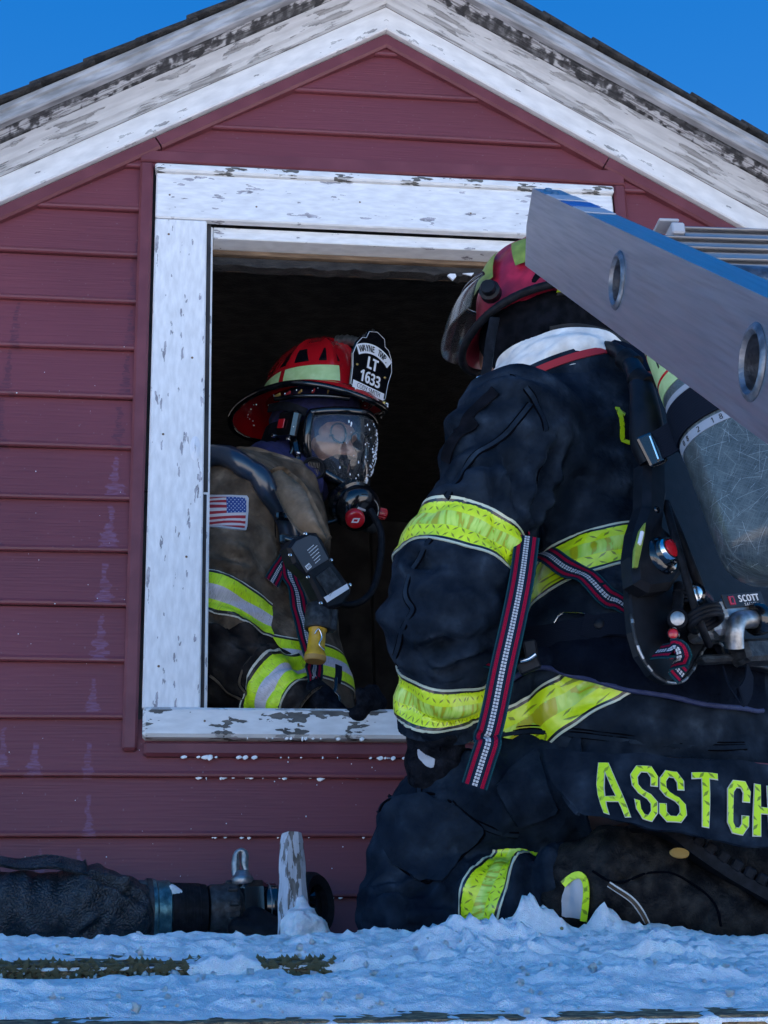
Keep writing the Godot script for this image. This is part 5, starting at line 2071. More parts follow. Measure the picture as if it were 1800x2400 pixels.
func kneeling_helmet(who: Node3D):
	var f := Vector3(-0.902, -0.141, -0.407).normalized()
	var up := Vector3(-0.161, 0.987, 0.016).slide(f).normalized()
	var hm := part("helmet", who, Transform3D(Basis(f, up, f.cross(up)), Vector3(0.7136, 3.094, 0.6)))
	helmet_shell(hm, mats.helmet_worn_red, 0.132, 0.112, 0.162)
	helmet_brim(hm, mats.helmet_worn_red, mats.rubber, 0.132, 0.112, 0.040, 0.055, 0.035, 0.03)
	# worn reflective pieces on the sides of the dome
	for s in [-1.0, 1.0]:
		for a0 in [0.35, 1.35, 2.2]:
			var mb := Mb.new()
			mb.grid(func(u, v):
				var a: float = (a0 + 0.62 * u - 0.1 * v) * s
				var b: float = 0.42 + 0.44 * v
				return Vector3(cos(a) * cos(b) * 0.142 * (1.05 if cos(a) < 0 else 1.0), sin(b) * 0.175, sin(a) * cos(b) * 0.121), 10, 6, false, s < 0)
			put("reflective_patch", mb, mats.dull_lime_reflective, hm)
	# flip-down face shield, tinted and scratched
	var vs := Mb.new()
	vs.grid(func(u, v):
		var a: float = (u - 0.5) * 1.9
		var r := lerpf(0.150, 0.206, v)
		var h := lerpf(0.080, -0.010 + 0.02 * absf(a), v)
		return Vector3(cos(a) * r, h + 0.012 * sin(v * PI), sin(a) * r * 0.80), 30, 10)
	put("face_shield", vs.shell(0.0, 0.003), mats.tinted_visor, hm)
	var vt := PackedVector3Array()
	for k in 31:
		var a := (k / 30.0 - 0.5) * 1.9
		vt.append(Vector3(cos(a) * 0.150, 0.081, sin(a) * 0.150 * 0.80))
	var vtm := Mb.new()
	vtm.tube(vt, 0.004, 6)
	put("shield_frame", vtm, mats.wet_black, hm)
	for s in [-1.0, 1.0]:
		var kb := Mb.new()
		kb.lathe(Transform3D(Basis(Vector3(1, 0, 0), Vector3(0.35, 0, s).normalized(), Vector3(0.35, 0, s).normalized().cross(Vector3(-1, 0, 0))).orthonormalized(), Vector3(0.08, 0.028, 0.128 * s)), [Vector2(0, 0.022), Vector2(0.012, 0.022), Vector2(0.0135, 0.02), Vector2(0.0135, 0.008), Vector2(0.019, 0.006), Vector2(0.019, -0.012)], 12)
		put("pivot_knob", kb, mats.black_plastic, hm)
	# labels under the brim at the back, near side
	for k in 3:
		var lb := Mb.new()
		lb.box(Transform3D.IDENTITY, Vector3(0.055, 0.001, 0.012), 0.0003)
		put("label", lb, [mats.print_black, mats.label_grey, mats.lime_letter][k], hm, Transform3D(Basis(Vector3.UP, 0.35), Vector3(-0.055 - 0.002 * k, -0.010 - 0.001 * k, -0.118 - 0.013 * k + 0.02)))
	# chin strap
	var cs := Mb.new()
	var sp := curve([Vector3(0.5882, 3.038, 0.7), Vector3(0.5782, 2.992, 0.7), Vector3(0.5696, 2.942, 0.7), Vector3(0.5641, 2.922, 0.7)], 6)
	var sn := PackedVector3Array()
	for p in sp:
		sn.append(Vector3(-0.3, -0.1, 0.95).normalized())
	cs.strap(sp, sn, 0.017, 0.003)
	var sw := put("chin_strap", cs, mats.rubber, who)
	var bk := Mb.new()
	var c0: Vector3 = Vector3(0.5628, 2.914, 0.705)
	bk.box(Transform3D(basis_of(Vector3(0.95, 0.15, 0.25), Vector3(0.05, 1, 0.1)), c0), Vector3(0.026, 0.020, 0.006), 0.002)
	bk.tube(curve([c0 + Vector3(-0.008, -0.010, 0), c0 + Vector3(-0.012, -0.022, 0), c0 + Vector3(-0.010, -0.032, 0), c0 + Vector3(-0.004, -0.020, 0), c0 + Vector3(0.004, -0.012, 0)], 4), 0.0018, 6)
	put("buckle", bk, mats.chrome, sw)
	# folded goggle strap and clasp behind the head
	var gs := Mb.new()
	var gp := curve([Vector3(0.6788, 3, 0.72), Vector3(0.7228, 3.005, 0.725), Vector3(0.779, 3.004, 0.71), Vector3(0.8246, 3.001, 0.68)], 6)
	var gn := PackedVector3Array()
	for p in gp:
		gn.append(Vector3(0.25, -0.2, 0.93).normalized())
	gs.strap(gp, gn, 0.024, 0.006)
	var gst := put("neck_strap", gs, mats.black_plastic, who)
	for q in [[Vector3(0.706, 2.996, 0.73), 0.045, 0.014], [Vector3(0.7653, 2.993, 0.725), 0.024, 0.03], [Vector3(0.8002, 2.986, 0.71), 0.03, 0.02]]:
		var cb := Mb.new()
		cb.box(Transform3D(basis_of(Vector3(0.95, -0.1, -0.2), Vector3(0.1, 1, 0.2)), q[0]), Vector3(q[1], q[2], 0.012), 0.003)
		put("clasp", cb, mats.rubber, gst)

# ---------------------------------------------------------------- what the kneeling officer carries
func flat_poly(pts: Array) -> PackedVector2Array:
	return PackedVector2Array(pts)

func air_pack(co: Flesh, cm: Mb):
	var pk := thing("air_pack", "black air pack with scuffed grey cylinder worn by the kneeling person", "air pack")
	var fr: Transform3D = Transform3D(Basis(Vector3(0.8373, 0.207, -0.5061), Vector3(-0.219, 0.975, 0.0366), Vector3(0.501, 0.0802, 0.8617)), Vector3(0.7845, 2.527, 0.9))
	var at := func(p: Vector2, z := 0.0) -> Vector3: return fr * Vector3(p.x, p.y, z)
	var turn := func(p: Vector2, z := 0.0) -> Transform3D: return Transform3D(fr.basis, fr * Vector3(p.x, p.y, z))
	# back plate
	var bp := Mb.new()
	bp.plate(flat_poly([Vector2(0.0389, 0.1547), Vector2(-0.0102, 0.0843), Vector2(-0.0510, 0.0445), Vector2(-0.0813, -0.0077), Vector2(-0.1112, -0.0684), Vector2(-0.1264, -0.1210), Vector2(-0.1271, -0.1569), Vector2(-0.1121, -0.1865), Vector2(-0.0854, -0.2006), Vector2(-0.0519, -0.2006), Vector2(-0.0190, -0.1821), Vector2(0.0168, -0.1545), Vector2(0.0420, -0.1437), Vector2(0.0629, -0.1470), Vector2(0.0724, -0.1698), Vector2(0.1187, -0.1816), Vector2(0.2581, -0.2078), Vector2(0.4135, 0.0820), Vector2(0.2794, 0.2329), Vector2(0.1871, 0.3202), Vector2(0.0873, 0.3115), Vector2(0.0814, 0.2276)]), 0.014, fr, 0.004)
	var plate := put("back_plate", bp, mats.black_plastic, pk)
	# lip of the plate, its paint worn through to bright metal in places
	var rng := RandomNumberGenerator.new()
	rng.seed = 3
	var lip := curve([at.call(Vector2(-0.1210, -0.0952), 0.001), at.call(Vector2(-0.1277, -0.1279), 0.001), at.call(Vector2(-0.1264, -0.1592), 0.001), at.call(Vector2(-0.1115, -0.1869), 0.001), at.call(Vector2(-0.0857, -0.2009), 0.001), at.call(Vector2(-0.0529, -0.2003), 0.001), at.call(Vector2(-0.0187, -0.1812), 0.001), at.call(Vector2(0.0158, -0.1542), 0.001), at.call(Vector2(0.0407, -0.1440), 0.001), at.call(Vector2(0.0616, -0.1473), 0.001), at.call(Vector2(0.0731, -0.1702), 0.001), at.call(Vector2(0.1572, -0.1875), 0.001)], 6)
	var lm := Mb.new()
	lm.tube(lip, 0.0028, 6)
	put("lip", lm, mats.worn_black_metal, plate)
	var i := 2
	while i < lip.size() - 4:
		var seg := PackedVector3Array()
		var n := 2 + rng.randi() % 4
		for k in n:
			if i + k < lip.size():
				seg.append(lip[i + k] + fr.basis.z * 0.0009)
		if seg.size() > 1:
			var wm := Mb.new()
			wm.tube(seg, 0.0022 + rng.randf() * 0.0008, 5)
			put("worn_spot", wm, mats.cast_metal, plate)
		i += n + 1 + rng.randi() % 5
	# moulded upright with the button housing
	var up := Mb.new()
	up.plate(flat_poly([Vector2(-0.0114, 0.1421), Vector2(0.0353, 0.1481), Vector2(0.0155, 0.0862), Vector2(-0.0186, 0.0325), Vector2(0.0082, 0.0087), Vector2(-0.0061, -0.0398), Vector2(-0.0434, -0.0656), Vector2(-0.0934, -0.0701), Vector2(-0.1214, -0.0568), Vector2(-0.1082, -0.0133), Vector2(-0.0828, 0.0277), Vector2(-0.0450, 0.0701)]), 0.03, Transform3D(fr.basis, fr * Vector3(0, 0, 0.03)), 0.010)
	put("upright", up, mats.black_plastic, pk)
	var bolt := Mb.new()
	bolt.lathe(Transform3D(basis_of(fr.basis.x, fr.basis.z), at.call(Vector2(-0.0259, 0.0602), 0.030)), [Vector2(0, 0.002), Vector2(0.004, 0.002), Vector2(0.006, 0.0), Vector2(0.007, -0.004)], 16)
	put("bolt", bolt, mats.wet_black, pk)
	var glow := Mb.new()
	glow.plate(flat_poly([Vector2(-0.0855, 0.0226), Vector2(-0.0660, 0.0367), Vector2(-0.0770, 0.0159), Vector2(-0.1144, -0.0351), Vector2(-0.1238, -0.0351), Vector2(-0.1103, -0.0083)]), 0.004, Transform3D(fr.basis, fr * Vector3(0, 0, 0.034)), 0.001)
	put("side_strip", glow, mats.dull_lime_reflective, pk)
	var cap := Mb.new()
	cap.tube(PackedVector3Array([at.call(Vector2(-0.0829, 0.0201), 0.035), at.call(Vector2(-0.0979, 0.0009), 0.035)]), 0.0032, 8)
	put("capsule_label", cap, mats.label_white, pk)
	var bc: Vector3 = at.call(Vector2(-0.0464, -0.0135), 0.032)
	var bb := basis_of(fr.basis.x, (fr.basis.z + fr.basis.x * 0.25 + fr.basis.y * 0.12).normalized())
	var hb := Mb.new()
	hb.lathe(Transform3D(bb, bc), [Vector2(0.0, 0.016), Vector2(0.017, 0.016), Vector2(0.021, 0.013), Vector2(0.023, 0.006), Vector2(0.028, 0.003), Vector2(0.031, -0.004), Vector2(0.032, -0.02)], 36)
	var bh := put("button_housing", hb, mats.wet_black, pk)
	var ring := Mb.new()
	ring.lathe(Transform3D(bb, bc), [Vector2(0.015, 0.0165), Vector2(0.0155, 0.020), Vector2(0.0185, 0.020), Vector2(0.0205, 0.017), Vector2(0.021, 0.013)], 36)
	put("button_ring", ring, mats.chrome, bh)
	var red := Mb.new()
	red.lathe(Transform3D(bb, bc), [Vector2(0, 0.0235), Vector2(0.008, 0.0228), Vector2(0.0135, 0.0205), Vector2(0.0148, 0.0165)], 32)
	put("red_button", red, mats.red_plastic, bh)
	# shoulder sleeve over the left side
	var sl := Mb.new()
	sl.tube(curve([Vector3(0.7168, 2.958, 0.72), Vector3(0.7623, 2.955, 0.76), Vector3(0.7741, 2.898, 0.83), Vector3(0.7736, 2.821, 0.89), Vector3(0.7675, 2.753, 0.92), Vector3(0.7644, 2.704, 0.93), Vector3(0.7702, 2.665, 0.93)], 6), PackedFloat32Array(range(37).map(func(k): return 0.012 + 0.016 * smoothstep(0.2, 0.85, k / 36.0) - 0.006 * smoothstep(0.85, 1.0, k / 36.0))), 16)
	var sleeve := put("shoulder_sleeve", sl, mats.black_plastic, pk)
	for q in [Vector3(0.7684, 2.897, 0.835), Vector3(0.7691, 2.832, 0.89)]:
		var cf := Mb.new()
		cf.tube(PackedVector3Array([q, q + Vector3(0.012, -0.022, 0.014)]), 0.0185, 16)
		put("cuff", cf, mats.rubber, sleeve)
	var wb := Mb.new()
	var wp := curve([Vector3(0.7521, 2.981, 0.735), Vector3(0.7742, 2.953, 0.77), Vector3(0.7999, 2.919, 0.8), Vector3(0.8134, 2.871, 0.84)], 6)
	var wn := PackedVector3Array()
	for p in wp:
		wn.append(Vector3(0.1, 0.35, 0.93).normalized())
	wb.strap(wp, wn, 0.04, 0.003)
	put("shoulder_webbing", wb, mats.black_webbing, pk)
	# cylinder
	var ct: Vector3 = Vector3(0.8292, 2.885, 1)
	var cb: Vector3 = Vector3(0.9134, 2.463, 1.04)
	var ay := (ct - cb).normalized()
	var ax := Vector3(0.8, 0.2, -0.5).slide(ay).normalized()
	var cxf := Transform3D(Basis(ax, ay, ax.cross(ay)), cb)
	var len := ct.distance_to(cb)
	var r := 0.084
	var prof := []
	for k in 9:
		var a := PI * 0.5 * k / 8.0
		prof.append(Vector2(maxf(0.018, r * sin(a)), -0.062 * cos(a) + 0.035))
	for k in 7:
		prof.append(Vector2(r, 0.035 + (len - 0.055) * (k + 1) / 7.0))
	for k in range(1, 9):
		var a := PI * 0.5 * k / 8.0
		prof.append(Vector2(maxf(0.018, r * cos(a)), len - 0.02 + 0.05 * sin(a)))
	var cy := Mb.new()
	cy.lathe(cxf, prof, 64)
	for k in cy.v.size():
		cy.u[k].y = (cxf.affine_inverse() * cy.v[k]).y / 0.5
	var cyl := put("cylinder", cy, mats.composite_wrap, pk)
	var bands := [[0.455, 0.052, "label_white", 0.0012], [0.528, 0.012, "label_white", 0.0011]]
	var h_of := func(px: Vector3) -> float: return (cxf.affine_inverse() * px).y
	var hs: float = h_of.call(Vector3(0.8007, 2.692, 0.99))
	for q in [[hs - 0.038, 0.014, mats.label_dull, 0.0011], [hs + 0.033, 0.009, mats.label_dull, 0.0011], [hs + 0.105, 0.105, mats.lime_reflective, 0.0012]]:
		var lb := Mb.new()
		lb.lathe(cxf, [Vector2(r, q[0] - q[1] * 0.5), Vector2(r + q[3], q[0] - q[1] * 0.5), Vector2(r + q[3], q[0] + q[1] * 0.5), Vector2(r, q[0] + q[1] * 0.5)], 64)
		put("label_band", lb, q[2], cyl)
	for hh in [hs + 0.075, hs + 0.135]:
		var rl := Mb.new()
		rl.lathe(cxf, [Vector2(r, hh - 0.002), Vector2(r + 0.0018, hh - 0.002), Vector2(r + 0.0018, hh + 0.002), Vector2(r, hh + 0.002)], 64)
		put("red_line", rl, mats.red_plastic, cyl)
	# lettering that follows the wall of the cylinder
	for q in [["08 2 18", hs - 0.038, 0.0085, 0.013, 3.62], ["T", hs + 0.105, 0.028, 0.02, 3.55]]:
		var txt: String = q[0]
		var tm := Mb.new()
		for c in txt.length():
			var an: float = q[4] - c * q[3] / r
			var out := ax * cos(an) + cxf.basis.z * sin(an)
			var side := ay.cross(out).normalized()
			tm.join(letters(txt[c], q[2], Transform3D(Basis(side, ay, out), cb + ay * float(q[1]) + out * (r + 0.0016)), 0.0006))
		put("lettering", tm, mats.print_black, cyl)
	# strap that holds the cylinder
	var cs := Mb.new()
	cs.lathe(cxf, [Vector2(r, hs - 0.026), Vector2(r + 0.004, hs - 0.026), Vector2(r + 0.004, hs + 0.026), Vector2(r, hs + 0.026)], 64)
	for k in cs.v.size():
		cs.u[k] = Vector2((cxf.affine_inverse() * cs.v[k] - Vector3(0, hs - 0.026, 0)).y / 0.052, cs.u[k].x * TAU * r)
	var strap := put("cylinder_strap", cs, mats.black_webbing, pk)
	var tg := Mb.new()
	var tp := curve([Vector3(0.7615, 2.677, 0.955), Vector3(0.7774, 2.68, 0.975), Vector3(0.7988, 2.688, 0.995), Vector3(0.8322, 2.706, 1)], 5)
	var tn := PackedVector3Array()
	for p in tp:
		tn.append(Vector3(-0.25, -0.1, 0.96).normalized())
	tg.strap(tp, tn, 0.046, 0.004)
	put("strap_tail", tg, mats.black_webbing, strap)
	var bk := Mb.new()
	bk.box(Transform3D(Basis(Vector3(0.9, 0.35, 0.2).normalized(), Vector3(-0.36, 0.93, 0.0).normalized(), Vector3(-0.15, -0.05, 0.98)).orthonormalized(), Vector3(0.7584, 2.672, 0.96)), Vector3(0.026, 0.052, 0.012), 0.003)
	put("buckle", bk, mats.wet_black, strap)
	var be := Mb.new()
	be.tube(PackedVector3Array([Vector3(0.7559, 2.691, 0.97), Vector3(0.7657, 2.653, 0.97)]), 0.0024, 6)
	put("buckle_edge", be, mats.chrome, strap)
	# hoses and fittings at the foot of the plate
	for q in [[[Vector2(0.0125, 0.0727), 0.02], [Vector2(-0.0310, 0.0066), 0.05], [Vector2(-0.0429, -0.0835), 0.055], [Vector2(-0.0348, -0.1348), 0.05], [Vector2(-0.0049, -0.1560), 0.03], 0.0062], [[Vector2(0.0174, 0.0782), 0.016], [Vector2(-0.0000, 0.0204), 0.035], [Vector2(0.0077, -0.0345), 0.034], [Vector2(0.0320, -0.0772), 0.02], 0.0075]]:
		var ps := []
		for k in q.size() - 1:
			ps.append(at.call(q[k][0], q[k][1]))
		var hm := Mb.new()
		hm.tube(curve(ps, 8), q[q.size() - 1], 12)
		put("air_hose", hm, mats.rubber, pk)
	var blk := Mb.new()
	blk.box(turn.call(Vector2(0.0765, -0.1090), 0.03), Vector3(0.105, 0.035, 0.05), 0.005)
	blk.box(turn.call(Vector2(0.0373, -0.1314), 0.028), Vector3(0.07, 0.03, 0.045), 0.008)
	blk.box(turn.call(Vector2(0.0034, -0.1379), 0.02), Vector3(0.05, 0.02, 0.03), 0.006)
	var reg := put("reducer", blk, mats.cast_metal, pk)
	var nb := Mb.new()
	var nx: Transform3D = turn.call(Vector2(0.0742, -0.0962), 0.056)
	nx.basis = nx.basis.rotated(fr.basis.z, 0.05)
	nb.box(nx, Vector3(0.098, 0.022, 0.003), 0.0008)
	put("name_plate", nb, mats.print_black, reg)
	put("lettering", letters("SCOTT", 0.0105, Transform3D(nx.basis, nx * Vector3(0.012, 0.002, 0.0020)), 0.0008, "bold", 1.15), mats.print_white, reg)
	put("lettering", letters("S A F E T Y", 0.0028, Transform3D(nx.basis, nx * Vector3(0.012, -0.0075, 0.0020)), 0.0006), mats.print_white, reg)
	var lg := Mb.new()
	lg.box(nx * Transform3D(Basis.IDENTITY, Vector3(-0.030, 0.0005, 0.0016)), Vector3(0.014, 0.014, 0.002), 0.0004)
	put("emblem", lg, mats.red_plastic, reg)
	var lh := Mb.new()
	lh.plate(PackedVector2Array([Vector2(-0.003, -0.004), Vector2(0.002, -0.004), Vector2(0.003, 0.001), Vector2(0.004, 0.004), Vector2(-0.001, 0.004), Vector2(-0.002, 0.0)]), 0.0008, nx * Transform3D(Basis.IDENTITY, Vector3(-0.030, 0.0005, 0.0032)))
	put("emblem_mark", lh, mats.print_black, reg)
	# knobs: [pixel point, height, direction in the frame, radius, length, body, face]
	for q in [[Vector2(-0.0007, -0.0753), 0.03, Vector3(-0.9, 0.05, 0.4), 0.017, 0.05, mats.wet_black, mats.chrome, "gauge"], [Vector2(-0.0640, -0.1155), 0.035, Vector3(-0.75, 0.0, 0.65), 0.015, 0.045, mats.rubber, mats.cast_metal, "hose_fitting"], [Vector2(-0.0778, -0.1371), 0.03, Vector3(-0.75, 0.0, 0.65), 0.010, 0.035, mats.wet_black, mats.red_plastic, "release_knob"]]:
		var d: Vector3 = (fr.basis * q[2]).normalized()
		var o: Vector3 = at.call(q[0], q[1])
		var bs := basis_of(d.cross(Vector3.UP).normalized(), d)
		var kb := Mb.new()
		kb.lathe(Transform3D(bs, o), [Vector2(q[3] * 0.72, 0.001), Vector2(q[3] * 0.8, 0.003), Vector2(q[3], 0.0), Vector2(q[3], -q[4] * 0.5), Vector2(q[3] * 0.85, -q[4] * 0.55), Vector2(q[3] * 0.85, -q[4])], 24)
		var kn := put(q[7], kb, q[5], reg)
		var fc := Mb.new()
		fc.lathe(Transform3D(bs, o), [Vector2(0, 0.0025), Vector2(q[3] * 0.45, 0.002), Vector2(q[3] * 0.72, 0.0005)], 24)
		put("fitting_face", fc, q[6], reg)
	var tr := Mb.new()
	tr.tube(curve([at.call(Vector2(-0.0168, -0.0577), 0.02), at.call(Vector2(-0.0342, -0.0816), 0.024), at.call(Vector2(-0.0539, -0.1063), 0.028)], 6), 0.0085, 12)
	for k in 4:
		tr.tube(PackedVector3Array([at.call(Vector2(-0.0245, -0.0673), 0.022) - fr.basis.y * 0.006 * k, at.call(Vector2(-0.0245, -0.0673), 0.022) - fr.basis.y * (0.006 * k + 0.003)]), 0.0105, 12)
	put("ribbed_hose_end", tr, mats.rubber, pk)
	var tor := PackedVector3Array()
	for k in 33:
		var a := TAU * k / 32.0
		tor.append(at.call(Vector2(-0.0218, -0.1218), 0.05) + fr.basis.x * cos(a) * 0.028 + fr.basis.z * sin(a) * 0.022 + fr.basis.y * 0.006 * sin(a))
	var tmb := Mb.new()
	for dy in [-0.006, 0.0, 0.006]:
		var t2 := PackedVector3Array()
		for p in tor:
			t2.append(p + fr.basis.y * dy)
		tmb.tube(t2, 0.0048, 8, false)
	put("hose_ring", tmb, mats.rubber, pk)
	var el := Mb.new()
	el.tube(curve([at.call(Vector2(0.0318, -0.1678), 0.045), at.call(Vector2(0.0311, -0.1447), 0.055), at.call(Vector2(0.0452, -0.1292), 0.058), at.call(Vector2(0.0878, -0.1272), 0.056)], 6), 0.014, 16)
	put("elbow", el, mats.cast_metal, pk)
	var dk := Mb.new()
	dk.lathe(Transform3D(basis_of(fr.basis.y, (fr.basis.x + fr.basis.z * 0.2).normalized()), at.call(Vector2(0.0913, -0.1268), 0.055)), [Vector2(0, -0.008), Vector2(0.022, -0.008), Vector2(0.025, -0.004), Vector2(0.025, 0.008), Vector2(0.02, 0.012)], 28)
	put("valve_wheel", dk, mats.wet_black, pk)
	var vc := Mb.new()
	vc.lathe(Transform3D(basis_of(fr.basis.y, (fr.basis.x + fr.basis.z * 0.2).normalized()), at.call(Vector2(0.1089, -0.1292), 0.055)), [Vector2(0.018, 0.0), Vector2(0.02, 0.004), Vector2(0.02, 0.03), Vector2(0.012, 0.034), Vector2(0, 0.034)], 28)
	put("valve_body", vc, mats.chrome, pk)
	var fs := Mb.new()
	fs.box(turn.call(Vector2(0.0977, -0.1711), 0.03), Vector3(0.085, 0.035, 0.04), 0.006)
	fs.box(turn.call(Vector2(0.0463, -0.1732), 0.012), Vector3(0.12, 0.012, 0.02), 0.004)
	put("foot_bracket", fs, mats.worn_black_metal, pk)
	# curled end of striped webbing lying in the plate
	var cu := Mb.new()
	var cp := curve([at.call(Vector2(-0.0985, -0.1573), 0.008), at.call(Vector2(-0.0985, -0.1620), 0.03), at.call(Vector2(-0.0939, -0.1625), 0.04), at.call(Vector2(-0.0883, -0.1770), 0.035), at.call(Vector2(-0.0849, -0.1816), 0.02), at.call(Vector2(-0.0734, -0.1982), 0.02)], 6)
	var cn := PackedVector3Array()
	for p in cp:
		cn.append((fr.basis.y * 0.5 + fr.basis.z * 0.6 + fr.basis.x * -0.4).normalized())
	cu.strap(cp, cn, 0.038, 0.002)
	put("curled_webbing", cu, mats.striped_webbing, pk)
	var lp := Mb.new()
	var lpp := curve([at.call(Vector2(0.0377, -0.1957), 0.01), at.call(Vector2(0.0103, -0.2280), 0.03), at.call(Vector2(0.0148, -0.2414), 0.04), at.call(Vector2(0.0463, -0.2247), 0.035), at.call(Vector2(0.0838, -0.1942), 0.02)], 6)
	var lpn := PackedVector3Array()
	for p in lpp:
		lpn.append((fr.basis.z + fr.basis.x * 0.6).normalized())
	lp.strap(lpp, lpn, 0.03, 0.002)
	put("webbing_loop", lp, mats.black_webbing, pk)
	# padded lumbar wing with piping, webbing belt over it
	put("lumbar_pad", patch(cm, [Vector3(0.5608, 2.353, 0.8), Vector3(0.5888, 2.394, 0.82), Vector3(0.6182, 2.408, 0.84), Vector3(0.7452, 2.41, 0.86), Vector3(0.8441, 2.398, 0.88), Vector3(0.9477, 2.373, 0.88), Vector3(0.9363, 2.28, 0.88), Vector3(0.8585, 2.287, 0.88), Vector3(0.769, 2.303, 0.88), Vector3(0.6925, 2.331, 0.86), Vector3(0.6316, 2.353, 0.85), Vector3(0.5906, 2.354, 0.83), Vector3(0.5668, 2.343, 0.8)], 0.012, 0.016), mats.black_plastic_cloth, pk)
	var pd := drape(co, cm, [Vector3(0.5623, 2.345, 0.8), Vector3(0.5919, 2.354, 0.83), Vector3(0.6329, 2.353, 0.85), Vector3(0.6925, 2.331, 0.86), Vector3(0.769, 2.303, 0.88), Vector3(0.8585, 2.287, 0.88), Vector3(0.9327, 2.277, 0.88)], 0.010, 8)
	var pm := Mb.new()
	pm.tube(pd[0], 0.0042, 8)
	put("piping", pm, mats.blue_piping, pk)
	for q in [[[Vector3(0.5909, 2.406, 0.82), Vector3(0.6221, 2.404, 0.85), Vector3(0.6665, 2.414, 0.86), Vector3(0.7102, 2.417, 0.87), Vector3(0.7462, 2.409, 0.88)], 0.036, 0.014], [[Vector3(0.6705, 2.424, 0.86), Vector3(0.6905, 2.418, 0.87), Vector3(0.7398, 2.411, 0.88)], 0.034, 0.018]]:
		var d := drape(co, cm, q[0], q[2], 6)
		var m := Mb.new()
		m.strap(d[0], d[1], q[1], 0.003)
		put("waist_belt", m, mats.black_webbing, pk)
	var sn := Mb.new()
	var sd := drape(co, cm, [Vector3(0.6904, 2.417, 0.87), Vector3(0.691, 2.416, 0.87)], 0.022, 1)
	sn.lathe(Transform3D(basis_of(sd[1][0].cross(Vector3.UP), sd[1][0]), sd[0][0]), [Vector2(0, 0.003), Vector2(0.006, 0.0026), Vector2(0.0085, 0.0008), Vector2(0.0085, -0.003)], 20)
	put("snap_button", sn, mats.black_plastic, pk)
	# wire buckle above the belt
	var wbk := Mb.new()
	for q in [[Vector3(0.6264, 2.418, 0.87), Vector3(0.6279, 2.439, 0.87), Vector3(0.6429, 2.439, 0.87), Vector3(0.6471, 2.434, 0.87), Vector3(0.6622, 2.434, 0.87), Vector3(0.6659, 2.439, 0.87), Vector3(0.6778, 2.439, 0.87), Vector3(0.6771, 2.431, 0.87)]]:
		var d := drape(co, cm, q, 0.008, 1)
		wbk.tube(d[0], 0.0019, 6)
	put("wire_buckle", wbk, mats.chrome, pk)
	var hk := Mb.new()
	hk.tube(curve([Vector3(0.5545, 2.361, 0.88), Vector3(0.5664, 2.363, 0.885), Vector3(0.576, 2.369, 0.89)], 4), 0.0034, 8)
	put("strap_hook", hk, mats.chrome, pk)
	var hb2 := Mb.new()
	hb2.box(Transform3D(basis_of(Vector3(0.9, 0.35, 0.2), Vector3(-0.3, 0.9, 0.1)), Vector3(0.5693, 2.358, 0.87)), Vector3(0.034, 0.02, 0.012), 0.003)
	hb2.box(Transform3D(basis_of(Vector3(0.95, 0.1, 0.2), Vector3(-0.1, 0.95, 0.1)), Vector3(0.5773, 2.382, 0.855)), Vector3(0.02, 0.04, 0.012), 0.003)
	put("belt_slide", hb2, mats.black_plastic, pk)
	# long striped pull strap hanging free, folded once near its end
	var ps := curve([Vector3(0.5831, 2.569, 0.855), Vector3(0.5624, 2.486, 0.885), Vector3(0.5421, 2.413, 0.9), Vector3(0.5243, 2.348, 0.9), Vector3(0.5113, 2.288, 0.885), Vector3(0.5022, 2.254, 0.88), Vector3(0.499, 2.247, 0.872), Vector3(0.4991, 2.237, 0.885), Vector3(0.4917, 2.214, 0.875), Vector3(0.4803, 2.179, 0.86)], 8)
	var pn := PackedVector3Array()
	for k in ps.size():
		var t := float(k) / ps.size()
		pn.append(Vector3(-0.12 + 0.10 * sin(t * 7.0), -0.05 + (0.5 * exp(-pow((t - 0.7) / 0.03, 2.0))), 0.97).normalized())
	var pst := Mb.new()
	pst.strap(ps, pn, 0.038, 0.002)
	put("pull_strap", pst, mats.striped_webbing, pk)
	var d2 := drape(co, cm, [Vector3(0.5854, 2.568, 0.85), Vector3(0.6252, 2.542, 0.85), Vector3(0.6694, 2.507, 0.85), Vector3(0.7104, 2.468, 0.86), Vector3(0.7414, 2.429, 0.88)], 0.010, 8)
	var s2 := Mb.new()
	for k in d2[1].size():
		d2[1][k] = (d2[1][k] + Vector3(0.15, 0.45 - 0.2 * sin(k * 0.12), 0.2)).normalized()
	s2.strap(d2[0], d2[1], 0.034, 0.002)
	put("cross_strap", s2, mats.striped_webbing, pk)
	var s3 := Mb.new()
	var p3 := curve([Vector3(0.5168, 2.389, 0.8), Vector3(0.5289, 2.38, 0.82), Vector3(0.5467, 2.384, 0.83)], 4)
	var n3 := PackedVector3Array()
	for p in p3:
		n3.append(Vector3(-0.2, 0.3, 0.93).normalized())
	s3.strap(p3, n3, 0.03, 0.002)
	put("strap_end", s3, mats.striped_webbing, pk)

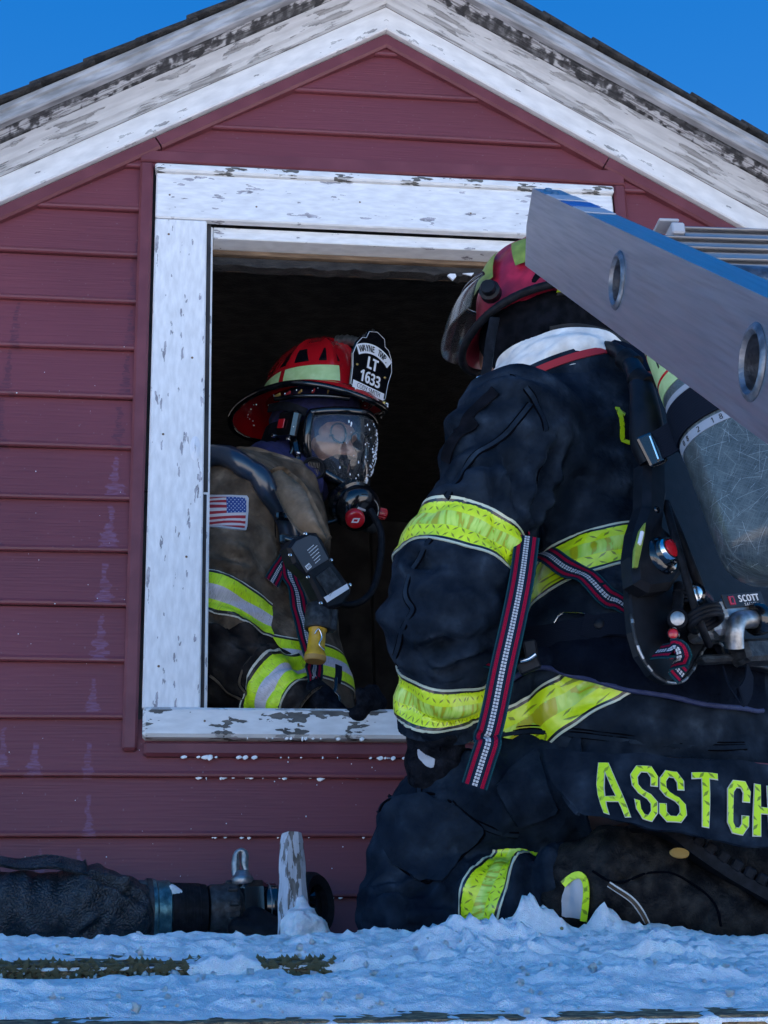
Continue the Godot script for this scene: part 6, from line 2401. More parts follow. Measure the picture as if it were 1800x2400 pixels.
# ---------------------------------------------------------------- the officer in the window
func build_window_person():
	var who := thing("person", "person in tan coat, red helmet and face mask looking out of the window", "person")
	var fwd := Vector3(0.93, 0, 0.37)
	var rgt := Vector3(-0.37, 0, 0.93)
	var rs: Vector3 = Vector3(0.1907, 3.069, -0.17)
	var lsh := rs - rgt * 0.36
	var elbow: Vector3 = Vector3(0.1422, 2.691, -0.15)
	var wrist: Vector3 = Vector3(0.3292, 2.546, -0.04)
	var neck: Vector3 = Vector3(0.2858, 3.216, -0.34)
	var belly: Vector3 = Vector3(0.2966, 2.642, -0.27)
	var chest: Vector3 = Vector3(0.2617, 3.07, -0.32)
	var head: Vector3 = Vector3(0.384, 3.284, -0.36)
	var hf := Vector3(0.68, -0.20, 0.70).normalized()
	var hu := Vector3(0.0, 1.0, -0.02).slide(hf).normalized().rotated(hf, 0.06)
	var hx := Transform3D(Basis(hf, hu, hf.cross(hu)), head)
	# body in one piece, the face shaped on it
	var bd := Flesh.new()
	bd.k = 0.035
	bd.seed = 61
	var at := func(x: float, y: float, z: float) -> Vector3: return hx * Vector3(x, y, z)
	bd.bone(at.call(-0.015, 0.03, 0), at.call(0.0, 0.0, 0), 0.085, 0.078)
	bd.bone(at.call(0.03, -0.04, 0), at.call(0.045, -0.085, 0), 0.056, 0.040)
	bd.bone(at.call(-0.02, -0.05, 0), neck + Vector3(0, -0.05, 0), 0.055, 0.062)
	bd.bone(chest, belly, 0.11, 0.12, 0, 1, fwd, 1.3)
	bd.bone(rs, lsh, 0.055, 0.055)
	bd.bone(rs, elbow, 0.05, 0.04)
	bd.bone(elbow, wrist, 0.04, 0.03)
	bd.bone(lsh, lsh + Vector3(0.05, -0.30, 0.05), 0.05, 0.04)
	bd.bone(belly, belly + Vector3(0.0, -0.15, -0.03), 0.13, 0.14)
	var bm := bd.mesh(0.014)
	put("body", bm, mats.skin, who)
	var fc := Flesh.new()
	fc.k = 0.012
	fc.seed = 62
	fc.bone(at.call(0.02, 0.04, 0), at.call(0.02, -0.01, 0), 0.068, 0.066)
	fc.bone(at.call(0.045, -0.05, 0), at.call(0.055, -0.085, 0), 0.044, 0.034)
	fc.bone(at.call(0.088, 0.005, 0), at.call(0.105, -0.028, 0), 0.010, 0.0135)
	for s in [-1.0, 1.0]:
		fc.bone(at.call(0.080, 0.026, 0.014 * s), at.call(0.070, 0.026, 0.044 * s), 0.010, 0.010)
		fc.bone(at.call(0.075, -0.022, 0.032 * s), at.call(0.06, -0.03, 0.045 * s), 0.018, 0.018)
		fc.bone(at.call(0.098, -0.030, 0.008 * s), at.call(0.095, -0.030, 0.011 * s), 0.008, 0.008)
		fc.bone(at.call(-0.005, 0.01, 0.072 * s), at.call(-0.012, -0.025, 0.072 * s), 0.014, 0.010)
	fc.bone(at.call(0.086, -0.054, -0.016), at.call(0.086, -0.054, 0.016), 0.007, 0.007)
	fc.bone(at.call(0.084, -0.064, -0.012), at.call(0.084, -0.064, 0.012), 0.008, 0.008)
	var face := put("face", fc.mesh(0.004), mats.skin, who)
	for s in [-1.0, 1.0]:
		var ey := Mb.new()
		ey.lathe(Transform3D(Basis(hx.basis.y, hx.basis.x, hx.basis.z), at.call(0.066, 0.006, 0.031 * s)), [Vector2(0, 0.0125), Vector2(0.005, 0.0115), Vector2(0.009, 0.0085), Vector2(0.0122, 0.002), Vector2(0.012, -0.004)], 16)
		put("eye", ey, mats.eye_white, face)
		var ir := Mb.new()
		ir.lathe(Transform3D(Basis(hx.basis.y, hx.basis.x, hx.basis.z), at.call(0.0665, 0.006, 0.031 * s)), [Vector2(0, 0.0128), Vector2(0.0045, 0.0122), Vector2(0.0055, 0.0112)], 14)
		put("iris", ir, mats.dark_hair, face)
	# hood under the helmet
	var hd := Flesh.new()
	hd.k = 0.03
	hd.seed = 63
	hd.bone(at.call(-0.025, 0.035, 0), at.call(-0.03, -0.03, 0), 0.098, 0.092, 0.004, 16.0)
	hd.bone(at.call(0.012, 0.078, 0), at.call(0.0, 0.07, 0), 0.084, 0.088, 0.003, 16.0)
	hd.bone(at.call(-0.035, -0.05, 0), neck + Vector3(-0.01, -0.03, 0), 0.078, 0.085, 0.005, 16.0)
	hd.bone(at.call(0.02, -0.085, 0.02), neck + Vector3(0.04, -0.06, 0.04), 0.05, 0.06, 0.005, 16.0)
	put("hood", hd.mesh(0.008), mats.blue_hood, who)
	# ear flap hanging from the helmet
	var ef := Mb.new()
	ef.grid(func(u, v):
		var a: float = PI * (0.52 + 0.75 * u)
		var r: float = 0.112 + 0.012 * sin(u * 9.0) * v + 0.02 * v
		return hx * Vector3(cos(a) * r * 1.08 - 0.01, 0.03 - 0.135 * v * (0.75 + 0.25 * u), sin(a) * r * 0.98), 24, 8)
	put("ear_flap", ef.shell(0.0, 0.004), mats.knit_hood, who)
	# ---- coat
	var co := Flesh.new()
	co.k = 0.06
	co.seed = 64
	co.lump = 0.005
	co.lump_f = 8.0
	var b_ch := co.bone(chest, belly, 0.152, 0.150, 0.006, 10.0, fwd, 1.22)
	co.bone(rs, lsh, 0.083, 0.08, 0.004, 10.0)
	co.bone(chest, neck + Vector3(0, -0.02, 0), 0.14, 0.085)
	var b_up := co.bone(rs, elbow, 0.094, 0.082, 0.007, 11.0)
	var b_lo := co.bone(elbow, wrist, 0.078, 0.056, 0.008, 12.0)
	co.bone(lsh, lsh + Vector3(0.05, -0.30, 0.05), 0.09, 0.08)
	co.bone(belly, belly + Vector3(0, -0.15, -0.03), 0.15, 0.16)
	co.fold(Vector3(0.1366, 2.897, -0.06), Vector3(0.2427, 2.875, -0.07), 0.012, 0.012)
	co.fold(Vector3(0.1281, 2.869, -0.06), Vector3(0.2251, 2.837, -0.07), 0.010, 0.008)
	co.fold(Vector3(0.138, 2.757, -0.06), Vector3(0.2252, 2.689, -0.07), 0.012, 0.012)
	co.fold(Vector3(0.1551, 2.718, -0.05), Vector3(0.2589, 2.65, -0.06), 0.010, 0.008)
	co.fold(Vector3(0.2239, 2.683, -0.05), Vector3(0.1901, 2.575, -0.05), 0.011, 0.007)
	var raw := co.mesh(0.0085)
	var cm := raw.clipped([side_of(raw, wrist + (wrist - elbow).normalized() * 0.01, elbow - wrist), side_of(raw, neck + Vector3(0, 0.01, 0), -Vector3(0.12, 0.96, 0.25).normalized())])
	var coat := put("coat", cm.shell(0.0, 0.006), mats.tan_cloth, who)
	put("sleeve_reinforcement", limb_band(co, cm, b_lo, [b_ch, b_up], 0.02, 1.04, 0.0012), mats.tan_dark_cloth, coat)
	put("reflective_band", limb_band(co, cm, b_up, [b_ch, b_lo], 0.62, 0.85, 0.003, 0.14, Vector3(-0.5, 0, 0)), mats.striped_band, coat)
	put("reflective_band", limb_band(co, cm, b_lo, [b_ch, b_up], 0.52, 0.88, 0.004), mats.striped_band, coat)
	var on_trunk := func(p: Vector3): return minf(co.one(b_up, p), co.one(b_lo, p)) - co.one(b_ch, p) + 0.004
	put("reflective_band", plane_band(cm, Vector3(0.3153, 2.69, -0.11), Vector3(0.04, 1, 0.0) - fwd * 0.06, 0.086, on_trunk), mats.striped_band, coat)
	seam("tan_seam", co, cm, [Vector3(0.1541, 3.119, -0.1), Vector3(0.2178, 3.091, -0.1), Vector3(0.2558, 3.022, -0.1), Vector3(0.2673, 2.945, -0.1)], 0.0014, mats.thread, coat, 0.007)
	seam("tan_seam", co, cm, [Vector3(0.1304, 2.623, -0.05), Vector3(0.1646, 2.593, -0.05), Vector3(0.2028, 2.567, -0.05)], 0.0014, mats.thread, coat, 0.007)
	seam("tan_seam", co, cm, [Vector3(0.2154, 2.664, -0.05), Vector3(0.1899, 2.611, -0.05), Vector3(0.2155, 2.575, -0.05)], 0.0012, mats.thread, coat, 0.006)
	var fp := patch(cm, [Vector3(0.125, 3.039, -0.1), Vector3(0.2142, 3.037, -0.1), Vector3(0.2072, 2.958, -0.1), Vector3(0.1259, 2.965, -0.1)], 0.004, 0.005)
	put("flag_border", fp, mats.patch_grey, coat)
	put("flag_patch", patch(cm, [Vector3(0.1098, 3.034, -0.1), Vector3(0.2088, 3.032, -0.1), Vector3(0.2027, 2.962, -0.1), Vector3(0.1107, 2.969, -0.1)], 0.0052, 0.003), mats.flag_cloth, coat)
	# collar: a stand round the neck and a broad flap turned out in front
	var cl := Flesh.new()
	cl.k = 0.03
	cl.seed = 66
	cl.bone(neck + Vector3(-0.01, -0.05, 0.0), neck + Vector3(0.01, 0.05, 0.01), 0.118, 0.104, 0.004, 14.0)
	var cr := cl.mesh(0.007)
	var cn := Vector3(-0.42, 0.86, -0.22).normalized()
	put("collar", cr.clipped([side_of(cr, Vector3(0.2096, 3.161, -0.2), Vector3(-0.2, 0.95, -0.1)), side_of(cr, Vector3(0.2248, 3.22, -0.22), -Vector3(0.36, 0.92, 0.05))]).shell(0.0, 0.008), mats.tan_light_cloth, coat)
	var fl := Mb.new()
	var e0 := curve([Vector3(0.2553, 3.085, -0.09), Vector3(0.2702, 3.016, -0.05), Vector3(0.302, 2.951, -0.03), Vector3(0.3415, 2.916, -0.03), Vector3(0.3617, 2.905, -0.03)], 6)
	var e1 := curve([Vector3(0.2953, 3.091, -0.1), Vector3(0.3206, 3.042, -0.05), Vector3(0.3387, 2.981, -0.02), Vector3(0.3592, 2.93, -0.01), Vector3(0.3713, 2.908, -0.02)], 6)
	fl.grid(func(u, v):
		var i := mini(int(v * (e0.size() - 1)), e0.size() - 2)
		var w: float = v * (e0.size() - 1) - i
		var a := e0[i].lerp(e0[i + 1], w)
		var b := e1[i].lerp(e1[i + 1], w)
		return a.lerp(b, u) + Vector3(0.1, 0.1, 0.9) * (0.018 * sin(u * PI) + 0.004 * sin(v * 9.0 + u * 4.0)), 12, 24)
	put("collar_flap", fl.shell(0.0, 0.009), mats.tan_light_cloth, coat)
	# glove resting on the sill
	var gl := Flesh.new()
	gl.k = 0.012
	gl.seed = 67
	gl.bone(wrist - (wrist - elbow).normalized() * 0.02, Vector3(0.3401, 2.568, -0.035), 0.05, 0.044, 0.005, 16.0)
	hand(gl, Vector3(0.3401, 2.572, -0.035), Vector3(0.62, -0.50, 0.25).normalized(), Vector3(-0.6, -0.7, 0.1).normalized(), Vector3(0.3, 0.15, -0.9).normalized(), -1.15, 1.1)
	put("glove", gl.mesh(0.005), mats.glove_leather, who)
	window_helmet(who, hx)
	face_mask(hx.scaled_local(Vector3.ONE * 1.1))
	window_gear(co, cm)

func window_helmet(who: Node3D, hx: Transform3D):
	var hm := part("helmet", who, hx * Transform3D(Basis(Vector3.BACK, 0.10), Vector3(-0.012, 0.106, 0)))
	helmet_shell(hm, mats.helmet_red, 0.132, 0.110, 0.152)
	helmet_brim(hm, mats.helmet_red, mats.wet_black, 0.132, 0.110, 0.040, 0.100, 0.030, 0.030)
	# reflective strip round the foot of the dome
	for s in [-1.0, 1.0]:
		for q in [[0.55, 1.62], [1.72, 2.5]]:
			var mb := Mb.new()
			mb.grid(func(u, v):
				var a: float = lerpf(q[0], q[1], u) * s
				var b: float = 0.05 + 0.26 * v * (1.0 if q[0] < 1.0 else 1.0 - 0.35 * u)
				var k: float = 1.065 - 0.02 * v
				return Vector3(cos(a) * cos(b) * 0.132 * k * (1.06 if cos(a) < 0 else 1.0), sin(b) * 0.152 * k, sin(a) * cos(b) * 0.110 * k), 18, 6, false, s > 0)
			put("reflective_strip", mb, mats.lime_reflective, hm)
		# dark panels let into the fields between the ribs
		for q in [[0.5, 0.95], [1.15, 1.85], [2.1, 2.7]]:
			var mb := Mb.new()
			mb.grid(func(u, v):
				var b: float = 0.42 + 0.30 * v
				var a: float = lerpf(q[0] + 0.1 * v, q[1] - 0.12 * v, u) * s
				var k := 1.012
				return Vector3(cos(a) * cos(b) * 0.132 * k * (1.06 if cos(a) < 0 else 1.0), sin(b) * 0.152 * k, sin(a) * cos(b) * 0.110 * k), 10, 6, false, s > 0)
			put("dark_panel", mb, mats.wet_black, hm)
	# front shield with its lettering
	var sx := Transform3D(Basis(Vector3(0, 0, -1.12), Vector3(0.16, 0.987, 0), Vector3(0.987, -0.16, 0)), Vector3(0.162, 0.052, 0))
	var outline := PackedVector2Array([Vector2(-0.058, -0.062), Vector2(0.0, -0.073), Vector2(0.058, -0.062), Vector2(0.060, -0.02), Vector2(0.066, 0.010), Vector2(0.058, 0.040), Vector2(0.045, 0.058), Vector2(0.032, 0.062), Vector2(0.026, 0.080), Vector2(0.0, 0.088), Vector2(-0.026, 0.080), Vector2(-0.032, 0.062), Vector2(-0.045, 0.058), Vector2(-0.058, 0.040), Vector2(-0.066, 0.010), Vector2(-0.060, -0.02)])
	var sh := Mb.new()
	sh.plate(outline, 0.004, sx, 0.0015)
	put("front_shield", sh, mats.wet_black, hm)
	var st := Mb.new()
	var loop := PackedVector3Array()
	for k in outline.size() + 1:
		var p := outline[k % outline.size()] * 0.955
		loop.append(sx * Vector3(p.x, p.y, 0.0006))
	st.tube(loop, 0.0007, 4, false)
	put("stitching", st, mats.print_white, hm)
	var arc := Mb.new()
	arc.grid(func(u, v):
		var a: float = PI * 0.5 + 0.62 * (0.5 - u) * 2.0
		var r := lerpf(0.078, 0.101, v)
		return sx * Vector3(cos(a) * r, sin(a) * r - 0.050, 0.0012), 24, 2, false, true)
	put("name_arc", arc, mats.label_white, hm)
	var tx := Mb.new()
	var txt := "WAYNE TWP."
	for c in txt.length():
		var a := PI * 0.5 + 0.54 * (0.5 - (c + 0.5) / txt.length()) * 2.0
		var o := Vector3(cos(a) * 0.0895, sin(a) * 0.0895 - 0.050, 0.0016)
		tx.join(letters(txt[c], 0.0145, sx * Transform3D(Basis(Vector3.BACK, a - PI * 0.5), o), 0.0006, "bold", 0.78))
	put("lettering", tx, mats.print_black, hm)
	put("lettering", letters("LT", 0.027, sx * Transform3D(Basis.IDENTITY, Vector3(0, 0.006, 0.0006)), 0.0012, "bold", 0.9), mats.print_white, hm)
	put("lettering", letters("1633", 0.027, sx * Transform3D(Basis.IDENTITY, Vector3(0, -0.029, 0.0006)), 0.0012, "bold", 0.8), mats.print_white, hm)
	var nb := Mb.new()
	nb.box(sx * Transform3D(Basis.IDENTITY, Vector3(0, -0.056, 0.0006)), Vector3(0.100, 0.017, 0.0012), 0.0003)
	put("name_bar", nb, mats.label_white, hm)
	put("lettering", letters("CODY SMITH", 0.0108, sx * Transform3D(Basis.IDENTITY, Vector3(0, -0.056, 0.0014)), 0.0006, "sans", 0.86), mats.print_black, hm)
	for s in [[-0.045, -0.01], [0.045, -0.01]]:
		var rv := Mb.new()
		rv.lathe(sx * Transform3D(Basis(Vector3.RIGHT, PI * 0.5), Vector3(s[0], s[1], 0.0)), [Vector2(0, 0.003), Vector2(0.002, 0.0026), Vector2(0.0032, 0.0)], 12)
		put("rivet", rv, mats.brass, hm)
	# crest holder: scaly cast bracket over the crown, its tip on the shield
	var cb := Mb.new()
	cb.tube(curve([Vector3(0.055, 0.142, 0), Vector3(0.090, 0.136, 0), Vector3(0.120, 0.124, 0), Vector3(0.148, 0.132, 0), Vector3(0.168, 0.138, 0)], 8), PackedFloat32Array(range(33).map(func(k): return 0.013 - 0.006 * k / 32.0 + 0.0026 * sin(k * 2.1))), 10)
	put("crest_holder", cb, mats.cast_metal, hm)
	var tip := Mb.new()
	tip.lathe(Transform3D(Basis.IDENTITY, Vector3(0.160, -0.020, -0.050)), [Vector2(0, 0.005), Vector2(0.004, 0.003), Vector2(0.005, 0), Vector2(0.004, -0.003), Vector2(0, -0.005)], 12)
	put("brim_stud", tip, mats.brass, hm)
	# folded goggles and strap ends under the brim, the wet hanger ring behind
	var gs := Mb.new()
	gs.tube(curve([Vector3(-0.02, -0.026, 0.125), Vector3(0.04, -0.030, 0.118), Vector3(0.10, -0.034, 0.09), Vector3(0.14, -0.036, 0.05)], 8), 0.006, 8)
	put("shield_rail", gs, mats.wet_black, hm)
	for k in 5:
		var b := Mb.new()
		b.box(Transform3D(Basis(Vector3.UP, -0.25 - 0.12 * k), Vector3(-0.01 + 0.03 * k, -0.020 - 0.001 * k, 0.128 - 0.004 * k * k * 0.6)), Vector3(0.022, 0.007, 0.003), 0.001)
		put("trim_tape", b, mats.ochre if k % 2 == 0 else mats.red_cloth, hm)
	# beads of water and ice on dome and brim
	var dr := Mb.new()
	var rng := RandomNumberGenerator.new()
	rng.seed = 23
	for k in 150:
		var a := rng.randf() * TAU
		var b := rng.randf() * 1.3
		var p: Vector3
		if k % 3 != 0:
			p = Vector3(cos(a) * cos(b) * 0.130, sin(b) * 0.145, sin(a) * cos(b) * 0.110)
		else:
			p = Vector3(cos(a) * 0.180, -0.018 - 0.012 * rng.randf(), sin(a) * 0.140)
		var r := 0.0008 + 0.0014 * pow(rng.randf(), 2.0)
		dr.grid(func(u, v): return p + Vector3(sin(v * PI) * cos(u * TAU), cos(v * PI), sin(v * PI) * sin(u * TAU)) * r, 6, 4, true)
	var dn := put("water_beads", dr, mats.water_drop, hm)
	dn.set_meta("kind", "stuff")

func face_mask(hx: Transform3D):
	var mk_ := thing("face_mask", "black full face breathing mask with clear lens and red regulator badge", "mask")
	var at := func(x: float, y: float, z: float) -> Vector3: return hx * Vector3(x, y, z)
	# lens: a deep curved shield, wider than tall at the brow
	var lens_at := func(u: float, v: float) -> Vector3:
		var a := (u - 0.5) * 2.55
		var y := lerpf(0.056 - 0.012 * absf(a), -0.104 + 0.030 * a * a, v)
		var r := 0.106 - 0.10 * pow(absf(v - 0.42), 2.6)
		return Vector3(0.022 + cos(a) * (r + 0.012) * 1.02, y, sin(a) * r * 0.93)
	var lens := Mb.new()
	lens.grid(func(u, v): return hx * lens_at.call(u, v), 40, 24, false, true)
	put("lens", lens, mats.visor_glass, mk_)
	var rim := PackedVector3Array()
	for k in 24:
		rim.append(hx * lens_at.call(k / 24.0, 0.0))
	for k in 16:
		rim.append(hx * lens_at.call(1.0, k / 16.0))
	for k in 24:
		rim.append(hx * lens_at.call(1.0 - k / 24.0, 1.0))
	for k in 17:
		rim.append(hx * lens_at.call(0.0, 1.0 - k / 16.0))
	var rm := Mb.new()
	rm.tube(rim, 0.010, 10, false)
	put("lens_rim", rm, mats.wet_black, mk_)
	# skirt from the rim back to the face
	var sk := Mb.new()
	sk.grid(func(u, v):
		var i := mini(int(u * 80), 80)
		var p := hx.affine_inverse() * rim[i]
		var q := Vector3(0.015, p.y * 0.96 - 0.004, p.z * 0.86)
		return hx * p.lerp(q, v), 80, 5, true)
	put("skirt", sk, mats.rubber, mk_)
	# speaking diaphragm on the cheek
	for s in [1.0, -1.0]:
		var d := Vector3(0.62, -0.10, 0.80 * s).normalized()
		var o: Vector3 = at.call(0.070, -0.080, 0.076 * s)
		var dw := (hx.basis * d).normalized()
		var bs := basis_of(dw.cross(hx.basis.y), dw)
		var vd := Mb.new()
		vd.lathe(Transform3D(bs, o), [Vector2(0.0, 0.010), Vector2(0.0205, 0.010), Vector2(0.0215, 0.015), Vector2(0.0255, 0.015), Vector2(0.0275, 0.011), Vector2(0.029, -0.004), Vector2(0.026, -0.03)], 36)
		var vp := put("voice_port", vd, mats.rubber, mk_)
		var gr := Mb.new()
		for c in 4:
			for k in 4:
				var ofs := (Vector3(-0.0125 + 0.0035 * k, 0.0125, 0.0075) if c % 2 == 0 else Vector3(-0.0075, 0.0125, -0.0125 + 0.0035 * k + 0.001))
				var sz := Vector3(0.0014, 0.003, 0.013) if c % 2 == 0 else Vector3(0.013, 0.003, 0.0014)
				gr.box(Transform3D(bs, o) * Transform3D(Basis(Vector3.UP, PI * 0.5 * (c if c % 2 == 0 else c)), Vector3.ZERO) * Transform3D(Basis.IDENTITY, ofs if c % 2 == 0 else Vector3(ofs.x + 0.015, ofs.y, ofs.z)), sz, 0.0004)
		put("grille", gr, mats.wet_black, vp)
	# inner cup over nose and mouth
	var nc := Mb.new()
	nc.grid(func(u, v):
		var a: float = u * TAU
		var r := lerpf(0.030, 0.050, v)
		return at.call(0.118 - 0.055 * v - 0.012 * v * v, -0.072 + cos(a) * r * 1.05 + 0.004 * v, sin(a) * r * 0.86), 28, 8, true)
	put("nose_cup", nc, mats.rubber, mk_)
	# regulator at the mouth
	var rd := (hx.basis * Vector3(0.86, -0.46, 0.18)).normalized()
	var ro: Vector3 = at.call(0.120, -0.138, 0.0)
	var rbs := basis_of(rd.cross(hx.basis.y), rd)
	var rg := Mb.new()
	rg.lathe(Transform3D(rbs, ro), [Vector2(0, 0.054), Vector2(0.028, 0.054), Vector2(0.043, 0.048), Vector2(0.052, 0.036), Vector2(0.054, 0.022), Vector2(0.049, 0.018), Vector2(0.049, 0.006), Vector2(0.055, 0.003), Vector2(0.056, -0.012), Vector2(0.045, -0.018), Vector2(0.042, -0.04)], 40)
	var reg := put("regulator", rg, mats.wet_black, mk_)
	var bd := (rd + hx.basis.z * 0.42 - hx.basis.y * 0.22).normalized()
	var bo: Vector3 = ro + rd * 0.040 + hx.basis.z * 0.020 - hx.basis.y * 0.020
	var bbs := basis_of(bd.cross(hx.basis.y) * -1.0, bd)
	var bg := Mb.new()
	bg.lathe(Transform3D(bbs, bo), [Vector2(0, 0.0185), Vector2(0.017, 0.0182), Vector2(0.0205, 0.016), Vector2(0.022, 0.012), Vector2(0.022, 0.0)], 36)
	put("badge", bg, mats.red_plastic, reg)
	# emblem: a slanted open rectangle
	var cam_x := bd.cross(Vector3.UP).normalized() * -1.0
	var ex := Transform3D(Basis(cam_x, bd.cross(cam_x), bd), bo + bd * 0.0187).orthonormalized()
	var em := Mb.new()
	for q in [[Vector2(-0.0095, -0.0055), Vector2(0.003, -0.0055), Vector2(0.004, -0.0028), Vector2(-0.0085, -0.0028)], [Vector2(-0.004, 0.0028), Vector2(0.0085, 0.0028), Vector2(0.0095, 0.0055), Vector2(-0.003, 0.0055)], [Vector2(-0.0085, -0.0029), Vector2(-0.0050, -0.0029), Vector2(-0.0030, 0.0055), Vector2(-0.0062, 0.0040)], [Vector2(0.003, -0.0055), Vector2(0.0062, -0.0040), Vector2(0.0085, 0.0029), Vector2(0.0050, 0.0029)]]:
		em.plate(PackedVector2Array(q), 0.0008, ex * Transform3D(Basis.IDENTITY, Vector3(0, 0, 0.0006)))
	put("emblem", em, mats.print_white, reg)
	var top := Mb.new()
	top.box(Transform3D(basis_of(hx.basis.z * -1.0, (hx.basis.y * 0.9 + rd * 0.4).normalized()), ro + rd * 0.034 + hx.basis.y * 0.020 + hx.basis.z * 0.008), Vector3(0.036, 0.034, 0.040), 0.005)
	top.box(Transform3D(basis_of(hx.basis.z * -1.0, (hx.basis.y * 0.9 + rd * 0.4).normalized()), ro + rd * 0.006 + hx.basis.y * 0.042), Vector3(0.060, 0.018, 0.034), 0.006)
	put("latch", top, mats.wet_black, reg)
	var lbl := Mb.new()
	lbl.box(Transform3D(basis_of(hx.basis.z * -1.0, (hx.basis.y * 0.9 + rd * 0.4).normalized()), ro + rd * 0.055 + hx.basis.y * 0.004 + hx.basis.z * 0.012), Vector3(0.026, 0.005, 0.003), 0.0008)
	put("latch_label", lbl, mats.patch_grey, reg)
	# bypass knob, red, on the far side
	var kd := (hx.basis * Vector3(0.55, -0.05, -0.83)).normalized()
	var kb := Mb.new()
	var ko := ro + rd * 0.028 - hx.basis.z * 0.058 + hx.basis.y * 0.006
	kb.lathe(Transform3D(basis_of(kd.cross(hx.basis.y), kd), ko), [Vector2(0, 0.022), Vector2(0.010, 0.022), Vector2(0.012, 0.019), Vector2(0.012, 0.0), Vector2(0.009, -0.002)], 24)
	for k in 12:
		var a := TAU * k / 12.0
		var kx := Transform3D(basis_of(kd.cross(hx.basis.y), kd), ko)
		kb.tube(PackedVector3Array([kx * Vector3(cos(a) * 0.012, 0.002, sin(a) * 0.012), kx * Vector3(cos(a) * 0.012, 0.019, sin(a) * 0.012)]), 0.0016, 5)
	put("bypass_knob", kb, mats.red_plastic, reg)
	var ks := Mb.new()
	ks.tube(PackedVector3Array([ko - kd * 0.03, ko]), 0.009, 12)
	put("knob_stem", ks, mats.worn_black_metal, reg)
	var sk2 := Mb.new()
	sk2.lathe(Transform3D(basis_of(rd, hx.basis.z), ro + rd * 0.01 - hx.basis.z * 0.05 - hx.basis.y * 0.03), [Vector2(0, -0.016), Vector2(0.014, -0.016), Vector2(0.016, -0.01), Vector2(0.016, 0.02)], 20)
	put("hose_swivel", sk2, mats.worn_black_metal, reg)
	# head straps and the box on the temple
	var bx := Mb.new()
	bx.box(hx * Transform3D(Basis(Vector3.UP, -0.15).rotated(Vector3.BACK, -0.1), Vector3(0.012, 0.012, 0.104)), Vector3(0.062, 0.062, 0.022), 0.007)
	bx.box(hx * Transform3D(Basis(Vector3.BACK, 0.35), Vector3(0.035, -0.055, 0.095)), Vector3(0.022, 0.11, 0.016), 0.006)
	var tb := put("temple_box", bx, mats.wet_black, mk_)
	var rl := Mb.new()
	rl.box(hx * Transform3D(Basis(Vector3.UP, -0.15).rotated(Vector3.BACK, -0.1), Vector3(0.002, 0.014, 0.117)), Vector3(0.020, 0.020, 0.002), 0.0006)
	put("red_label", rl, mats.red_plastic, tb)
	for q in [Vector3(0.034, 0.004, 0.113), Vector3(0.022, -0.02, 0.112), Vector3(0.045, -0.05, 0.104), Vector3(-0.018, -0.01, 0.116)]:
		var sc := Mb.new()
		sc.lathe(hx * Transform3D(Basis(Vector3.RIGHT, PI * 0.5), q), [Vector2(0, 0.004), Vector2(0.0035, 0.003), Vector2(0.0045, 0.0), Vector2(0.005, -0.004)], 12)
		put("screw", sc, mats.chrome, tb)
	for q in [[Vector3(0.040, -0.035, 0.088), Vector3(0.0, -0.06, 0.102), Vector3(-0.05, -0.07, 0.095), Vector3(-0.10, -0.06, 0.05)], [Vector3(0.045, 0.04, 0.090), Vector3(0.0, 0.055, 0.105), Vector3(-0.06, 0.06, 0.095)]]:
		var sp := []
		for p in q:
			sp.append(hx * p)
		var c := curve(sp, 8)
		var nn := PackedVector3Array()
		for p in c:
			nn.append((hx.basis.z + hx.basis.x * 0.1).normalized())
		var sm := Mb.new()
		sm.strap(c, nn, 0.020, 0.003)
		put("head_strap", sm, mats.rubber, mk_)
	# neck strap hanging in a loop under the chin, a tube beside it
	var ns := Mb.new()
	ns.tube(curve([at.call(0.03, -0.03, 0.098), at.call(0.02, -0.09, 0.108), at.call(0.035, -0.15, 0.095), at.call(0.08, -0.185, 0.05), at.call(0.105, -0.175, 0.02)], 8), 0.005, 8)
	put("chin_tube", ns, mats.wet_black, mk_)
	# corrective glasses held inside the lens
	for s in [-1.0, 1.0]:
		var g := PackedVector3Array()
		for k in 25:
			var a := TAU * k / 24.0
			g.append(at.call(0.092 - 0.010 * absf(cos(a)) * 0.5, 0.008 + 0.020 * sin(a), (0.032 + 0.024 * cos(a)) * s))
		var gm := Mb.new()
		gm.tube(g, 0.0022, 6, false)
		put("spectacle_rim", gm, mats.wet_black, mk_)
	# water running down the lens
	var dr := Mb.new()
	var rng := RandomNumberGenerator.new()
	rng.seed = 29
	for k in 170:
		var u := 0.12 + 0.6 * rng.randf() if k % 3 == 0 else 0.16 + 0.25 * rng.randf()
		var p: Vector3 = hx * lens_at.call(u, 0.08 + 0.85 * rng.randf())
		var r := 0.0007 + 0.0015 * pow(rng.randf(), 2.0)
		var tall := 1.0 + 1.6 * rng.randf()
		dr.grid(func(uu, v): return p + Vector3(sin(v * PI) * cos(uu * TAU), cos(v * PI) * tall, sin(v * PI) * sin(uu * TAU)) * r, 6, 4, true)
	var dn := put("water_beads", dr, mats.water_drop, mk_)
	dn.set_meta("kind", "stuff")

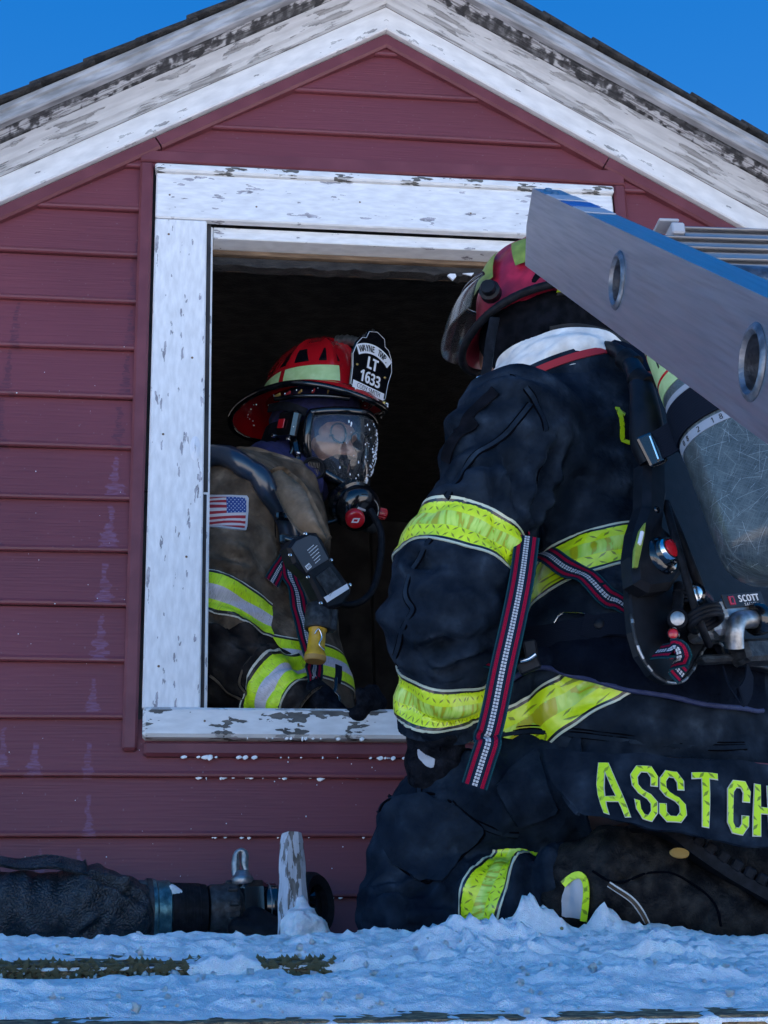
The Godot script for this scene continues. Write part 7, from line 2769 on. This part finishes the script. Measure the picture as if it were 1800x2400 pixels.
func window_gear(co: Flesh, cm: Mb):
	var hs := thing("pack_harness", "wet dark padded shoulder strap and striped webbing on the tan coat", "harness")
	var d := drape(co, cm, [Vector3(0.1095, 3.111, -0.12), Vector3(0.1457, 3.133, -0.12), Vector3(0.1904, 3.112, -0.1), Vector3(0.2308, 3.067, -0.09), Vector3(0.2605, 3.009, -0.09), Vector3(0.28, 2.941, -0.09), Vector3(0.2869, 2.903, -0.09)], 0.012, 8)
	var pad := Mb.new()
	pad.tube(d[0], PackedFloat32Array(range(d[0].size()).map(func(k): return 0.024 + 0.0008 * sin(k * 1.1))), 14)
	put("shoulder_pad", pad, mats.wet_navy, hs)
	for q in [[Vector3(0.2607, 2.971, -0.07), 0.056, 0.018], [Vector3(0.2713, 2.931, -0.07), 0.058, 0.022], [Vector3(0.2738, 2.904, -0.07), 0.05, 0.016]]:
		var dd := drape(co, cm, [q[0], q[0] + Vector3(0.001, 0, 0)], 0.030, 1)
		var b := Mb.new()
		b.box(Transform3D(basis_of(Vector3(0.93, 0.05, -0.3), Vector3(-0.06, 1, 0.05)), dd[0][0]), Vector3(q[1], q[2], 0.014), 0.004)
		put("strap_slide", b, mats.wet_black, hs)
	var d2 := drape(co, cm, [Vector3(0.2747, 2.895, -0.07), Vector3(0.2884, 2.829, -0.07), Vector3(0.3081, 2.755, -0.07), Vector3(0.3248, 2.682, -0.07), Vector3(0.3355, 2.627, -0.07)], 0.012, 8)
	var pts: PackedVector3Array = d2[0]
	var nor: PackedVector3Array = d2[1]
	for q in [Vector3(0.3435, 2.59, -0.05), Vector3(0.3524, 2.565, -0.04)]:
		pts.append(q)
		nor.append(Vector3(0.6, 0.0, 0.8))
	var sm := Mb.new()
	sm.strap(pts, nor, 0.044, 0.002)
	put("webbing", sm, mats.striped_webbing, hs)
	var d3 := drape(co, cm, [Vector3(0.2711, 2.894, -0.07), Vector3(0.2586, 2.852, -0.07), Vector3(0.2444, 2.823, -0.07)], 0.010, 6)
	var s3 := Mb.new()
	s3.strap(d3[0], d3[1], 0.036, 0.002)
	put("webbing", s3, mats.striped_webbing, hs)
	# alarm console hanging on the strap
	var cs := thing("alarm_console", "wet black hand sized alarm console hanging at the chest of the tan coat", "console")
	var fr: Transform3D = Transform3D(Basis(Vector3(0.8179, 0.4718, -0.3293), Vector3(-0.3924, 0.876, 0.2804), Vector3(0.4208, -0.1002, 0.9016)), Vector3(0.3625, 2.843, -0.03))
	var lift := func(z: float) -> Transform3D: return Transform3D(fr.basis, fr * Vector3(0, 0, z))
	var bodyp := Mb.new()
	bodyp.plate(PackedVector2Array([Vector2(-0.0821, 0.0722), Vector2(-0.0612, 0.0839), Vector2(-0.0216, 0.0862), Vector2(-0.0027, 0.0793), Vector2(0.0048, 0.0553), Vector2(0.0057, 0.0156), Vector2(0.0251, -0.0509), Vector2(0.0169, -0.0631), Vector2(-0.0118, -0.0776), Vector2(-0.0488, -0.0732), Vector2(-0.0573, -0.0564), Vector2(-0.0628, 0.0029), Vector2(-0.0835, 0.0375)]), 0.036, lift.call(0.036), 0.006)
	put("case", bodyp, mats.black_plastic, cs)
	var pn := Mb.new()
	pn.plate(PackedVector2Array([Vector2(-0.0763, 0.0684), Vector2(-0.0597, 0.0779), Vector2(-0.0237, 0.0794), Vector2(-0.0099, 0.0713), Vector2(-0.0032, 0.0204), Vector2(-0.0654, 0.0112)]), 0.002, lift.call(0.0378), 0.0006)
	put("panel", pn, mats.label_grey, cs)
	var px: Transform3D = fr
	# fine print too small to read: broken lines
	var rng := RandomNumberGenerator.new()
	rng.seed = 17
	var fp := Mb.new()
	for k in 6:
		var q: Vector2 = [Vector2(-0.0429, 0.0465), Vector2(-0.0414, 0.0404), Vector2(-0.0399, 0.0343), Vector2(-0.0384, 0.0282), Vector2(-0.0435, 0.0522), Vector2(-0.0379, 0.0225)][k]
		var x := 0.0
		while x < 0.026 - 0.002 * k:
			var w := 0.0012 + 0.003 * rng.randf()
			fp.box(lift.call(0.0384) * Transform3D(Basis(Vector3.BACK, 0.30), Vector3(q.x, q.y, 0)) * Transform3D(Basis.IDENTITY, Vector3(x + w * 0.5, 0, 0)), Vector3(w, 0.0016, 0.0006), 0.0002)
			x += w + 0.0009
	put("fine_print", fp, mats.print_white, cs)
	var lg := Mb.new()
	var lq: Vector2 = Vector2(-0.0563, 0.0211)
	lg.box(lift.call(0.0384) * Transform3D(Basis(Vector3.BACK, 0.3), Vector3(lq.x, lq.y, 0)), Vector3(0.013, 0.010, 0.0012), 0.0004)
	put("emblem", lg, mats.print_white, cs)
	put("emblem_letters", letters("EIS", 0.0052, lift.call(0.0392) * Transform3D(Basis(Vector3.BACK, 0.3), Vector3(lq.x, lq.y, 0)), 0.0005, "bold"), mats.print_black, cs)
	var sp := Mb.new()
	sp.plate(PackedVector2Array([Vector2(-0.0484, -0.0038), Vector2(-0.0084, 0.0053), Vector2(0.0061, -0.0435), Vector2(-0.0376, -0.0502)]), 0.003, lift.call(0.039), 0.001)
	put("speaker_pad", sp, mats.worn_black_metal, cs)
	var wl := Mb.new()
	wl.plate(PackedVector2Array([Vector2(-0.0498, -0.0479), Vector2(0.0147, -0.0399), Vector2(0.0148, -0.0512), Vector2(-0.0468, -0.0600)]), 0.002, lift.call(0.040), 0.0005)
	put("white_label", wl, mats.label_white, cs)
	var lt: Vector2 = Vector2(-0.0372, -0.0494)
	var wf := Mb.new()
	var wx := 0.0
	while wx < 0.042:
		var w := 0.001 + 0.003 * rng.randf()
		for row in 2:
			wf.box(lift.call(0.0404) * Transform3D(Basis(Vector3.BACK, 0.56), Vector3(lt.x, lt.y, 0)) * Transform3D(Basis.IDENTITY, Vector3(wx + w * 0.5, 0.003 - 0.004 * row, 0)), Vector3(w * (1.0 if row == 0 else 0.7), 0.0014, 0.0006), 0.0002)
		wx += w + 0.001
	put("fine_print", wf, mats.print_black, cs)
	for q in [Vector2(-0.0318, 0.0857), Vector2(-0.0852, 0.0565), Vector2(-0.0655, 0.0019), Vector2(-0.0605, -0.0562), Vector2(0.0217, -0.0441), Vector2(0.0018, 0.0169)]:
		var sc := Mb.new()
		sc.lathe(lift.call(0.036) * Transform3D(Basis(Vector3.RIGHT, PI * 0.5), Vector3(q.x, q.y, 0)), [Vector2(0, 0.003), Vector2(0.003, 0.0025), Vector2(0.004, 0.0)], 12)
		put("screw", sc, mats.chrome, cs)
	var st := Mb.new()
	st.tube(curve([Vector3(0.2858, 2.915, -0.03), Vector3(0.3008, 2.906, -0.02), Vector3(0.3086, 2.891, -0.01)], 4), 0.007, 8)
	put("lead", st, mats.wet_black, cs)
	# hose from the mask in a long loop
	var ho := thing("breathing_hose", "black hose hanging in a loop from the mask past the console", "hose")
	var hm := Mb.new()
	hm.tube(curve([Vector3(0.4844, 3.056, -0.2), Vector3(0.5051, 2.997, -0.19), Vector3(0.4968, 2.913, -0.18), Vector3(0.4754, 2.85, -0.17), Vector3(0.4375, 2.817, -0.15), Vector3(0.399, 2.813, -0.13), Vector3(0.3514, 2.832, -0.1)], 8), 0.0075, 14)
	put("tube", hm, mats.rubber, ho)
	# torch in its holder
	var tc := thing("torch", "yellow right angle torch held in a grey holder on the tan coat", "torch")
	var t0: Vector3 = Vector3(0.3548, 2.795, -0.03)
	var t1: Vector3 = Vector3(0.3407, 2.652, -0.03)
	var ty := (t0 - t1).normalized()
	var tx := Transform3D(basis_of(Vector3(1, 0, -0.2).slide(ty), ty), t1)
	var L := t0.distance_to(t1)
	var tm := Mb.new()
	tm.lathe(tx, [Vector2(0, 0.002), Vector2(0.020, 0.002), Vector2(0.022, 0.006), Vector2(0.0215, 0.014), Vector2(0.018, 0.020), Vector2(0.017, L * 0.42), Vector2(0.0195, L * 0.45), Vector2(0.0195, L * 0.98), Vector2(0.015, L), Vector2(0, L)], 28)
	put("body", tm, mats.yellow_plastic, tc)
	var tb := Mb.new()
	tb.lathe(tx, [Vector2(0, -0.002), Vector2(0.020, -0.002), Vector2(0.0225, 0.002), Vector2(0.0225, 0.008)], 28)
	put("end_cap", tb, mats.ochre, tc)
	var tcl := Mb.new()
	tcl.tube(curve([tx * Vector3(-0.010, 0.050, 0.018), tx * Vector3(-0.004, 0.060, 0.022), tx * Vector3(0.004, 0.045, 0.022), tx * Vector3(0.0, 0.028, 0.022), tx * Vector3(0.012, 0.018, 0.021)], 5), 0.0016, 6)
	put("clip", tcl, mats.chrome, tc)
	var th := Mb.new()
	th.lathe(tx, [Vector2(0.0205, L * 0.46), Vector2(0.027, L * 0.46), Vector2(0.028, L * 0.48), Vector2(0.028, L * 0.80), Vector2(0.026, L * 0.82), Vector2(0.021, L * 0.82)], 28)
	th.box(tx * Transform3D(Basis.IDENTITY, Vector3(0.026, L * 0.62, 0.006)), Vector3(0.02, 0.05, 0.02), 0.004)
	put("holder", th, mats.worn_black_metal, tc)
	# snap hook hanging low at the coat
	var sh := thing("snap_hook", "small black snap hook dangling below the torch at the sill", "hook")
	var sm2 := Mb.new()
	sm2.tube(curve([Vector3(0.3842, 2.619, -0.04), Vector3(0.3815, 2.595, -0.035), Vector3(0.3738, 2.578, -0.03), Vector3(0.377, 2.561, -0.03), Vector3(0.3872, 2.562, -0.03), Vector3(0.3875, 2.578, -0.03), Vector3(0.3791, 2.587, -0.03)], 5), 0.004, 8)
	put("hook", sm2, mats.wet_black, sh)
	var ws := Mb.new()
	var wp := curve([Vector3(0.3901, 2.649, -0.05), Vector3(0.3892, 2.629, -0.045), Vector3(0.3857, 2.61, -0.04)], 4)
	var wn := PackedVector3Array()
	for p in wp:
		wn.append(Vector3(0.5, 0, 0.85))
	ws.strap(wp, wn, 0.016, 0.002)
	put("tether", ws, mats.black_webbing, sh)

# ---------------------------------------------------------------- ladders, hose, stake and small things
func build_ladders():
	var ld := thing("ladder", "scratched aluminium ladder leaning up past the kneeling person, rung ends through its rail", "ladder")
	var tip := Vector3(0.3824, 2.5276, 1.7857)
	var ax := Vector3(-0.0321, -0.6167, 0.7866).normalized()
	var side := Vector3(-1, 0, 0.026).slide(ax).normalized()
	var up := side.cross(ax).normalized()
	if up.y < 0:
		up = -up
	var len := 3.1
	var rail_of := func(o: Vector3, s: float) -> Mb:
		var mb := Mb.new()
		# a channel: web outward, two flanges turned in, thick lips; the end is cut with rounded corners
		var h := 0.0385
		var sec := PackedVector2Array([Vector2(0, -h), Vector2(0, h), Vector2(-0.028, h), Vector2(-0.028, h - 0.009), Vector2(-0.025, h - 0.009), Vector2(-0.025, h - 0.004), Vector2(-0.004, h - 0.004), Vector2(-0.004, -h + 0.004), Vector2(-0.025, -h + 0.004), Vector2(-0.025, -h + 0.009), Vector2(-0.028, -h + 0.009), Vector2(-0.028, -h)])
		var n := 40
		for k in sec.size():
			var p := sec[k]
			var q := sec[(k + 1) % sec.size()]
			if absf(p.y - q.y) > 0.06:
				# the web, with a round hole where each rung comes through
				var first := 0.418
				var pitch := 0.354
				for j in 9:
					var t0 := 0.0 if j == 0 else first + pitch * (j - 0.5)
					var t1 := first + pitch * (j + 0.5) if j < 8 else len
					t1 = minf(t1, len)
					if t1 - t0 < 0.02:
						continue
					var tc := first + pitch * j
					var cnt := 40
					var rows := []
					for i in cnt:
						var an := TAU * i / cnt + 0.0001
						var d := Vector2(cos(an), sin(an))
						var reach := minf(((t1 - tc) if d.x > 0 else (tc - t0)) / maxf(absf(d.x), 0.0001), h / maxf(absf(d.y), 0.0001))
						rows.append([d * 0.0175, d * reach])
					# corners of the plate
					for c in [Vector2(t1 - tc, h), Vector2(t0 - tc, h), Vector2(t0 - tc, -h), Vector2(t1 - tc, -h)]:
						var best := 0
						for i in cnt:
							if absf(angle_difference(rows[i][1].angle(), c.angle())) < absf(angle_difference(rows[best][1].angle(), c.angle())):
								best = i
						rows[best][1] = c
					for i in cnt:
						var i2 := (i + 1) % cnt
						var pts := []
						for e in [rows[i][0], rows[i][1], rows[i2][1], rows[i2][0]]:
							var t: float = tc + e.x
							if t < 0.001:
								t = 0.014 * pow(absf(e.y) / h, 4.0)
							pts.append(o + ax * t + side * s * p.x + up * e.y)
						if (pts[1] - pts[0]).cross(pts[2] - pts[0]).dot(side * s) * (1.0 if p.x > -0.001 else -1.0) > 0:
							mb.quad(pts[0], pts[1], pts[2], pts[3])
						else:
							mb.quad(pts[3], pts[2], pts[1], pts[0])
				continue
			for j in n:
				var pts := []
				for e in [[p, j], [p, j + 1], [q, j + 1], [q, j]]:
					var v: Vector2 = e[0]
					var t: float = len * float(e[1]) / n
					if e[1] == 0:
						t = 0.014 * pow(absf(v.y) / h, 4.0)
					pts.append(o + ax * t + side * s * v.x + up * v.y)
				if s > 0:
					mb.quad(pts[0], pts[1], pts[2], pts[3])
				else:
					mb.quad(pts[3], pts[2], pts[1], pts[0])
		return mb
	var width := 0.42
	for s in [1.0, -1.0]:
		var o := tip if s > 0 else tip - side * width
		var mb: Mb = rail_of.call(o, s)
		var rx := Transform3D(Basis(ax, up, ax.cross(up)), o)
		put("rail", placed(mb, rx.affine_inverse()), mats.ladder_aluminium, ld, rx)
	for k in 8:
		var c := tip + ax * (0.418 + 0.354 * k)
		var rg := Mb.new()
		rg.tube(PackedVector3Array([c - side * 0.006, c - side * (width - 0.006)]), 0.018, 20, false)
		for s in [0.0, 1.0]:
			var ctr: Vector3 = c - side * width * s
			var out := side * (1.0 if s == 0.0 else -1.0)
			rg.lathe(Transform3D(basis_of(ax, out), ctr), [Vector2(0.0155, -0.03), Vector2(0.0165, 0.0), Vector2(0.0190, 0.0025), Vector2(0.0215, 0.002), Vector2(0.0232, 0.0004), Vector2(0.0232, -0.001)], 28)
			rg.lathe(Transform3D(basis_of(ax, out), ctr), [Vector2(0.0, -0.028), Vector2(0.0175, -0.028)], 20)
		put("rung", rg, mats.worn_aluminium, ld)
	# strips of tape and a rivet on the front edge of the rail
	for q in [[0.10, 0.055, mats.patch_grey], [0.165, 0.045, mats.blue_tape], [0.225, 0.05, mats.patch_grey]]:
		var tp := Mb.new()
		tp.box(Transform3D(Basis(ax, up, ax.cross(up)), tip + ax * (q[0] + 0.02) + up * 0.0388 - side * 0.014), Vector3(q[1], 0.0012, 0.0275), 0.0004)
		put("tape", tp, q[2], ld)
	for q in [0.035, 0.07]:
		var rv := Mb.new()
		rv.lathe(Transform3D(basis_of(ax, up), tip + ax * q + up * 0.0385 - side * 0.012), [Vector2(0, 0.003), Vector2(0.003, 0.0025), Vector2(0.0048, 0.0)], 14)
		put("rivet", rv, mats.ladder_aluminium, ld)
	# second ladder section lying level, seen edge on behind
	var l2 := thing("ladder_section", "level aluminium ladder section with a grey end block, behind the leaning ladder", "ladder")
	var a0: Vector3 = Vector3(1.01, 3.343, 0.5)
	var dx := (Vector3(1.184, 3.346, 0.5) - a0).normalized()
	var dir := Vector3(dx.x, dx.y, 0.0).normalized()
	for k in 5:
		var mb := Mb.new()
		var h: float = [0.020, 0.022, 0.024, 0.022, 0.024][k]
		var o := a0 - dir * (0.05 * k) + Vector3(0, -0.0275 * k, 0.008 * k)
		mb.box(Transform3D(basis_of(dir, Vector3.UP), o + dir * 0.9), Vector3(1.8, h, 0.028), 0.004)
		mb.box(Transform3D(basis_of(dir, Vector3.UP), o + dir * 0.9 + Vector3(0, h * 0.5 + 0.002, 0)), Vector3(1.8, 0.004, 0.05), 0.0015)
		put("rail", mb, mats.ladder_aluminium, l2)
	var eb := Mb.new()
	eb.box(Transform3D(basis_of(dir, Vector3.UP), Vector3(0.9947, 3.347, 0.51)), Vector3(0.026, 0.024, 0.05), 0.003)
	eb.box(Transform3D(basis_of(dir, Vector3.UP), Vector3(0.9812, 3.37, 0.5)), Vector3(0.04, 0.006, 0.05), 0.002)
	put("end_block", eb, mats.patch_grey, l2)

func build_hose():
	var hs := thing("fire_hose", "black fire hose with couplings and a shut-off nozzle lying under the window", "fire hose")
	# jacket with its folded-over sleeve, kinked where it lies on itself
	var fl := Flesh.new()
	fl.k = 0.03
	fl.seed = 91
	fl.lump = 0.006
	fl.lump_f = 10.0
	fl.bone(Vector3(-0.3714, 2.121, 0.22), Vector3(-0.0572, 2.119, 0.2), 0.066, 0.064, 0.004, 14.0)
	fl.bone(Vector3(-0.0867, 2.13, 0.2), Vector3(-0.0131, 2.11, 0.19), 0.058, 0.048, 0.006, 18.0)
	fl.bone(Vector3(-0.0133, 2.117, 0.19), Vector3(0.0198, 2.118, 0.18), 0.058, 0.045, 0.003, 18.0)
	fl.fold(Vector3(-0.0832, 2.177, 0.26), Vector3(0.0084, 2.128, 0.25), 0.008, 0.010)
	fl.fold(Vector3(-0.0899, 2.064, 0.25), Vector3(0.0074, 2.164, 0.25), 0.008, 0.008)
	var fm := fl.mesh(0.007)
	put("jacket", fm, mats.hose_jacket, hs)
	var sk := Mb.new()
	var e0 := curve([Vector3(-0.3153, 2.185, 0.26), Vector3(-0.2303, 2.185, 0.26), Vector3(-0.1728, 2.176, 0.26), Vector3(-0.1156, 2.178, 0.26), Vector3(-0.083, 2.165, 0.25)], 6)
	var e1 := curve([Vector3(-0.3207, 2.206, 0.22), Vector3(-0.2344, 2.206, 0.22), Vector3(-0.1835, 2.202, 0.22), Vector3(-0.1329, 2.208, 0.22), Vector3(-0.0944, 2.193, 0.22)], 6)
	sk.grid(func(u, v):
		var i := mini(int(v * (e0.size() - 1)), e0.size() - 2)
		var w: float = v * (e0.size() - 1) - i
		return e0[i].lerp(e0[i + 1], w).lerp(e1[i].lerp(e1[i + 1], w), u) + Vector3(0, 0.012 * sin(u * PI) + 0.003 * sin(v * 14.0), 0), 8, 30)
	put("torn_sleeve", sk.shell(0.0, 0.006), mats.hose_jacket, hs)
	var w := func(x0: float, y0: float, x1: float, y1: float) -> Array: return [x0, y0, x1, y1]
	# turned fittings, each along the hose axis
	var a: Vector3 = Vector3(-0.0061, 2.122, 0.18)
	var b: Vector3 = Vector3(0.3658, 2.138, 0.14)
	var d := (b - a).normalized()
	var bs := basis_of(d.cross(Vector3.UP) * -1.0, d)
	var on := func(px: float) -> Vector3: return a.lerp(b, (px - 310.0) / 490.0)
	var turned := func(called: String, px: float, prof: Array, mat: Material, seg := 36):
		var mb := Mb.new()
		mb.lathe(Transform3D(bs, on.call(px)), prof, seg)
		return put(called, mb, mat, hs)
	turned.call("collar", 322, [Vector2(0.03, 0.0), Vector2(0.052, 0.0), Vector2(0.053, 0.004), Vector2(0.053, 0.016), Vector2(0.050, 0.018), Vector2(0.050, 0.022), Vector2(0.054, 0.024), Vector2(0.054, 0.03), Vector2(0.051, 0.033), Vector2(0.051, 0.054), Vector2(0.046, 0.057), Vector2(0.03, 0.057)], mats.teal_metal)
	var kn := turned.call("knurled_ring", 340, [Vector2(0.05, 0.0), Vector2(0.0555, 0.001), Vector2(0.0555, 0.010), Vector2(0.05, 0.011)], mats.worn_black_metal)
	turned.call("grip_sleeve", 392, [Vector2(0.03, -0.002), Vector2(0.046, -0.002), Vector2(0.047, 0.002), Vector2(0.0445, 0.05), Vector2(0.042, 0.066), Vector2(0.03, 0.067)], mats.rubber)
	for k in 9:
		turned.call("grip_rib", 396 + k * 8.0, [Vector2(0.04, 0.0), Vector2(0.0472 - 0.0003 * k, 0.0006), Vector2(0.0472 - 0.0003 * k, 0.0022), Vector2(0.04, 0.0028)], mats.rubber)
	var cp: Node3D = turned.call("coupling", 482, [Vector2(0.028, 0.0), Vector2(0.040, 0.002), Vector2(0.042, 0.006), Vector2(0.042, 0.026), Vector2(0.044, 0.030), Vector2(0.044, 0.052), Vector2(0.040, 0.056), Vector2(0.036, 0.062), Vector2(0.036, 0.075), Vector2(0.02, 0.076)], mats.worn_black_metal)
	for k in 10:
		var an := TAU * k / 10.0
		var lg := Mb.new()
		var o: Vector3 = on.call(482) + d * 0.041 + (bs.x * cos(an) + bs.z * sin(an)) * 0.045
		lg.box(Transform3D(Basis(bs.x * cos(an) + bs.z * sin(an), d, (bs.x * cos(an) + bs.z * sin(an)).cross(d)), o), Vector3(0.007, 0.018, 0.009), 0.002)
		put("lug", lg, mats.worn_black_metal, cp)
	var vb := Mb.new()
	vb.box(Transform3D(basis_of(d, Vector3.UP), on.call(585) + Vector3(0, 0.004, 0)), Vector3(0.062, 0.080, 0.074), 0.014)
	put("valve_body", vb, mats.wet_black, hs)
	# shut-off handle standing up
	var hd := Mb.new()
	var h0: Vector3 = on.call(563) + Vector3(0, 0.044, 0.012)
	hd.lathe(Transform3D(Basis.IDENTITY, h0), [Vector2(0, 0.020), Vector2(0.010, 0.019), Vector2(0.014, 0.015), Vector2(0.016, 0.010), Vector2(0.019, 0.008), Vector2(0.021, 0.004), Vector2(0.021, -0.004), Vector2(0.018, -0.008)], 28)
	hd.tube(curve([h0 + Vector3(-0.012, 0.010, 0), h0 + Vector3(-0.012, 0.034, 0), h0 + Vector3(-0.010, 0.050, 0), h0 + Vector3(-0.002, 0.055, 0), h0 + Vector3(0.004, 0.048, 0), h0 + Vector3(0.004, 0.032, 0), h0 + Vector3(0.008, 0.014, 0)], 6), PackedFloat32Array(range(37).map(func(k): return 0.0062 + 0.0015 * sin(k * 0.3))), 12)
	put("handle", hd, mats.cast_metal, hs)
	turned.call("barrel", 612, [Vector2(0.02, 0.0), Vector2(0.037, 0.002), Vector2(0.041, 0.008), Vector2(0.041, 0.022), Vector2(0.037, 0.026), Vector2(0.037, 0.036), Vector2(0.043, 0.040), Vector2(0.043, 0.062), Vector2(0.034, 0.068), Vector2(0.034, 0.09), Vector2(0.02, 0.092)], mats.wet_black)
	turned.call("barrel_ring", 622, [Vector2(0.035, 0.0), Vector2(0.0418, 0.0008), Vector2(0.0418, 0.003), Vector2(0.035, 0.0038)], mats.cast_metal)
	# rubber bumper, turned a little towards the roof edge
	var bm := Mb.new()
	var bd := Vector3(0.80, 0.02, 0.55).normalized()
	bm.lathe(Transform3D(basis_of(bd.cross(Vector3.UP) * -1.0, bd), Vector3(0.3227, 2.135, 0.17)), [Vector2(0.0, -0.012), Vector2(0.030, -0.012), Vector2(0.034, 0.0), Vector2(0.050, 0.004), Vector2(0.056, -0.004), Vector2(0.058, -0.016), Vector2(0.054, -0.034), Vector2(0.044, -0.045), Vector2(0.03, -0.06)], 40)
	put("bumper", bm, mats.rubber, hs)
	var pg := Flesh.new()
	pg.k = 0.012
	pg.bone(Vector3(0.2023, 2.11, 0.18), Vector3(0.2502, 2.074, 0.24), 0.022, 0.02)
	pg.bone(Vector3(0.1788, 2.088, 0.2), Vector3(0.2354, 2.067, 0.24), 0.020, 0.02)
	put("pistol_grip", pg.mesh(0.006), mats.rubber, hs)
	# snow caught on the fittings
	var cap := Flesh.new()
	cap.k = 0.02
	cap.lump = 0.004
	cap.lump_f = 30.0
	cap.bone(Vector3(0.0626, 2.146, 0.2), Vector3(0.0893, 2.141, 0.2), 0.016, 0.010)
	cap.bone(Vector3(0.0629, 2.149, 0.18), Vector3(0.0838, 2.146, 0.18), 0.014, 0.010)
	var cs := put("snow", cap.mesh(0.005), mats.roof_snow, self)
	tag(cs, "small heap of snow on top of the ribbed hose grip", "snow")

func build_small_things():
	# flat weathered stake standing in the snow
	var st := thing("stake", "frosted grey wooden stake standing upright in the snow in front of the nozzle", "stake")
	var b0: Vector3 = Vector3(0.2587, 2.041, 0.4)
	var t0: Vector3 = Vector3(0.2558, 2.211, 0.4)
	var ty := (t0 - b0).normalized()
	var xf := Transform3D(basis_of(Vector3(0.85, 0, -0.5).slide(ty), ty), b0)
	var len := b0.distance_to(t0)
	var mb := Mb.new()
	var n := 14
	for k in n:
		var rows := []
		for j in [k, k + 1]:
			var t: float = float(j) / n
			var hw := lerpf(0.0245, 0.0165, t) * (1.0 + 0.04 * sin(t * 19.0))
			if t > 0.97:
				hw *= 0.8
			var hd := lerpf(0.016, 0.011, t)
			var y := -0.03 + (len + 0.03) * t
			rows.append([xf * Vector3(-hw, y, hd), xf * Vector3(hw * 0.25, y, hd * 1.25), xf * Vector3(hw, y, hd * 0.8), xf * Vector3(hw, y, -hd), xf * Vector3(-hw, y, -hd)])
		for s in 5:
			mb.quad(rows[0][s], rows[0][(s + 1) % 5], rows[1][(s + 1) % 5], rows[1][s])
		if k == n - 1:
			mb.quad(rows[1][0], rows[1][1], rows[1][3], rows[1][4])
			mb.tri(rows[1][1], rows[1][2], rows[1][3])
	put("blade", mb, mats.frosted_wood, st)
	var fs := Flesh.new()
	fs.k = 0.02
	fs.lump = 0.008
	fs.lump_f = 35.0
	fs.seed = 14
	fs.bone(Vector3(0.2642, 2.069, 0.42), Vector3(0.2705, 2.042, 0.44), 0.016, 0.032)
	fs.bone(Vector3(0.2706, 2.045, 0.44), Vector3(0.2863, 2.038, 0.44), 0.034, 0.026)
	fs.bone(Vector3(0.2696, 2.105, 0.41), Vector3(0.2685, 2.076, 0.42), 0.006, 0.012)
	var sn := put("snow", fs.mesh(0.005), mats.roof_snow, self)
	tag(sn, "lump of snow clinging to the foot of the grey stake", "snow")
	# icicles and frozen beads along the laps under the sill
	var ic := Mb.new()
	var rng := RandomNumberGenerator.new()
	rng.seed = 44
	for row in [[2.440, 0.07, 0.56, 26, 0.028], [2.4027, 0.10, 0.42, 22, 0.016], [2.288, 0.06, 0.55, 18, 0.016], [2.174, 0.10, 0.62, 14, 0.016], [2.474, 0.2, 0.56, 14, 0.041]]:
		for k in row[3]:
			var x: float = lerpf(row[1], row[2], rng.randf())
			var r := 0.0008 + 0.0018 * pow(rng.randf(), 2.0)
			var h := r * (1.2 + 1.3 * rng.randf())
			var wd := r * (1.0 + 3.0 * rng.randf())
			var o := Vector3(x, row[0] - 0.001, row[4] - 0.004)
			ic.grid(func(u, v): return o + Vector3(sin(v * PI) * cos(u * TAU) * wd, cos(v * PI) * h - h * 0.4 * (1.0 - cos(u * TAU)) * 0.3, sin(v * PI) * sin(u * TAU) * r), 8, 6, true)
	var io := put("ice_beads", ic, mats.ice, house)
	io.set_meta("kind", "stuff")
	# stray flakes on siding and clothes
	var fk := Mb.new()
	for k in 130:
		var o := Vector3(-0.35 + rng.randf() * 0.95, 2.15 + pow(rng.randf(), 1.6) * 1.2, 0.019)
		if o.x > -0.01 and o.y > 2.47:
			continue
		var r := 0.0006 + 0.0012 * pow(rng.randf(), 2.0)
		fk.grid(func(u, v): return o + Vector3(sin(v * PI) * cos(u * TAU), cos(v * PI), sin(v * PI) * sin(u * TAU)) * r, 5, 3, true)
	var fo := put("snow_flecks", fk, mats.ice, house)
	fo.set_meta("kind", "stuff")
	# a dead twig sticking out of the heap
	var tw := Mb.new()
	tw.tube(curve([Vector3(0.5808, 1.944, 0.88), Vector3(0.5841, 1.957, 0.885), Vector3(0.5833, 1.963, 0.88), Vector3(0.5903, 1.976, 0.88)], 4), PackedFloat32Array(range(13).map(func(k): return 0.006 - 0.003 * k / 12.0 + 0.0012 * sin(k * 2.0))), 7)
	var to := put("twig", tw, mats.moss, self)
	tag(to, "short mossy twig poking out of the snow heap below the boot", "twig")
